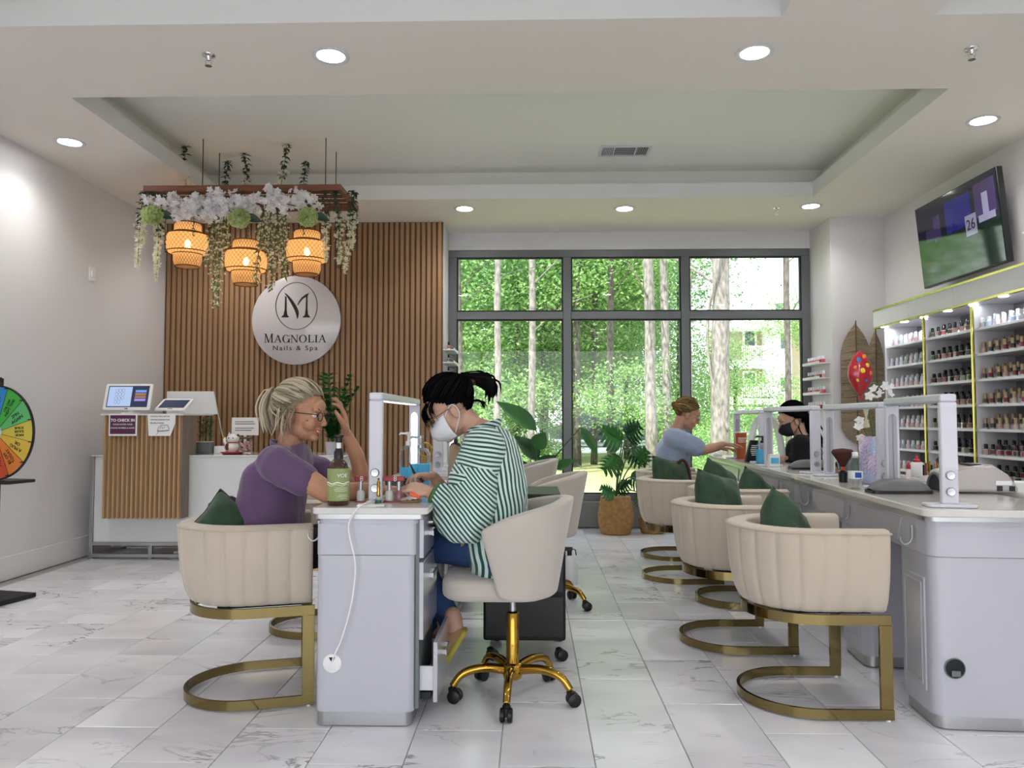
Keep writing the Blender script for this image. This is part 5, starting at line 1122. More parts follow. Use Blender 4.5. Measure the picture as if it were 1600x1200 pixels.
# monstera in a basket
def basket(x, y, r, h, lb):
    t = thing('belly_basket', lb, 'basket', (x, y, 0), group='seagrass baskets'); b = MB(); P = []
    for k in range(25):
        f = k/24; rr = r*(.82+.2*math.sin(PI*min(1,f*1.02)*.95)**.8) if f < .55 else r*(1.0-.16*((f-.55)/.45)); P.append((rr+(.004 if k % 2 else -.002), h*f))
    b.lathe(P, 36); b.obj('weave', 'basket', t, smooth=60)
    return t
def monstera(root, tips, name, lb, sc=1, pot=True):
    t = thing(name, lb, 'plant', (0,0,0))
    for k, (px, py, tx, ty, W) in enumerate(tips):
        a = PY(px, py, root.y-.05+.1*math.sin(k)); c = PY(tx, ty, root.y-.15+.1*math.sin(k)); d = c-a; L = d.length; ux = d.normalized(); up = Vector((0,-.9,.45)); vy = up.cross(ux).normalized(); uz = ux.cross(vy)
        l = MB(); l.add([a, a+ux*L*.5+uz*.01, c], [(0,1,2)])
        nf = 6
        for s in (-1, 1):
            for i in range(nf):
                f0, f1 = i/nf, (i+.86)/nf; w_ = W*.5*math.sin(PI*(.18+.78*(i+.5)/nf))**.7
                p0, p1 = a+ux*L*f0, a+ux*L*f1; o = vy*s*w_+ux*L*.1+Vector((0,0,-.25*w_)); l.add([p0, p1, p1+o*.6+uz*.015, p1+o, p0+o*.92+ux*.01, p0+o*.55+uz*.012], [(0,1,2,3,4,5) if s > 0 else (5,4,3,2,1,0)])
            l.add([a, a+ux*L*.3+vy*s*W*.2+uz*.004, a+ux*L*.7+vy*s*W*.15+uz*.004, c], [(0,1,2,3)])
        l.obj('leaf', 'leaf_dark' if k % 2 else 'leaf_green', t)
        MB().tube(bez([root, (root+a)/2+Vector((0,0,.05)), a], 6), .006, 6).obj('stem', 'stem_green', t, smooth=180)
    return t
bk = PY(963, 829, 7.5); basket(bk.x, 7.55, .17, .36, 'seagrass belly basket standing on the floor below the window'); basket(PY(1012,829,7.5).x+.06, 7.6, .13, .28, 'second basket, mostly hidden behind the barrel chairs')
monstera(Vector((bk.x, 7.55, .34)), ((972,690,940,668,.3),(978,680,1000,662,.28),(968,712,942,735,.26),(985,700,1012,722,.26),(960,772,938,760,.18),(985,745,1012,745,.26),(992,720,1010,700,.22),(965,765,985,752,.18),(1000,770,1010,790,.2)), 'monstera_plant', 'dark split leaf monstera growing from the seagrass basket')
# dried palm leaf decor
mat('dried_leaf', '8f7f66', .8, var=.3, vscale=5, stretch=(1,1,9), bump=.6, bscale=20)
def spear(px0, px1, py0, py1, Y, lb, rz=0):
    c0 = PY((px0+px1)/2, py1, Y); top = PY((px0+px1)/2, py0, Y).z; W = PY(px1, 600, Y).x-PY(px0, 600, Y).x; H_ = top-c0.z; t = thing('dried_palm_leaf', lb, 'decoration', (c0.x, Y, c0.z), group='dried palm leaf decorations')
    n = 16
    for s in (-1, 1):
        for k in range(n):
            f0, f1 = k/n, (k+.93)/n; wv_ = lambda f: W/2*min(1, (f/.12)**.6 if f > 0 else 0)*(1 if f < .7 else max(.02, 1-((f-.7)/.3)**2.2)); z0, z1 = H_*f0, H_*f1
            MB().add([(0,-.012,z0),(s*wv_(f0),0,z0-.03),(s*wv_(f1)*1.0,0,z1-.03),(0,-.012,z1),(0,-.008,z0),(s*wv_(f0),.004,z0-.03),(s*wv_(f1),.004,z1-.03),(0,-.008,z1)], [(0,1,2,3) if s < 0 else (3,2,1,0),(4,7,6,5) if s < 0 else (5,6,7,4)]).obj('leaf_rib', 'dried_leaf', t)
    MB().tube([(0,-.014,-.1),(0,-.014,H_)], .005, 6).obj('spine', 'stem_brown', t)
mat('stem_brown', '5d4a36', .8)
spear(1316, 1364, 501, 690, 7.36, 'large pale dried palm leaf leaning on the column wall'); spear(1358, 1384, 512, 690, 7.37, 'narrower dried palm leaf behind the rack end')
# balloon
randcol('balloon_x', ['a0202c','b02a35']); mat('foil_red', 'A81E2C', .15, coat=.6); mat('foil_dot', 'd9c23a', .2); mat('foil_blue', '3a78b0', .2); mat('foil_orange','e07a3a',.2)
p = PY(1344, 580, 7.0); t = thing('foil_balloon', 'red foil balloon with bright spots floating before the dried leaf', 'balloon', p)
b = MB(); b.grid(lambda u, v: (.112*math.sin(PI*v)**.8*math.cos(2*PI*u)*(1 if v < .6 else 1-.35*(v-.6)), .06*math.sin(PI*v)**.8*math.sin(2*PI*u), .19-.42*v-.0), 28, 18); b.obj('envelope', 'foil_red', t, smooth=180, weld=True)
for k, (x, z, r, m_) in enumerate(((-.03,.10,.022,'foil_blue'),(.045,.05,.02,'foil_dot'),(.0,.0,.025,'foil_dot'),(.03,-.08,.02,'foil_blue'),(-.06,.03,.018,'foil_orange'),(.07,-.02,.02,'foil_orange'),(-.04,-.08,.018,'foil_dot'),(.02,.13,.02,'foil_orange'))):
    MB().ball((x,-.056*math.sqrt(max(.05,1-(x/.115)**2))*(1-abs(z)*1.6),z),(r,.006,r*1.1),10).obj('spot', m_, t, smooth=180)
MB().tube(bez([(0,0,-.22),(.01,0,-.4),(-.01,0,-.9),(0,0,-p.z+.03)],5), .002, 4).obj('ribbon', 'foil_red', t); MB().lathe([(0,0),(.03,0),(.025,.03),(0,.04)], 12, c=(0,0,-p.z)).obj('weight', 'foil_red', t); MB().lathe([(.03,-.25),(.006,-.22),(.012,-.20)], 10).obj('neck', 'foil_red', t)
# ================================================================= THINGS ON THE RIGHT DESKS
ZD = .786
def onD(px, py): return PZ(px, py, ZD)
mat('grey_vinyl', '6c6c6e', .45); mat('silver_plastic', 'B5B0AE', .3, metal=.3); mat('dark_green_grey', '5f6a66', .35)
def armrest(px, py, lb, L=.3, rz=0):
    p = onD(px, py); t = thing('arm_rest', lb, 'cushion', (p.x, p.y, ZD), rz, 'grey vinyl arm rests')
    b = MB(); N = 16; b.grid(lambda u, v: (L*(u-.5)*(1-.06*(abs(v*2-1))**4), .055*math.cos(PI*v)*(1-.5*abs(2*u-1)**5), .012+.05*math.sin(PI*v)**.6*(1-.85*abs(2*u-1)**4)), 18, 12); b.obj('pad', 'grey_vinyl', t, smooth=180)
    MB().prism(rrect(-L/2, L/2, -.055, .055, .02), 0, .013).obj('base', 'black_plastic', t); return t
armrest(1404, 770, 'grey padded arm rest between the shiny case and the drying lamp', .26); armrest(1268, 733, 'grey padded arm rest beside the third arch lamp, nearer the black clad technician', .28)
# nail lamp device
def nail_lamp(px, py, rz, lb, sc=1, col='silver_plastic'):
    p = onD(px, py); t = thing('nail_drying_lamp', lb, 'nail lamp', (p.x, p.y, ZD), rz, 'nail drying lamps'); L = .30*sc; 
    b = MB(); P = [(-L/2,.0),(-L/2+.01,.085*sc),(-.02,.115*sc),(.05,.12*sc),(L/2-.04,.08*sc),(L/2,.02),(L/2,0)]; n = len(P)
    for s0, s1 in ((-.1*sc, .1*sc),):
        v = [(x, s0, z+.004) for x, z in P]+[(x, s1, z+.004) for x, z in P]; b.add(v, [tuple(range(n)), tuple(range(n, 2*n))[::-1]]+[(i, n+i, n+(i+1) % n, (i+1) % n) for i in range(n)])
    b.obj('housing', col, t, bevel=.018*sc, seg=4)
    MB().box(-.03,.02,-.06,.06,.12*sc,.125*sc).obj('display', 'black_plastic', t, bevel=.003)
    # opening arch at the -x end
    a = MB(); a.add([(-L/2-.003,.075*sc*math.cos(PI*k/14),.004+.07*sc*math.sin(PI*k/14)) for k in range(15)]+[(-L/2+.006,.075*sc*math.cos(PI*k/14),.004+.07*sc*math.sin(PI*k/14)) for k in range(15)], [tuple(range(15)), tuple(range(15,30))[::-1]]+[(k,k+15,k+16,k+1) for k in range(14)]); a.obj('hand_opening', 'black_matte', t)
    a = MB()
    for k in range(15): pass
    a.tube([(-L/2-.002,.082*sc*math.cos(PI*k/14),.004+.077*sc*math.sin(PI*k/14)) for k in range(15)], .007*sc, 6); a.obj('opening_rim', 'dark_green_grey', t, smooth=180)
    for x in (.06*sc, .11*sc): MB().box(x, x+.022*sc, -.1035*sc, -.1005*sc, .012, .03*sc+.004).obj('socket', 'black_plastic', t)
    MB().box(.055*sc,.12*sc,-.1032*sc,-.1005*sc,.038*sc,.056*sc).obj('sticker', 'paper', t)
nail_lamp(1518, 768, R(-6), 'large silver nail drying lamp behind the nearest arch lamp'); nail_lamp(1333, 735, R(-10), 'grey nail drying lamp further back beside the water bottle', .62, 'dark_green_grey')
# holographic case
mat('holo', 'C9CEDC', .25, metal=.6); t_, n_, b_ = tree_of('holo'); vo = n_.new('ShaderNodeTexVoronoi'); vo.inputs['Scale'].default_value = 90; tc_ = n_.new('ShaderNodeTexCoord'); t_.links.new(tc_.outputs['Object'], vo.inputs[0])
bu_ = n_.new('ShaderNodeBump'); bu_.inputs['Strength'].default_value = .8; bu_.inputs['Distance'].default_value = .004; t_.links.new(vo.outputs['Distance'], bu_.inputs['Height']); t_.links.new(bu_.outputs[0], b_.inputs['Normal'])
no_ = n_.new('ShaderNodeTexNoise'); no_.inputs['Scale'].default_value = 8; t_.links.new(tc_.outputs['Object'], no_.inputs[0]); r_ = n_.new('ShaderNodeValToRGB'); r_.color_ramp.elements[0].color = lin('9fb6d2'); r_.color_ramp.elements[0].position = .35; r_.color_ramp.elements[1].color = lin('d9cdd6'); r_.color_ramp.elements[1].position = .62; e_ = r_.color_ramp.elements.new(.5); e_.color = lin('b4a6c4'); t_.links.new(no_.outputs[0], r_.inputs[0]); t_.links.new(r_.outputs[0], b_.inputs['Base Color'])
p = onD(1374, 757); t = thing('holographic_case', 'iridescent crinkled tablet case standing upright on the desk', 'case', (p.x, p.y, ZD), R(6), rot=(R(-8), R(4), R(4)))
MB().prism(rrect(-.1, .1, 0, .235, .01, 3), -.006, .006, T=Matrix.Rotation(PI/2, 4, 'X')).obj('cover', 'holo', t, bevel=.002); MB().box(-.06,.06,.0,.06,.0,.008, Matrix.Rotation(R(20), 4, 'X')).obj('stand_flap', 'holo', t)
def bottlething(name, lb, cat, loc, parts, group=None):
    t = thing(name, lb, cat, loc, 0, group)
    for nm, prof_, m_ in parts: MB().lathe(prof_, 20, cap=(nm not in ('label',))).obj(nm, m_, t, smooth=45)
    return t
mat('water', 'DDE6EC', .08, alpha=.35); mat('label_blue', '2347a5', .4); mat('amber', '3a1a12', .12, coat=.5); mat('label_green', '8f9b62', .55); leafy('liquid_blue', '6fd8fc', '8fe4ff', .5); mat('orange_cup', 'B3552a', .35); mat('red_cap', 'B0202a', .35); mat('brush_dark', '4a2723', .9); mat('orange_plastic', 'E2582c', .35); mat('gold_liquid', 'A58F4a', .2)
p = onD(1337, 764); t = bottlething('water_bottle', 'clear plastic water bottle with a blue label on the right desk', 'bottle', (p.x, p.y, ZD), (('shell', [(0,0),(.028,.002),(.031,.01),(.029,.03),(.031,.04),(.031,.10),(.027,.125),(.012,.148),(.011,.158)], 'clear'), ('water', [(0,.003),(.027,.004),(.028,.095),(0,.095)], 'clear'), ('label', [(.0315,.048),(.0318,.05),(.0318,.082),(.0315,.084)], 'paper'), ('cap', [(.0135,.152),(.014,.168),(.012,.17),(0,.17)], 'white_plastic')))
MB().box(-.014,.014,-.033,-.0318,.054,.078).obj('label_mark', 'label_blue', t)
p = onD(1433, 745); bottlething('glue_bottle', 'white squeeze bottle with a red nozzle cap on the right desk', 'bottle', (p.x, p.y, ZD), (('body', [(0,0),(.032,0),(.034,.004),(.034,.07),(.028,.082)], 'white_plastic'), ('cap', [(.02,.082),(.02,.094),(.010,.10),(.006,.118),(0,.118)], 'red_cap')))
p = onD(1420, 750); bottlething('glue_bottle', 'small violet bottle with a red cap beside the white glue bottle', 'bottle', (p.x, p.y, ZD), (('body', [(0,0),(.013,0),(.014,.004),(.014,.05),(.009,.058)], 'pol_pale'), ('cap', [(.010,.058),(.011,.078),(.006,.084),(.003,.098),(0,.098)], 'red_cap')))
p = onD(1300, 741); bottlething('perfume_bottle', 'round amber oil bottle beside the third lamp foot', 'bottle', (p.x, p.y, ZD), (('body', [(0,0),(.022,.003),(.030,.018),(.03,.034),(.018,.055),(.010,.062)], 'gold_liquid'), ('cap', [(.009,.062),(.009,.088),(0,.09)], 'chrome')))
p = onD(1315, 749); t = bottlething('drinking_glass', 'slim glass holding an orange handled brush', 'glass', (p.x, p.y, ZD), (('tumbler', [(0,0),(.016,0),(.02,.1),(.018,.1)], 'clear'), ('filling', [(0,.004),(.014,.004),(.016,.045),(0,.045)], 'orange_plastic')))
def fan_brush(px, py, lb):
    p = PY(px, py, 4.0 if px < 1400 else 3.75); t = thing('dusting_brush', lb, 'brush', (p.x, p.y, ZD), 0, 'dusting brushes'); h = p.z-ZD
    MB().lathe([(0,0),(.02,0),(.022,.05),(.012,.06)], 14).obj('holder', 'black_plastic', t, smooth=40); MB().lathe([(.006,.055),(.008,h-.01),(.012,h)], 12).obj('handle', 'orange_plastic' if px < 1400 else 'chrome', t, smooth=40)
    b = MB(); b.lathe([(.012,h-.004),(.03,h+.03),(.052,h+.062),(.055,h+.072),(.045,h+.084),(0,h+.09)], 28); b.obj('bristles', 'brush_dark', t, smooth=180, ); return t
fan_brush(1317, 728, 'dark fan shaped dusting brush standing between the second and third arch lamps'); fan_brush(1483, 742, 'dark dusting brush behind the post of the nearest arch lamp')
# brush rack
p = onD(1462, 752); t = thing('brush_organizer', 'clear tray of upright polish brushes behind the drying lamp', 'organizer', (p.x, p.y, ZD), 0); MB().box(-.07,.07,-.025,.025,0,.03).obj('tray', 'white_satin', t, bevel=.002)
for k in range(9): MB().tube([(-.06+.015*k, .008*(k % 2), .03), (-.06+.015*k, .008*(k % 2), .085+.01*(k % 3))], .005, 7).obj('brush', ('cap_black','pol_deep','gold')[k % 3], t, smooth=60)
# orchid and tips
p = onD(1378, 742); p = Vector((p.x+.35, p.y+.25, ZD-.0)); p = PY(1378, 735, 4.55); p.z = ZD
t = thing('orchid', 'white orchid spray arching over the lamps on the right desks', 'flowers', (p.x-.02, p.y, ZD)); MB().lathe([(0,0),(.035,0),(.045,.08),(.04,.08),(.03,.01)], 20).obj('pot', 'white_gloss', t, smooth=40)
top = PY(1385, 605, 4.55)-Vector((p.x-.02, p.y, ZD)); lo = PY(1345, 690, 4.55)-Vector((p.x-.02, p.y, ZD))
MB().tube(bez([(0,0,.05),(-.03,0,.25),(-.05,0,top.z*.8),(-.03,0,top.z+.02),(.04,0,top.z)], 8), .0035, 6).obj('stem', 'stem_green', t, smooth=180); MB().tube(bez([(0,0,.05),(-.05,0,.2),(-.10,0,.3),(-.12,0,lo.z+.05)], 6), .003, 6).obj('stem', 'stem_green', t, smooth=180)
for k, (px, py) in enumerate(((1358,618),(1366,608),(1376,614),(1384,603),(1392,606),(1370,622),(1390,615),(1343,655),(1341,668),(1345,682),(1350,660),(1355,692))):
    b = MB(); c_ = PY(px, py, 4.5)-Vector((p.x-.02, p.y, ZD)); blossom(b, c_, .032, rdm, 5); blossom(b, c_, .022, rdm, 3); b.obj('bloom', 'petal_white', t)
for q in range(4): l = MB(); place_leaf(l, (0,0,.07), (math.cos(1.6*q+.4), math.sin(1.6*q+.4), .5), (0,0,1), .14, .05, droop=.5); l.obj('leaf', 'leaf_dark', t)
p = V3(1.672, 3.88, 1.105); t = thing('nail_tip_fan', 'fan of pale sample nail tips hanging below the orchid', 'sample fan', p)
for k in range(9): b = MB(); b.add([(-.003,0,0),(.003,0,0),(.005,0,-.10),(0,0,-.112),(-.005,0,-.10)], [(0,1,2,3,4)], Matrix.Rotation(R(-16+4*k), 4, 'Y') @ Matrix.Translation((0,.002*k,.07))); b.obj('tip', 'petal_cream', t)
MB().tube([(.012*math.cos(a), 0, .075+.012*math.sin(a)) for a in [2*PI*i/12 for i in range(12)]], .0015, 4, closed=True).obj('ring', 'steel', t)
# cup, tablet, sanitiser, box, shield
p = onD(1158, 717); t = bottlething('travel_cup', 'tall orange printed travel cup at the far end of the right desks', 'cup', (p.x, p.y, ZD), (('tumbler', [(0,0),(.036,0),(.046,.2),(.047,.21),(.044,.212)], 'orange_cup'), ('lid', [(.047,.21),(.047,.218),(.02,.222),(0,.222)], 'white_plastic')))
for k, (z, wdt) in enumerate(((.165,.05),(.150,.056),(.135,.05))): MB().grid(lambda u, v: ((.0475-.0004)*math.sin((u-.5)*1.5)*1.0, -.0462*math.cos((u-.5)*1.5), z+v*.007), 6, 1).obj('print_band', 'paper', t)
p = onD(1182, 722); t = thing('black_gift_bag', 'black pouch with a white round and leaf emblem, beside the orange cup', 'bag', (p.x, p.y, ZD)); MB().add([(-.075,0,0),(.075,0,0),(.055,0,.16),(-.04,0,.165),(-.075,.07,0),(.075,.07,0),(.055,.04,.16),(-.04,.04,.165)], [(0,1,2,3),(5,4,7,6),(0,4,5,1),(1,5,6,2),(2,6,7,3),(3,7,4,0)]).obj('pouch', 'black_matte', t, bevel=.008)
MB().lathe([(0,0),(.02,0),(.02,.002),(0,.002)], 20, T=Matrix.Translation((.025,-.002,.075)) @ Matrix.Rotation(PI/2, 4, 'X')).obj('emblem_dot', 'paper', t)
for k in range(6): MB().box(-.045,.0,-.003,-.001,.05+.014*k,.056+.014*k, Matrix.Translation((.004*abs(k-2.5),0,0))).obj('emblem_stripe', 'paper', t)
def pump(name, lb, p, r, h, liq, body='clear', cap='white_plastic', frac=.6, group=None, z=ZD):
    t = thing(name, lb, 'bottle', (p.x, p.y, z), 0, group); MB().lathe([(0,0),(r*.95,0),(r,.006),(r,h*.62),(r*.75,h*.72),(r*.3,h*.76)], 24).obj('shell', body, t, smooth=45)
    if liq: MB().lathe([(0,.003),(r*.93,.004),(r*.94,h*frac),(0,h*frac)], 24).obj('liquid', liq, t, smooth=45)
    b = MB(); b.lathe([(r*.32,h*.75),(r*.32,h*.82),(r*.14,h*.84),(r*.14,h*.94),(r*.3,h*.95),(r*.3,h),(0,h)], 16); b.obj('pump_cap', cap, t, smooth=45); MB().tube([(-.0,0,h*.97),(-r*.9,0,h*.975),(-r*1.05,0,h*.945)], r*.12, 8).obj('spout', cap, t, smooth=60); return t
pump('sanitizer_bottle', 'clear pump bottle of blue liquid beside the black pouch', onD(1192, 724), .05, .2, 'liquid_blue', frac=.5, cap='black_plastic', group='sanitizer bottles')
pump('lotion_bottle', 'dark brown pump bottle behind the orange travel cup', onD(1153, 712), .035, .29, None, 'amber', 'black_plastic'); pump('lotion_bottle', 'black pump bottle beyond the third arch lamp', PZ(1297,738,ZD), .028, .27, None, 'black_plastic', 'black_plastic')
p = onD(1209, 729); t = thing('paper_carton', 'small white carton with a blue picture beside the furthest lamp', 'box', (p.x, p.y, ZD), .1); MB().box(-.035,.035,-.02,.02,0,.085).obj('carton', 'paper', t, bevel=.001); MB().box(-.028,.028,-.0215,-.02,.02,.06).obj('print', 'liquid_blue', t)
p = PY(1205, 705, 5.95); t = thing('arched_splash_shield', 'white arched splash shield standing between the far desk and the technician in black', 'shield', (p.x-.02, 5.95, ZD), R(0)); b = MB()
for s in (0,): b.strip([(.125*math.cos(a)*(1), 0, .0) if False else Vector((.125*math.cos(a)*1.0, 0, .36*math.sin(a))) for a in [PI*i/28 for i in range(29)]], .14, .012, up=(0,1,0))
b.obj('arch', 'white_satin', t, smooth=60); MB().box(-.13,.13,0,.14,0,.006).obj('foot', 'white_satin', t)
p = onD(1125, 712); tag(MB().box(-.06,.02,-.03,.03,0,.03).obj('folded_towel', 'paper', None, bevel=.01, loc=(p.x, p.y, ZD)), 'folded white towel at the far desk corner beside the customer in blue', 'towel')
p = PZ(1575, 768, .66); tag(MB().box(-.09,.09,-.03,.03,0,.075).obj('paper_box', 'paper', None, bevel=.002, loc=(2.90, 4.66, .662), rot=(0,0,R(60))), 'white box on the counter beside the right frame edge below the rack', 'box')
# ================================================================= THINGS ON THE LEFT TABLE
p = onD(535, 786); t = thing('lotion_bottle', 'big dark brown pump bottle with a green label on the left table corner', 'bottle', (p.x, 2.895, ZD), R(8))
MB().lathe([(0,0),(.037,0),(.0405,.006),(.0405,.138),(.034,.156),(.018,.172),(.014,.176)], 32).obj('shell', 'amber', t, smooth=50); MB().lathe([(.0412,.018),(.0415,.02),(.0415,.136),(.0412,.138)], 32, cap=False).obj('label', 'label_green', t)
MB().lathe([(.0175,.172),(.0175,.2),(.013,.206),(.013,.212)], 20).obj('collar', 'black_plastic', t, smooth=45); MB().lathe([(.0085,.21),(.0085,.235)], 14).obj('piston', 'white_plastic', t); MB().lathe([(.013,.234),(.0135,.252),(.018,.256),(.018,.262),(0,.262)], 20).tube([(0,0,.258),(.0,.03,.258),(0,.045,.25)], .005, 8).obj('pump_head', 'black_plastic', t, smooth=45)
def wrapband(parent, R0, pts, th, m_, nm, hh=.003):
    b = MB(); b.strip([Vector((R0*math.sin(a), -R0*math.cos(a), z)) for a, z in pts], hh, th); return b.obj(nm, m_, parent)
wrapband(t, .0421, [(-1.3+2.6*i/26, .0825+.003*math.sin(i*.6)) for i in range(27)], .001, 'paper', 'wave_line', .0035); wrapband(t, .0421, [(-1.3+2.6*i/26, .076+.003*math.sin(i*.6+.6)) for i in range(27)], .001, 'paper', 'wave_line', .0015)
for k, (z, a0, a1) in enumerate(((.066,-.1,1.0),(.060,-.3,1.0),(.054,-.2,1.0),(.040,.1,1.0),(.034,0,1.0),(.027,.3,1.0))): wrapband(t, .0420, [(a0+(a1-a0)*i/8, z) for i in range(9)], .0008, 'paper', 'label_line', .0012)
text('VOE', .02, 'paper', t, (.018, -.0422, .112), (PI/2,0,R(22)), name='label_letters')
# polish display boxes with red caps
mat('pol_rose', '8f4a52', .15, coat=.5); mat('pol_milk', 'DAD5CC', .2, coat=.4); mat('box_red', '8f2530', .35)
for px, py, lb, pc in ((566, 783, 'small polish pack with a red lid and white bottle left of the lamp post', ('pol_milk',)), (618, 783, 'wider polish pack with a red lid and rosy bottle right of the lamp post', ('pol_milk','pol_rose'))):
    p = onD(px, py); w_ = .019*len(pc)+.002; t = thing('polish_pack', lb, 'polish pack', (p.x, 3.0, ZD), R(3), 'polish packs'); MB().box(-w_, w_, -.018, .018, .082, .1).obj('lid', 'box_red', t, bevel=.002); MB().box(-w_, w_, -.018, .018, 0, .004).obj('base', 'box_red', t)
    MB().box(-w_, w_, -.018, -.0172, .004, .082).obj('window', 'clear', t); b = MB(); b.lathe([(.0035,0),(.0055,0),(.0055,.001),(.0035,.001)], 14, cap=False, T=Matrix.Translation((.006,-.019,.0955)) @ Matrix.Rotation(PI/2, 4, 'X')); b.lathe([(.0035,0),(.0055,0),(.0055,.001),(.0035,.001)], 14, cap=False, T=Matrix.Translation((.006,-.019,.0875)) @ Matrix.Rotation(PI/2, 4, 'X')); b.obj('emblem', 'paper', t)
    for k, m_ in enumerate(pc):
        x = (k-(len(pc)-1)/2)*.037; MB().lathe([(0,.005),(.0145,.005),(.0155,.01),(.0155,.038),(.009,.046)], 18, c=(x,0,0)).obj('bottle', m_, t, smooth=45); MB().lathe([(.008,.046),(.008,.08),(0,.08)], 14, c=(x,0,0)).obj('bottle_cap', 'steel', t, smooth=45)
p = onD(605, 780); t = bottlething('cuticle_oil_bottle', 'little glass bottle with a tall gold stopper on the left table', 'bottle', (p.x, 2.925, ZD), (('body', [(0,0),(.013,0),(.015,.006),(.014,.02),(.006,.03)], 'clear'), ('liquid', [(0,.002),(.012,.003),(.012,.014),(0,.014)], 'leaf_green'), ('stopper', [(.006,.028),(.0075,.034),(.0065,.04),(.006,.085),(.003,.09),(.0048,.096),(0,.1)], 'gold')))
p = onD(641, 785); t = thing('tool_dish', 'small oval dish holding nail foils and an orange buffer block', 'dish', (p.x, p.y, ZD)); MB().lathe([(0,.003),(.03,.003),(.045,.010),(.047,.010),(.034,0),(0,0)], 30, T=Matrix.Diagonal((1,.7,1,1))).obj('dish', 'podium_oak', t, smooth=60)
for k in range(4): MB().add([(-.03,-.01,0),(.01,-.016,.012),(.014,.008,.016),(-.02,.014,.004)], [(0,1,2,3),(3,2,1,0)], Matrix.Translation((-.006+.008*k,.004*k-.005,.008+.002*k)) @ Matrix.Rotation(.5*k, 4, 'Z')).obj('foil_strip', 'paper', t)
MB().box(-.022,.022,-.01,.01,0,.013, Matrix.Translation((.016,0,.022)) @ Matrix.Rotation(R(24), 4, 'Y')).obj('buffer_block', 'orange_plastic', t, bevel=.002)
tag(MB().box(-.05,.05,-.03,.03,0,.003).obj('paper_towel', 'paper', None, loc=(-.60, 2.885, ZD), rot=(0,0,.1)), 'folded white paper towel at the lamp foot on the left table edge', 'towel')
pump('sanitizer_bottle', 'tall clear pump bottle half full of blue liquid behind the technician\'s hands', PY(638, 740, 3.72), .042, .26, 'liquid_blue', frac=.34, group='sanitizer bottles'); pump('sanitizer_bottle', 'wider blue filled bottle with a metal top beside the tall pump bottle', PY(657, 740, 3.8), .05, .24, 'liquid_blue', frac=.42, cap='steel', group='sanitizer bottles')
MBx = PY(600, 745, 3.4); tag(MB().box(-.11,.0,-.02,.02,0,.055).obj('black_case', 'black_plastic', None, bevel=.004, loc=(PY(640,745,3.5).x, 3.5, ZD)), 'flat black case behind the polish packs on the left table', 'case')
p = PY(680, 735, 4.55); pump('lotion_bottle', 'dark amber bottle on the second left station, seen under the mask', PY(712,735,4.7), .04, .24, None, 'amber', 'black_plastic')
t = thing('gold_hoop_stand', 'small gold hoop stand by the second left lamp', 'stand', (PY(664,735,4.6).x, 4.6, ZD)); MB().lathe([(.03,0),(.03,.01),(.008,.014),(.008,.1),(0,.1)], 18).obj('stem', 'gold', t, smooth=40); MB().tube([(.04*math.cos(a), 0, .14+.04*math.sin(a)) for a in [2*PI*i/20 for i in range(20)]], .006, 6, closed=True).obj('hoop', 'gold', t, smooth=180)
# spray bottle on the floor
p = PZ(890, 912, 0); t = thing('spray_bottle', 'translucent spray bottle with black trigger on the floor beyond the cart', 'bottle', (p.x, p.y, 0)); MB().lathe([(0,0),(.05,0),(.055,.01),(.055,.12),(.03,.17),(.014,.19)], 20).obj('tank', 'white_satin', t, smooth=50)
b = MB(); b.lathe([(.016,.19),(.016,.22),(.01,.225)], 14); b.box(-.03,.02,-.008,.008,.22,.245); b.tube([(.015,0,.235),(.04,0,.225),(.045,0,.19)], .004, 6); b.obj('trigger', 'black_plastic', t)
# ================================================================= PEOPLE
mat('skin_tan', 'B58468', .5, var=.07, vscale=14); mat('skin_light', 'C39A84', .5, var=.06, vscale=14); mat('skin_warm', 'B98A72', .5, var=.06, vscale=14)
mat('purple_knit', '5F4568', .75, sheen=.3, bump=.12, bscale=160); mat('blue_tee', '94A3BC', .8, sheen=.2, bump=.1, bscale=120); mat('black_cloth', '0c0d12', .9); mat('navy_cloth', '14182a', .85, sheen=.3)
mat('denim', '2c4672', .85, bump=.2, bscale=150, var=.12, vscale=10); mat('dark_trousers', '23252e', .85); mat('apron_tan', 'A8967C', .8)
mat('mask_white', 'DDE1E6', .75); mat('mask_black', '191a20', .75); mat('eye_white', 'E8E4E0', .2); mat('iris', '2a1c14', .1); mat('lip', 'A5605A', .45); mat('teeth', 'EDE6DC', .3); mat('shoe_tan', 'A07F5E', .7); mat('sole_yellow', 'B9B04A', .7)
leafy('hair_blond', '7a6d58', 'd8ccb2', .15); leafy('hair_black', '08080a', '1c1a1c', .0); leafy('hair_gold', '5d4a30', 'a98c5c', .1)
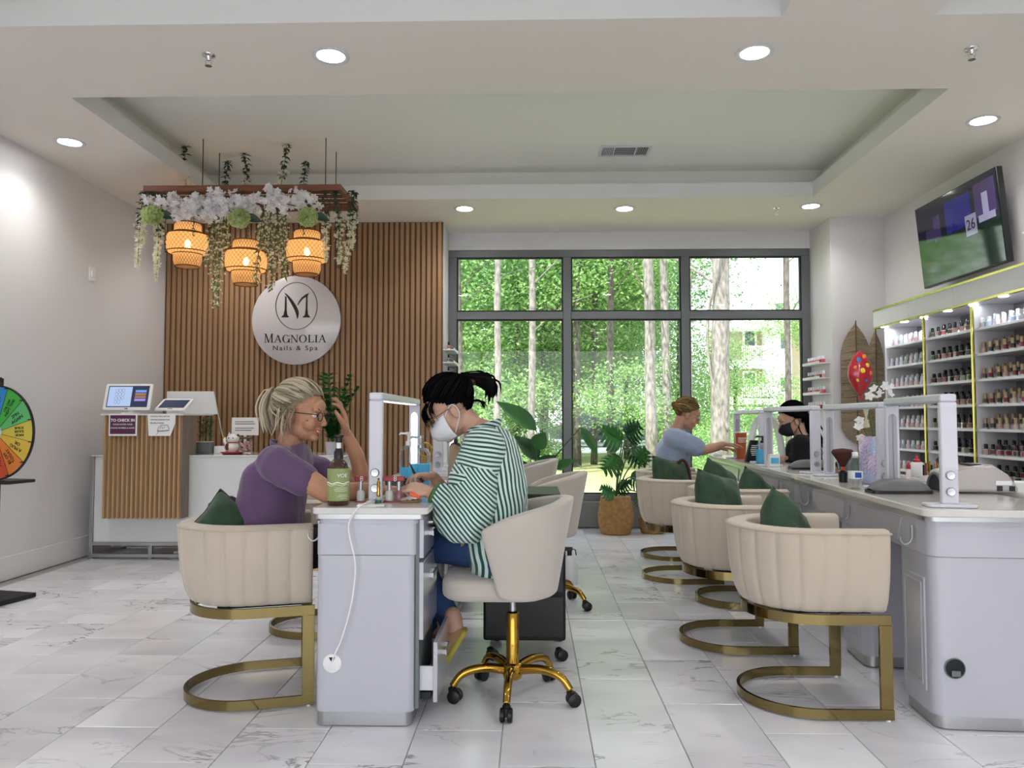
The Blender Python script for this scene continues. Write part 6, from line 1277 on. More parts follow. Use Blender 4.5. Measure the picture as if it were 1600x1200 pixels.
def stripes(name, d, pitch=.0185, dist=.35):
    mat(name, 'DCE9E4', .8, sheen=.2); t, n, b = tree_of(name); tc = n.new('ShaderNodeTexCoord'); no = n.new('ShaderNodeTexNoise'); no.inputs['Scale'].default_value = 5; no.inputs['Detail'].default_value = 1
    dt = n.new('ShaderNodeVectorMath'); dt.operation = 'DOT_PRODUCT'; L = Vector(d).normalized()/pitch; dt.inputs[1].default_value = L
    t.links.new(tc.outputs['Object'], dt.inputs[0]); t.links.new(tc.outputs['Object'], no.inputs[0])
    m1 = n.new('ShaderNodeMath'); m1.operation = 'MULTIPLY_ADD'; m1.inputs[1].default_value = dist*8; t.links.new(no.outputs[0], m1.inputs[0]); t.links.new(dt.outputs['Value'], m1.inputs[2])
    fr = n.new('ShaderNodeMath'); fr.operation = 'FRACT'; t.links.new(m1.outputs[0], fr.inputs[0]); gt = n.new('ShaderNodeMath'); gt.operation = 'GREATER_THAN'; gt.inputs[1].default_value = .52; t.links.new(fr.outputs[0], gt.inputs[0])
    mx = n.new('ShaderNodeMix'); mx.data_type = 'RGBA'; mx.inputs['A'].default_value = lin('CFE2DC'); mx.inputs['B'].default_value = lin('1d4f42'); t.links.new(gt.outputs[0], mx.inputs['Factor']); t.links.new(mx.outputs['Result'], b.inputs['Base Color'])
stripes('stripe_body', (1,.25,.12)); stripes('stripe_sleeve', (.75,.1,.66), .0145); stripes('stripe_yoke', (.15,.1,1), .0155); stripes('stripe_collar', (.1,.2,1), .016, .1)
wr = bpy.data.textures.new('wrinkle', 'CLOUDS'); wr.noise_scale = .09; wr.noise_depth = 2
def limb(B, pts, rs, n=14, k=5, flat=1, up=None):
    P = bez(pts, k); N = len(pts); R2 = []
    for i in range(len(P)): q = i/k; a = min(int(q), N-2); f = q-a; f = f*f*(3-2*f); R2.append(rs[a]+(rs[a+1]-rs[a])*f)
    B.tube(P, R2, n, flat=flat, up=up); B.ball(P[0], R2[0]*.99 if flat == 1 else R2[0]*min(flat,1), n); B.ball(P[-1], R2[-1]*.99 if flat == 1 else R2[-1]*min(flat,1), n)
def loft(B, secs, n=28, k=4):
    C = bez([s_[0] for s_ in secs], k); W = bez([s_[1] for s_ in secs], k); D = bez([s_[2] for s_ in secs], k); v = []
    for c, w_, d in zip(C, W, D):
        for i in range(n):
            a = 2*PI*i/n; ca, sa = math.cos(a), math.sin(a); v.append(c+w_*(abs(ca)**.85*(1 if ca > 0 else -1))+d*(abs(sa)**.85*(1 if sa > 0 else -1)))
    m = len(C); B.add(v, [(j*n+i, j*n+(i+1) % n, (j+1)*n+(i+1) % n, (j+1)*n+i) for j in range(m-1) for i in range(n)]+[tuple(range(n))[::-1], tuple((m-1)*n+i for i in range(n))])
class Person:
    def __init__(s, label, base, name='person'):
        s.base = Vector(base); s.t = thing(name, label, 'person', base)
    def part(s, B, name, m, vox=0, sm=0, smooth=180, wrinkle=0, parent=None, thick=0, sub=0):
        b = MB(); b.v = [tuple(Vector(p)-s.base) for p in B.v]; b.f = B.f; b.m = B.m
        o = b.obj(name, m, parent or s.t, smooth=smooth)
        if thick: q = o.modifiers.new('th', 'SOLIDIFY'); q.thickness = thick; q.offset = 0
        if sub: q = o.modifiers.new('sub', 'SUBSURF'); q.levels = sub; q.render_levels = sub
        if vox: q = o.modifiers.new('rm', 'REMESH'); q.mode = 'VOXEL'; q.voxel_size = vox; q.use_smooth_shade = True
        if sm: q = o.modifiers.new('sm', 'SMOOTH'); q.factor = .5; q.iterations = sm
        if wrinkle: q = o.modifiers.new('wr', 'DISPLACE'); q.texture = wr; q.strength = wrinkle; q.mid_level = .5; q.texture_coords = 'LOCAL'
        return o
class Head:
    def __init__(s, C, f, u, k=1.0):
        s.C = Vector(C); s.f = Vector(f).normalized(); s.s = Vector(u).cross(s.f).normalized(); s.u = s.f.cross(s.s); s.k = k
        s.Rm = Matrix((s.f, s.s, s.u)).transposed()
    def p(s, x, y, z): return s.C+(s.f*x+s.s*y+s.u*z)*s.k
    def ball(s, B, c, r, n=16): s_ = s; B.ball(s.p(*c), tuple(x*s.k for x in r), n, rot=s.Rm.to_quaternion())
    def build(s, B, neck, rn=.052):
        b = s.ball
        b(B, (-.012,0,.045), (.098,.077,.085)); b(B, (.03,0,-.012), (.066,.061,.085)); b(B, (.03,0,-.066), (.052,.05,.042)); b(B, (.069,0,-.093), (.021,.022,.017))
        for q in (-1, 1):
            b(B, (.058,q*.033,-.034), (.032,.027,.032)); b(B, (.082,q*.026,.022), (.016,.026,.009)); b(B, (-.006,q*.076,-.014), (.019,.009,.031)); b(B, (.107,q*.010,-.036), (.009,.007,.007)); b(B, (.014,q*.041,-.056), (.034,.015,.034))
        limb(B, [s.p(.090,0,.014), s.p(.102,0,-.010), s.p(.112,0,-.030)], [.009*s.k, .0095*s.k, .011*s.k]); b(B, (.089,0,-.056), (.013,.024,.0065)); b(B, (.087,0,-.068), (.013,.021,.0075)); b(B, (.08,0,.04), (.02,.045,.03))
        limb(B, [s.p(-.028,0,-.05), (s.p(-.03,0,-.09)+Vector(neck))/2, neck], [rn, rn*.98, rn*1.2])
    def face(s, P, smile=False, down=False, skin='skin_tan'):
        for q in (-1, 1):
            if down:
                e = MB(); s.ball(e, (.080,q*.031,.002), (.0125,.014,.0115)); P.part(e, 'eyelid', skin)
                l = MB(); l.tube([s.p(.0905,q*.031-.013,-.004), s.p(.0945,q*.031,-.008), s.p(.0885,q*.031+.012,-.004)], .0012, 5); P.part(l, 'eyelash', 'iris')
            else:
                e = MB(); s.ball(e, (.0795,q*.031,.001), (.0125,.0135,.009)); eo = P.part(e, 'eye', 'eye_white')
                i = MB(); s.ball(i, (.0895,q*.031,.0), (.0036,.0052,.0055)); P.part(i, 'iris', 'iris', parent=None)
                l = MB(); l.tube([s.p(.086,q*.031-.0135,.002), s.p(.0935,q*.031,.0095), s.p(.085,q*.031+.0135,.002)], .0018, 5); P.part(l, 'eyelid', skin)
            b = MB(); b.tube([s.p(.094,q*.012,.021), s.p(.095,q*.03,.027), s.p(.08,q*.05,.021)], [.0022,.0028,.001], 5); P.part(b, 'eyebrow', 'brush_dark')
        if smile:
            l = MB(); l.tube([s.p(.078,-.031,-.053), s.p(.097,-.012,-.057), s.p(.1,0,-.0575), s.p(.097,.012,-.057), s.p(.078,.031,-.053)], [.0015,.0032,.0035,.0032,.0015], 7)
            l.tube([s.p(.078,-.030,-.055), s.p(.094,-.013,-.071), s.p(.096,0,-.073), s.p(.094,.013,-.071), s.p(.078,.030,-.055)], [.0015,.0036,.004,.0036,.0015], 7); P.part(l, 'lips', 'lip')
            l = MB(); s.ball(l, (.087,0,-.0635), (.0115,.020,.0065)); P.part(l, 'teeth', 'teeth')
    def glasses(s, P, m='black_plastic', r=.022):
        b = MB()
        for q in (-1, 1):
            b.tube([s.p(.106-.25*abs(r*math.cos(a)*q+.0)*0, q*.033+r*math.cos(a), .0+r*.85*math.sin(a)-.002) for a in [2*PI*i/20 for i in range(20)]], .0019, 6, closed=True)
            b.tube([s.p(.106,q*(.033+r),.004), s.p(.095,q*.074,.006), s.p(.0,q*.082,.006), s.p(-.02,q*.08,-.008)], .002, 6)
        b.tube([s.p(.106,-.011,.002), s.p(.110,0,.004), s.p(.106,.011,.002)], .0018, 6); o = P.part(b, 'glasses', m); o['kind'] = 'thing' if False else 'thing'
        del o['kind']
        l = MB()
        for q in (-1, 1): l.add([s.p(.106, q*.033+r*.95*math.cos(a), r*.8*math.sin(a)-.002) for a in [2*PI*i/20 for i in range(20)]], [tuple(range(20))])
        P.part(l, 'lens', 'clear', smooth=0)
    def mask(s, P, m):
        b = MB()
        def fn(u, v):
            a = (u-.5)*R(158); e = R(52)-v*R(112); return s.p(.028+.088*math.cos(a)*math.cos(e)+.012*(1-abs(2*u-1))*(1-abs(2*v-1)), .069*math.sin(a)*max(.55, math.cos(e*.6)), -.050+.062*math.sin(e)+.0015*math.sin(v*24))
        b.grid(fn, 20, 16); P.part(b, 'face_mask', m, thick=.0018)
        l = MB()
        for q in (-1, 1): l.tube(bez([s.p(.04,q*.066,-.012), s.p(.0,q*.083,.014), s.p(-.018,q*.086,.005), s.p(-.016,q*.085,-.035), s.p(.035,q*.062,-.088)], 5), .0022, 5)
        P.part(l, 'ear_loop', m)
    def hair(s, P, m, tie, n=260, seed=1, tail=None, off=.012, hl=.09, loose=0):
        rd = random.Random(seed); base = MB(); v = []
        # scalp cap: ellipsoid part above and behind the hairline
        def inhair(d): return d.z > -.34-.55*max(0,-d.x)+(1.0*max(0, d.x-.10)) or d.x < -.3
        N1, N2 = 60, 40
        pts = {}; fs = []
        def sp(d, o_): return s.p(-.012+(.098+o_)*d.x, (.077+o_)*d.y, .043+(.087+o_)*d.z)
        for j in range(N2+1):
            for i in range(N1):
                th = PI*j/N2; a = 2*PI*i/N1; d = Vector((math.sin(th)*math.cos(a), math.sin(th)*math.sin(a), math.cos(th))); pts[(i,j)] = (len(v), d); v.append(sp(d, off*.55))
        for j in range(N2):
            for i in range(N1):
                q = [pts[(i,j)], pts[(i,j+1)], pts[((i+1) % N1,j+1)], pts[((i+1) % N1,j)]]
                if all(inhair(x[1]) for x in q): fs.append(tuple(x[0] for x in q))
        base.add(v, fs); T_ = Vector(tie).normalized(); st = MB()
        for k in range(n):
            # start directions along the hairline: front arc and sides
            a = rd.uniform(-2.3, 2.3); fz = rd.uniform(0, 1); d0 = Vector((math.cos(a)*.95, math.sin(a), .58-(.95 if abs(a) < 1.7 else .95+.5*(abs(a)-1.7))*abs(a)/1.9+rd.uniform(-.05,.2))).normalized(); d1 = T_
            f0 = rd.uniform(0, .55)
            P_ = []; o_ = off*rd.uniform(.7, 1.35); m_ = 8
            for i in range(m_+1):
                f = f0+(1-f0)*i/m_; d = d0.slerp(d1, f) if d0.dot(d1) > -.999 else d0; P_.append(sp(d, o_*(.6+.5*math.sin(PI*f))))
            st.tube(P_, [.0012]+[rd.uniform(.003,.0058)]*(m_-1)+[.004], 5)
        if tail:
            tb = sp(T_, off)
            for k in range(90 if n > 150 else 40):
                j = Vector((rd.gauss(0,1), rd.gauss(0,1), rd.gauss(0,1))); sp_ = tail[3] if len(tail) > 3 else .014
                c = [tb+j*.004, Vector(tail[0])+j*sp_*.7, Vector(tail[1])+j*sp_, Vector(tail[2])+j*sp_*rd.uniform(.5,1.3)]; st.tube(bez(c, 4), [.003]*6+[.0045]*4+[.003,.002,.0008], 5)
        for k in range(loose):
            q = rd.choice((-1,1)); a0 = s.p(rd.uniform(-.06,.02), q*.083, rd.uniform(.0,.03)); L = rd.uniform(.06,.14); st.tube(bez([a0, a0-s.u*L*.5-s.f*rd.uniform(-.004,.02)+s.s*q*.003, a0-s.u*L-s.f*rd.uniform(-.012,.03)-s.s*q*.01], 4), [.002]*5+[.003]*2+[.002,.0008], 4)
        h = P.part(base, 'hair', m); o = P.part(st, 'hair_strands', m); o['kind'] = 'stuff'; return h
def hand(B, wrist, d, n_, side, curl=(.3,.35,.4,.45), thumb=.6, k=1.0, r=.0082):
    """palm along d, palm faces n_ ; side=+1: thumb on d x n side"""
    wrist = Vector(wrist); d = Vector(d).normalized(); n_ = Vector(n_); n_ = (n_-d*n_.dot(d)).normalized(); t = d.cross(n_)*side
    for w_, L in ((.024,.082),(.006,.088),(-.012,.084),(-.028,.074)):
        B.tube([wrist+t*w_*.55*k, wrist+(t*w_+d*L*.5)*k, wrist+(t*w_+d*L)*k], [.016*k,.0145*k,.0105*k], 10); B.ball(wrist+(t*w_+d*L)*k, .0105*k, 10)
    for i, (w_, L0, L) in enumerate(((.029,.080,.068),(.009,.086,.076),(-.011,.082,.070),(-.030,.072,.054))):
        p = wrist+(t*w_+d*L0)*k; a = 0; dd = d; P = [p]
        for seg, f in enumerate((.44,.32,.24)):
            a += curl[i]*(1.2 if seg else .9); dd = d*math.cos(a)+n_*math.sin(a)+t*w_*1.6; dd.normalize(); p = p+dd*L*f*k; P.append(p)
        B.tube(P, [r*1.1*k, r*k, r*.92*k, r*.75*k], 9)
        for q, rr in zip(P, (1.1,1,.92,.75)): B.ball(q, r*rr*k, 9)
    p = wrist+(t*.024+d*.018)*k; P = [p, p+(t*.026+d*.028+n_*.012*thumb)*k, p+(t*.036+d*.056+n_*.026*thumb)*k, p+(t*.036+d*.080+n_*.038*thumb)*k]
    B.tube(P, [.015*k, .0125*k, .0098*k, .0075*k], 10)
    for q, rr in zip(P, (.015,.0125,.0098,.0075)): B.ball(q, rr*k, 10)
V = Vector
# ---------------------------------------------------------------- woman in purple (left)
P1 = Person('woman in a purple polo with a grey blond ponytail, smiling, hand raised by her glasses', (-1.12, 3.2, .47))
H1 = Head(PY(470, 647, 3.2), (1,-.20,-.10), (.1,0,1), 1.0)
B = MB(); nk = PY(447, 712, 3.21); H1.build(B, nk, .05)
hipc = PY(418, 828, 3.22); chest = PY(436, 755, 3.22)
limb(B, [nk, chest, hipc], [.06,.09,.11])
nsh = PY(432, 728, 3.05); fsh = PY(455, 722, 3.40)
# near (right) arm: upper arm forward and down, forearm along the table
el = PY(512, 770, 3.02); wr_ = PY(596, 765, 3.12)
limb(B, [chest, nsh], [.07,.05]); limb(B, [nsh, (nsh+el)/2+V((0,0,.008)), el], [.052,.050,.042]); limb(B, [el, (el+wr_)/2, wr_], [.042,.036,.025])
hand(B, wr_, (1,.12,.0), (0,0,-1), -1, (.12,.15,.2,.25), .5)
# far (left) arm: elbow on the table, hand at the glasses
el2 = PY(566, 752, 3.42); wr2 = PY(541, 677, 3.36)
limb(B, [chest, fsh], [.07,.05]); limb(B, [fsh, (fsh+el2)/2+V((0,.02,-.01)), el2], [.05,.046,.038]); limb(B, [el2, (el2+wr2)/2+V((.012,0,0)), wr2], [.038,.034,.024])
hand(B, wr2, (-.12,-.12,1), (-1,-.35,.1), 1, (.38,.28,.18,.03), .9, 1.08)
P1.part(B, 'body', 'skin_tan', vox=.0042, sm=3); H1.face(P1, smile=True); H1.glasses(P1, r=.021)
m = MB(); H1.ball(m, (.062,-.056,-.022), (.0035,.003,.0035), 8); P1.part(m, 'mole', 'brown_spot')
H1.hair(P1, 'hair_blond', (-.90,-.12,.28), 330, 3, (H1.p(-.135,-.02,.075), H1.p(-.150,-.02,-.0), H1.p(-.125,-.02,-.075), .015), off=.017, loose=46)
m = MB(); c = H1.p(-.108,-.012,.07); m.ball(c, .014, 10); P1.part(m, 'hair_tie', 'black_plastic')
# polo shirt
B = MB(); up = V((.12,0,1))
loft(B, [(PY(418,836,3.22), V((.135,.02,0)), V((0,.175,0))), (PY(421,800,3.22), V((.130,.02,0)), V((0,.165,0))), (PY(428,765,3.22), V((.128,.02,0)), V((0,.165,0))), (PY(436,735,3.22), V((.122,.02,0)), V((0,.185,0))), (PY(443,712,3.22), V((.095,.02,.02)), V((0,.175,0))), (PY(451,699,3.22), V((.058,.01,.02)), V((0,.085,0)))])
sl = nsh+(el-nsh)*.52; limb(B, [nsh+V((-.015,.06,-.0)), nsh+V((0,.0,.004)), sl], [.085,.072,.067]); sl2 = fsh+(el2-fsh)*.42; limb(B, [fsh+V((-.02,-.05,0)), fsh, sl2], [.08,.07,.06])
sh = P1.part(B, 'polo_shirt', 'purple_knit', vox=.0065, sm=4, wrinkle=.014)
cb_ = MB(); cb_.strip([nk+V((.074*math.cos(a)+.012, .074*math.sin(a), .004-.026*math.cos(a))) for a in [R(15)+R(330)*i/22 for i in range(23)]], .042, .007, up=(-.10,0,1)); P1.part(cb_, 'collar', 'purple_knit', sub=1)
cb_ = MB(); cb_.add([nk+V((.055,-.028,-.002)), nk+V((.085,-.045,-.035)), nk+V((.075,-.004,-.045)), nk+V((.068,-.004,-.008))], [(0,1,2,3)]); cb_.add([nk+V((.055,.03,-.002)), nk+V((.085,.04,-.035)), nk+V((.078,.002,-.045)), nk+V((.068,.002,-.008))], [(0,1,2,3)]); P1.part(cb_, 'collar_tip', 'purple_knit', thick=.006)
# trousers and shoes (under the table)
B = MB()
for y, kx, ky in ((-.06,-.70,3.37),(.09,-.66,3.53)):
    limb(B, [V((-1.1,3.2+y,.54)), V((-.9,(3.2+y+ky)/2,.565)), V((kx,ky,.54))], [.095,.085,.065]); limb(B, [V((kx,ky,.54)), V((kx-.03,ky,.3)), V((kx-.05,ky,.10))], [.064,.055,.042])
P1.part(B, 'trousers', 'dark_trousers', vox=.01, sm=3)
for kx, ky in ((-.70,3.37),(-.66,3.53)): B = MB(); limb(B, [V((kx-.09,ky,.045)), V((kx,ky,.045)), V((kx+.10,ky,.035))], [.04,.042,.032]); P1.part(B, 'shoe', 'black_cloth')
# navy jacket bundled behind her
B = MB(); rdm = random.Random(4)
for k in range(9): a = PY(365+rdm.uniform(-24,40), 806+rdm.uniform(-16,16), 3.13+rdm.uniform(-.04,.1)); limb(B, [a, a+V((rdm.uniform(-.06,.06), rdm.uniform(-.05,.05), rdm.uniform(-.05,.05))), a+V((rdm.uniform(-.08,.08), rdm.uniform(-.05,.05), -.07))], [.028,.036,.026], 10)
jk = thing('jacket', 'navy jacket bundled on the chair behind the woman in purple', 'jacket', (-1.2, 3.15, .62)); b = MB(); b.v = [tuple(V(p)-V((-1.2,3.15,.62))) for p in B.v]; b.f = B.f; b.m = B.m; o = b.obj('cloth', 'navy_cloth', jk, smooth=180)
q = o.modifiers.new('rm', 'REMESH'); q.mode = 'VOXEL'; q.voxel_size = .006; q.use_smooth_shade = True; q = o.modifiers.new('sm', 'SMOOTH'); q.factor = .5; q.iterations = 2; q = o.modifiers.new('wr', 'DISPLACE'); q.texture = wr; q.strength = .02; q.texture_coords = 'LOCAL'
# ---------------------------------------------------------------- technician in stripes
P2 = Person('nail technician in a green and white striped shirt and white mask, bent over a hand', (-.08, 3.13, .505))
H2 = Head(PY(706, 641, 3.17), (-.84,-.10,-.53), (-.53,0,.84), 1.0)
B = MB(); nk = PY(752, 676, 3.17); H2.build(B, nk, .048); hip = PY(775, 885, 3.15); ch = PY(768, 745, 3.16)
limb(B, [nk, ch, hip], [.06,.1,.12])
ns, fs_ = PY(757, 700, 2.99), PY(745, 700, 3.34); ne, nw = PY(733, 805, 2.96), PY(668, 768, 3.02); fe, fw_ = PY(715, 800, 3.34), PY(678, 745, 3.27)
limb(B, [ch, ns], [.07,.05]); limb(B, [ns, (ns+ne)/2+V((.01,0,0)), ne], [.048,.044,.038]); limb(B, [ne, (ne+nw)/2, nw], [.038,.033,.023])
limb(B, [ch, fs_], [.07,.05]); limb(B, [fs_, (fs_+fe)/2, fe], [.048,.044,.038]); limb(B, [fe, (fe+fw_)/2, fw_], [.038,.033,.023])
hand(B, nw, (-1,.08,.22), (-.15,.5,-.9), 1, (.42,.5,.55,.6), .8, .92); hand(B, fw_, (-.95,-.3,.10), (-.25,-.3,-.95), -1, (.5,.6,.7,.75), 1.0, .92)
P2.part(B, 'body', 'skin_light', vox=.0042, sm=3); H2.face(P2, down=True, skin='skin_light'); H2.glasses(P2, 'brass', .020); H2.mask(P2, 'mask_white')
H2.hair(P2, 'hair_black', (-.86,-.02,.50), 330, 5, (PY(748,592,3.17), PY(766,598,3.16), PY(768,618,3.15), .013), off=.018)
m = MB(); m.ball(PY(739,597,3.17), .015, 10); P2.part(m, 'hair_tie', 'brush_dark')
m = MB()
rd = random.Random(8)
for k in range(70): a = H2.p(.05+rd.uniform(-.03,.03), rd.uniform(-.068,.068), .075); m.tube(bez([a, a+H2.f*.038-H2.u*.03, a+H2.f*.045-H2.u*rd.uniform(.05,.10)+H2.s*rd.uniform(-.01,.01)], 4), [.0025]*6+[.0018,.0012,.0006], 4)
for k in range(34): a = H2.p(-.09, rd.uniform(-.04,.04), -.01); m.tube(bez([a, a-H2.f*.03-H2.u*.02, a-H2.f*rd.uniform(.02,.05)-H2.u*rd.uniform(.03,.06)], 4), [.0025]*6+[.0018,.0012,.0006], 4)
tag(P2.part(m, 'fringe', 'hair_black'), kind='stuff')
B = MB()
loft(B, [(PY(778,898,3.14), V((.105,0,-.015)), V((0,.19,0))), (PY(775,860,3.14), V((.120,0,-.01)), V((0,.20,0))), (PY(776,815,3.15), V((.125,0,0)), V((0,.20,0))), (PY(775,765,3.16), V((.128,0,.02)), V((0,.205,0))), (PY(768,720,3.16), V((.118,0,.035)), V((0,.20,0))), (PY(762,693,3.16), V((.090,0,.04)), V((0,.15,0))), (PY(757,676,3.16), V((.060,0,.03)), V((0,.075,0)))])
P2.part(B, 'shirt_body', 'stripe_body', vox=.0065, sm=4, wrinkle=.022)
B = MB(); limb(B, [ns+V((.0,.07,-.0)), ns+V((-.005,.01,-.01)), (ns+ne)/2+V((-.02,-.005,-.01))], [.078,.088,.092]); P2.part(B, 'shirt_shoulder', 'stripe_yoke', vox=.0065, sm=4, wrinkle=.012)
B = MB(); cu = PY(690, 775, 2.99); limb(B, [(ns+ne)/2+V((-.005,.0,.03)), ne+V((-.005,0,-.01)), (ne+cu)/2+V((-.0,0,-.03)), cu+V((.014,0,-.01))], [.092,.100,.092,.058]); P2.part(B, 'sleeve', 'stripe_sleeve', vox=.0065, sm=4, wrinkle=.024)
B = MB(); limb(B, [fs_, (fs_+fe)/2, fe, (fe+fw_)/2+V((.01,0,-.01))], [.075,.082,.075,.052]); P2.part(B, 'sleeve', 'stripe_sleeve', vox=.0065, sm=4, wrinkle=.02)
B = MB(); cd_ = (nw-ne).normalized(); 
B.tube([cu+cd_*.030+V((.012,0,-.01)), cu+cd_*.044+V((.012,0,-.01))], [.050,.046], 20, cap=False); P2.part(B, 'cuff', 'stem_green', thick=.004)
B = MB(); B.strip([nk+V((.072*math.cos(a)+.008, .078*math.sin(a), .004+.024*math.cos(a))) for a in [R(-165)+R(330)*i/26 for i in range(27)]], .036, .006, up=(.12,0,1)); P2.part(B, 'collar', 'stripe_collar', sub=1)
# apron, jeans, shoes
B = MB(); B.grid(lambda u, v: PY(733-30*u-8*v, 700+150*v+6*math.sin(u*6), 3.0+.3*u), 8, 10); P2.part(B, 'apron', 'apron_tan', thick=.006)
B = MB()
for y, kx in ((2.98+.06,-.50),(3.30,-.50)):
    ky = 3.30 if y < 3.2 else 3.47
    limb(B, [V((-.10,y,.585)), V((-.28,y*.6+ky*.4,.60)), V((kx,ky,.57))], [.095,.088,.066])
limb(B, [V((-.50,3.30,.57)), V((-.44,3.31,.42)), V((-.34,3.28,.26))], [.064,.056,.05]); limb(B, [V((-.50,3.47,.57)), V((-.47,3.46,.40)), V((-.40,3.44,.2))], [.064,.056,.05]); limb(B, [V((-.08,3.0,.57)), V((-.06,3.25,.57))], [.11,.11])
P2.part(B, 'jeans', 'denim', vox=.008, sm=3, wrinkle=.008)
for (ax, ay, az), lb in (((-.30,3.24,.20), 0), ((-.38,3.42,.14), 1)):
    a = V((ax, ay, az)); B = MB(); limb(B, [a+V((-.03,.01,.09)), a+V((-.02,0,.02)), a+V((-.085,0,-.07))], [.036,.034,.03]); P2.part(B, 'foot', 'skin_light', vox=.006, sm=2)
    d = V((-.52,0,-.85)).normalized(); nn = V((.85,0,-.52)).normalized(); B = MB(); o0 = a+V((.025,0,.035)); B.add([o0+d*l*.235+nn*h+V((0,w_,0)) for l in (0,.25,.5,.75,1) for h, w_ in ((-.01,-.038*(1 if l < 1 else .7)),(-.01,.038*(1 if l < 1 else .7)),(.012,.04*(1 if l < 1 else .7)),(.012,-.04*(1 if l < 1 else .7)))], [(4*i+k, 4*i+4+k, 4*i+4+(k+1) % 4, 4*i+(k+1) % 4) for i in range(4) for k in range(4)]+[(0,1,2,3),(19,18,17,16)]); so = P2.part(B, 'shoe_sole', 'sole_yellow', smooth=40); q = so.modifiers.new('b','BEVEL'); q.width = .006
    B = MB(); limb(B, [o0+d*.03-nn*.022, o0+d*.10-nn*.035, o0+d*.20-nn*.020], [.037,.040,.032]); P2.part(B, 'shoe_upper', 'shoe_tan', vox=.006, sm=2)
# tool in her hand
t = thing('nail_drill', 'slim dark nail tool held in the technician\'s far hand', 'tool', fw_+V((-.07,-.03,-.0))); MB().tube([(.03,0,-.02),(-.01,0,.02),(-.03,0,.06)], [.006,.006,.002], 8).obj('handpiece', 'black_plastic', t, smooth=60); MB().tube([(.006,0,.004),(.012,0,-.003)], .0068, 8).obj('grip_ring', 'gold', t)
# ---------------------------------------------------------------- customer in blue
P3 = Person('customer in a pale blue tee with a low blond bun, seated by the window', (1.15, 6.3, .47))
H3 = Head(PY(1073, 648, 6.25), (.93,.0,-.36), (.36,0,.93), .98)
B = MB(); nk = PY(1056, 676, 6.25); H3.build(B, nk, .05); hp = PY(1050, 738, 6.3); ch = PY(1052, 705, 6.28); limb(B, [nk, ch, hp], [.06,.09,.11])
for y, e_, w_ in ((6.08,(1098,704),(1130,694)),(6.45,(1095,704),(1122,700))):
    sh_ = PY(1058, 684, y); el = PY(*e_, y); wr_ = PY(*w_, 6.2 if y < 6.2 else 6.36); limb(B, [ch, sh_], [.07,.05]); limb(B, [sh_, (sh_+el)/2, el], [.05,.046,.04]); limb(B, [el, (el+wr_)/2, wr_], [.04,.034,.025]); hand(B, wr_, (1,.05,-.03), (0,0,-1), -1 if y < 6.2 else 1, (.2,.2,.25,.3))
P3.part(B, 'body', 'skin_warm', vox=.0055, sm=2); H3.face(P3, down=True, skin='skin_warm'); H3.glasses(P3, 'steel', .02); H3.hair(P3, 'hair_gold', (-.98,0,.0), 220, 9, None, off=.014)
m = MB(); c = H3.p(-.125,0,.045)
for k in range(8): a = k*.8; m.tube([c+V((.018*math.cos(a+i*.5), .018*math.sin(a+i*.9), .016*math.sin(a*2+i*.7))) for i in range(7)], .008, 6)
P3.part(m, 'bun', 'hair_gold')
B = MB(); loft(B, [(PY(1048,742,6.28), V((.135,0,0)), V((0,.19,0))), (PY(1050,722,6.28), V((.13,0,0)), V((0,.18,0))), (PY(1052,700,6.27), V((.135,0,0)), V((0,.19,0))), (PY(1055,684,6.26), V((.10,0,.01)), V((0,.18,0))), (PY(1057,674,6.26), V((.06,0,.02)), V((0,.09,0)))])
for y in (6.08, 6.45): sh_ = PY(1058, 685, y); el = PY(1098, 704, y); limb(B, [sh_+V((-.02,.05 if y < 6.2 else -.05,0)), sh_, sh_+(el-sh_)*.75], [.085,.078,.075])
P3.part(B, 't_shirt', 'blue_tee', vox=.009, sm=4, wrinkle=.016)
B = MB()
for y in (6.18, 6.4): limb(B, [V((1.12,y,.55)), V((1.3,y,.57)), V((1.47,y,.55))], [.09,.08,.06]); limb(B, [V((1.47,y,.55)), V((1.46,y,.3)), V((1.45,y,.1))], [.06,.052,.04])
P3.part(B, 'trousers', 'dark_trousers', vox=.012, sm=3)
for y in (6.18, 6.4): B = MB(); limb(B, [V((1.40,y,.045)), V((1.48,y,.045)), V((1.54,y,.035))], [.038,.04,.03]); P3.part(B, 'shoe', 'black_cloth')
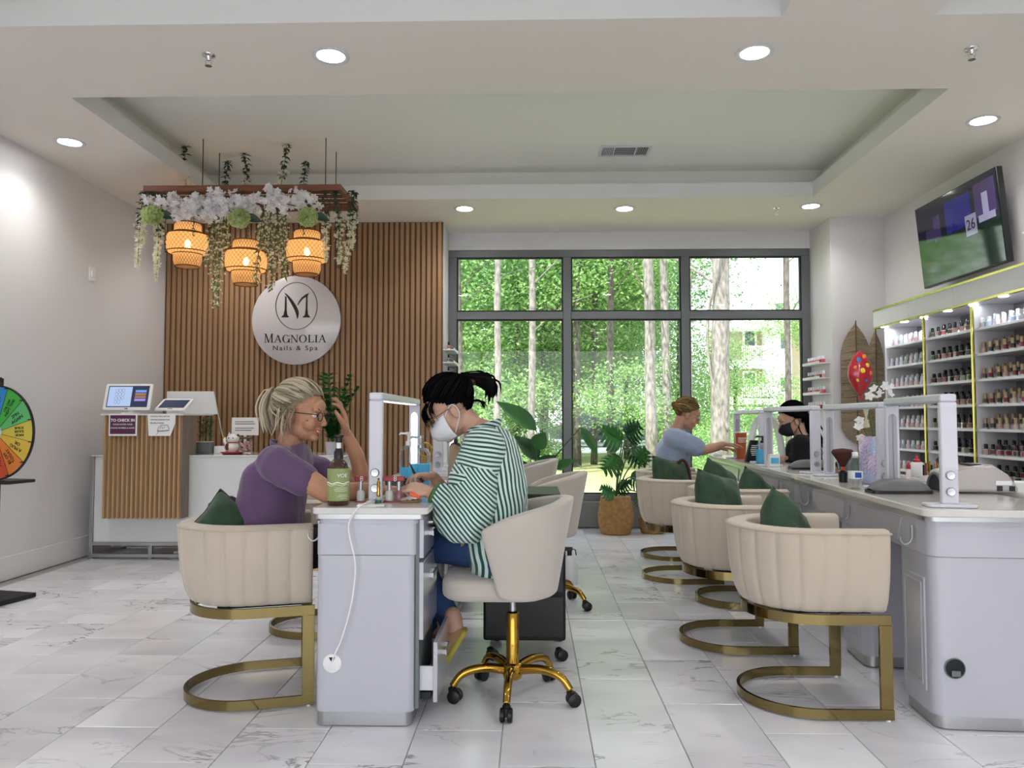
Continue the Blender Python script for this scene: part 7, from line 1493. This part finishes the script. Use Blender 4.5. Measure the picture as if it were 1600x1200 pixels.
# ---------------------------------------------------------------- technician in black
P4 = Person('nail technician all in black with a black mask behind the far lamps', (2.05, 5.95, .505))
H4 = Head(PY(1238, 657, 5.95), (-.95,.0,-.30), (-.3,0,.95), 1.0)
B = MB(); nk = PY(1252, 684, 5.95); H4.build(B, nk, .048); hp = V((2.03,5.95,.60)); ch = PY(1253, 708, 5.95); limb(B, [nk, ch, hp], [.06,.09,.11])
for y, w_ in ((5.78,(1232,716)),(6.12,(1228,716))):
    sh_ = PY(1252, 692, y); el = PY(1248, 722, y); wr_ = PY(*w_, 5.85 if y < 5.9 else 6.0); limb(B, [ch, sh_], [.07,.05]); limb(B, [sh_, (sh_+el)/2, el], [.048,.044,.038]); limb(B, [el, (el+wr_)/2, wr_], [.038,.033,.024]); hand(B, wr_, (-1,.05,.1), (0,0,-1), 1 if y < 5.9 else -1, (.35,.4,.45,.5))
P4.part(B, 'body', 'skin_light', vox=.0055, sm=2); H4.face(P4, down=True, skin='skin_light'); H4.mask(P4, 'mask_black'); H4.hair(P4, 'hair_black', (-.9,0,-.3), 240, 12, (H4.p(-.11,0,-.03), H4.p(-.12,0,-.12), H4.p(-.13,0,-.26), .03), off=.016)
B = MB(); loft(B, [(V((2.04,5.95,.52)), V((.14,0,0)), V((0,.2,0))), (V((2.05,5.95,.64)), V((.13,0,0)), V((0,.18,0))), (PY(1254,716,5.95), V((.125,0,0)), V((0,.19,0))), (PY(1254,692,5.95), V((.10,0,.01)), V((0,.18,0))), (PY(1253,681,5.95), V((.062,0,.02)), V((0,.08,0)))])
for y in (5.78, 6.12): sh_ = PY(1252, 693, y); el = PY(1248, 722, y); w2 = PY(1236, 717, y*.5+2.96); limb(B, [sh_, (sh_+el)/2, el, w2], [.072,.062,.055,.042])
P4.part(B, 'top', 'black_cloth', vox=.009, sm=3, wrinkle=.012)
B = MB()
for y in (5.90, 6.1): limb(B, [V((2.05,y,.57)), V((1.95,y,.575)), V((1.84,y,.55))], [.085,.07,.055]); limb(B, [V((1.84,y,.54)), V((1.86,y,.3)), V((1.93,y,.1))], [.055,.05,.04])
P4.part(B, 'trousers', 'black_cloth', vox=.012, sm=3)
for y in (5.90, 6.1): B = MB(); limb(B, [V((1.98,y,.045)), V((1.90,y,.045)), V((1.84,y,.035))], [.038,.04,.03]); P4.part(B, 'shoe', 'black_cloth')
# dark handbag standing between the far chairs
t = thing('handbag', 'brown handled dark bag behind the green cushions by the far chair', 'bag', (1.08, 5.53, .472)); MB().box(-.09,.09,-.05,.05,0,.2).obj('pouch', 'black_cloth', t, bevel=.02); MB().tube(bez([(-.05,0,.19),(-.055,0,.29),(0,0,.345),(.04,0,.28),(.05,0,.19)], 6), .011, 8).obj('handle', 'brush_dark', t, smooth=180)
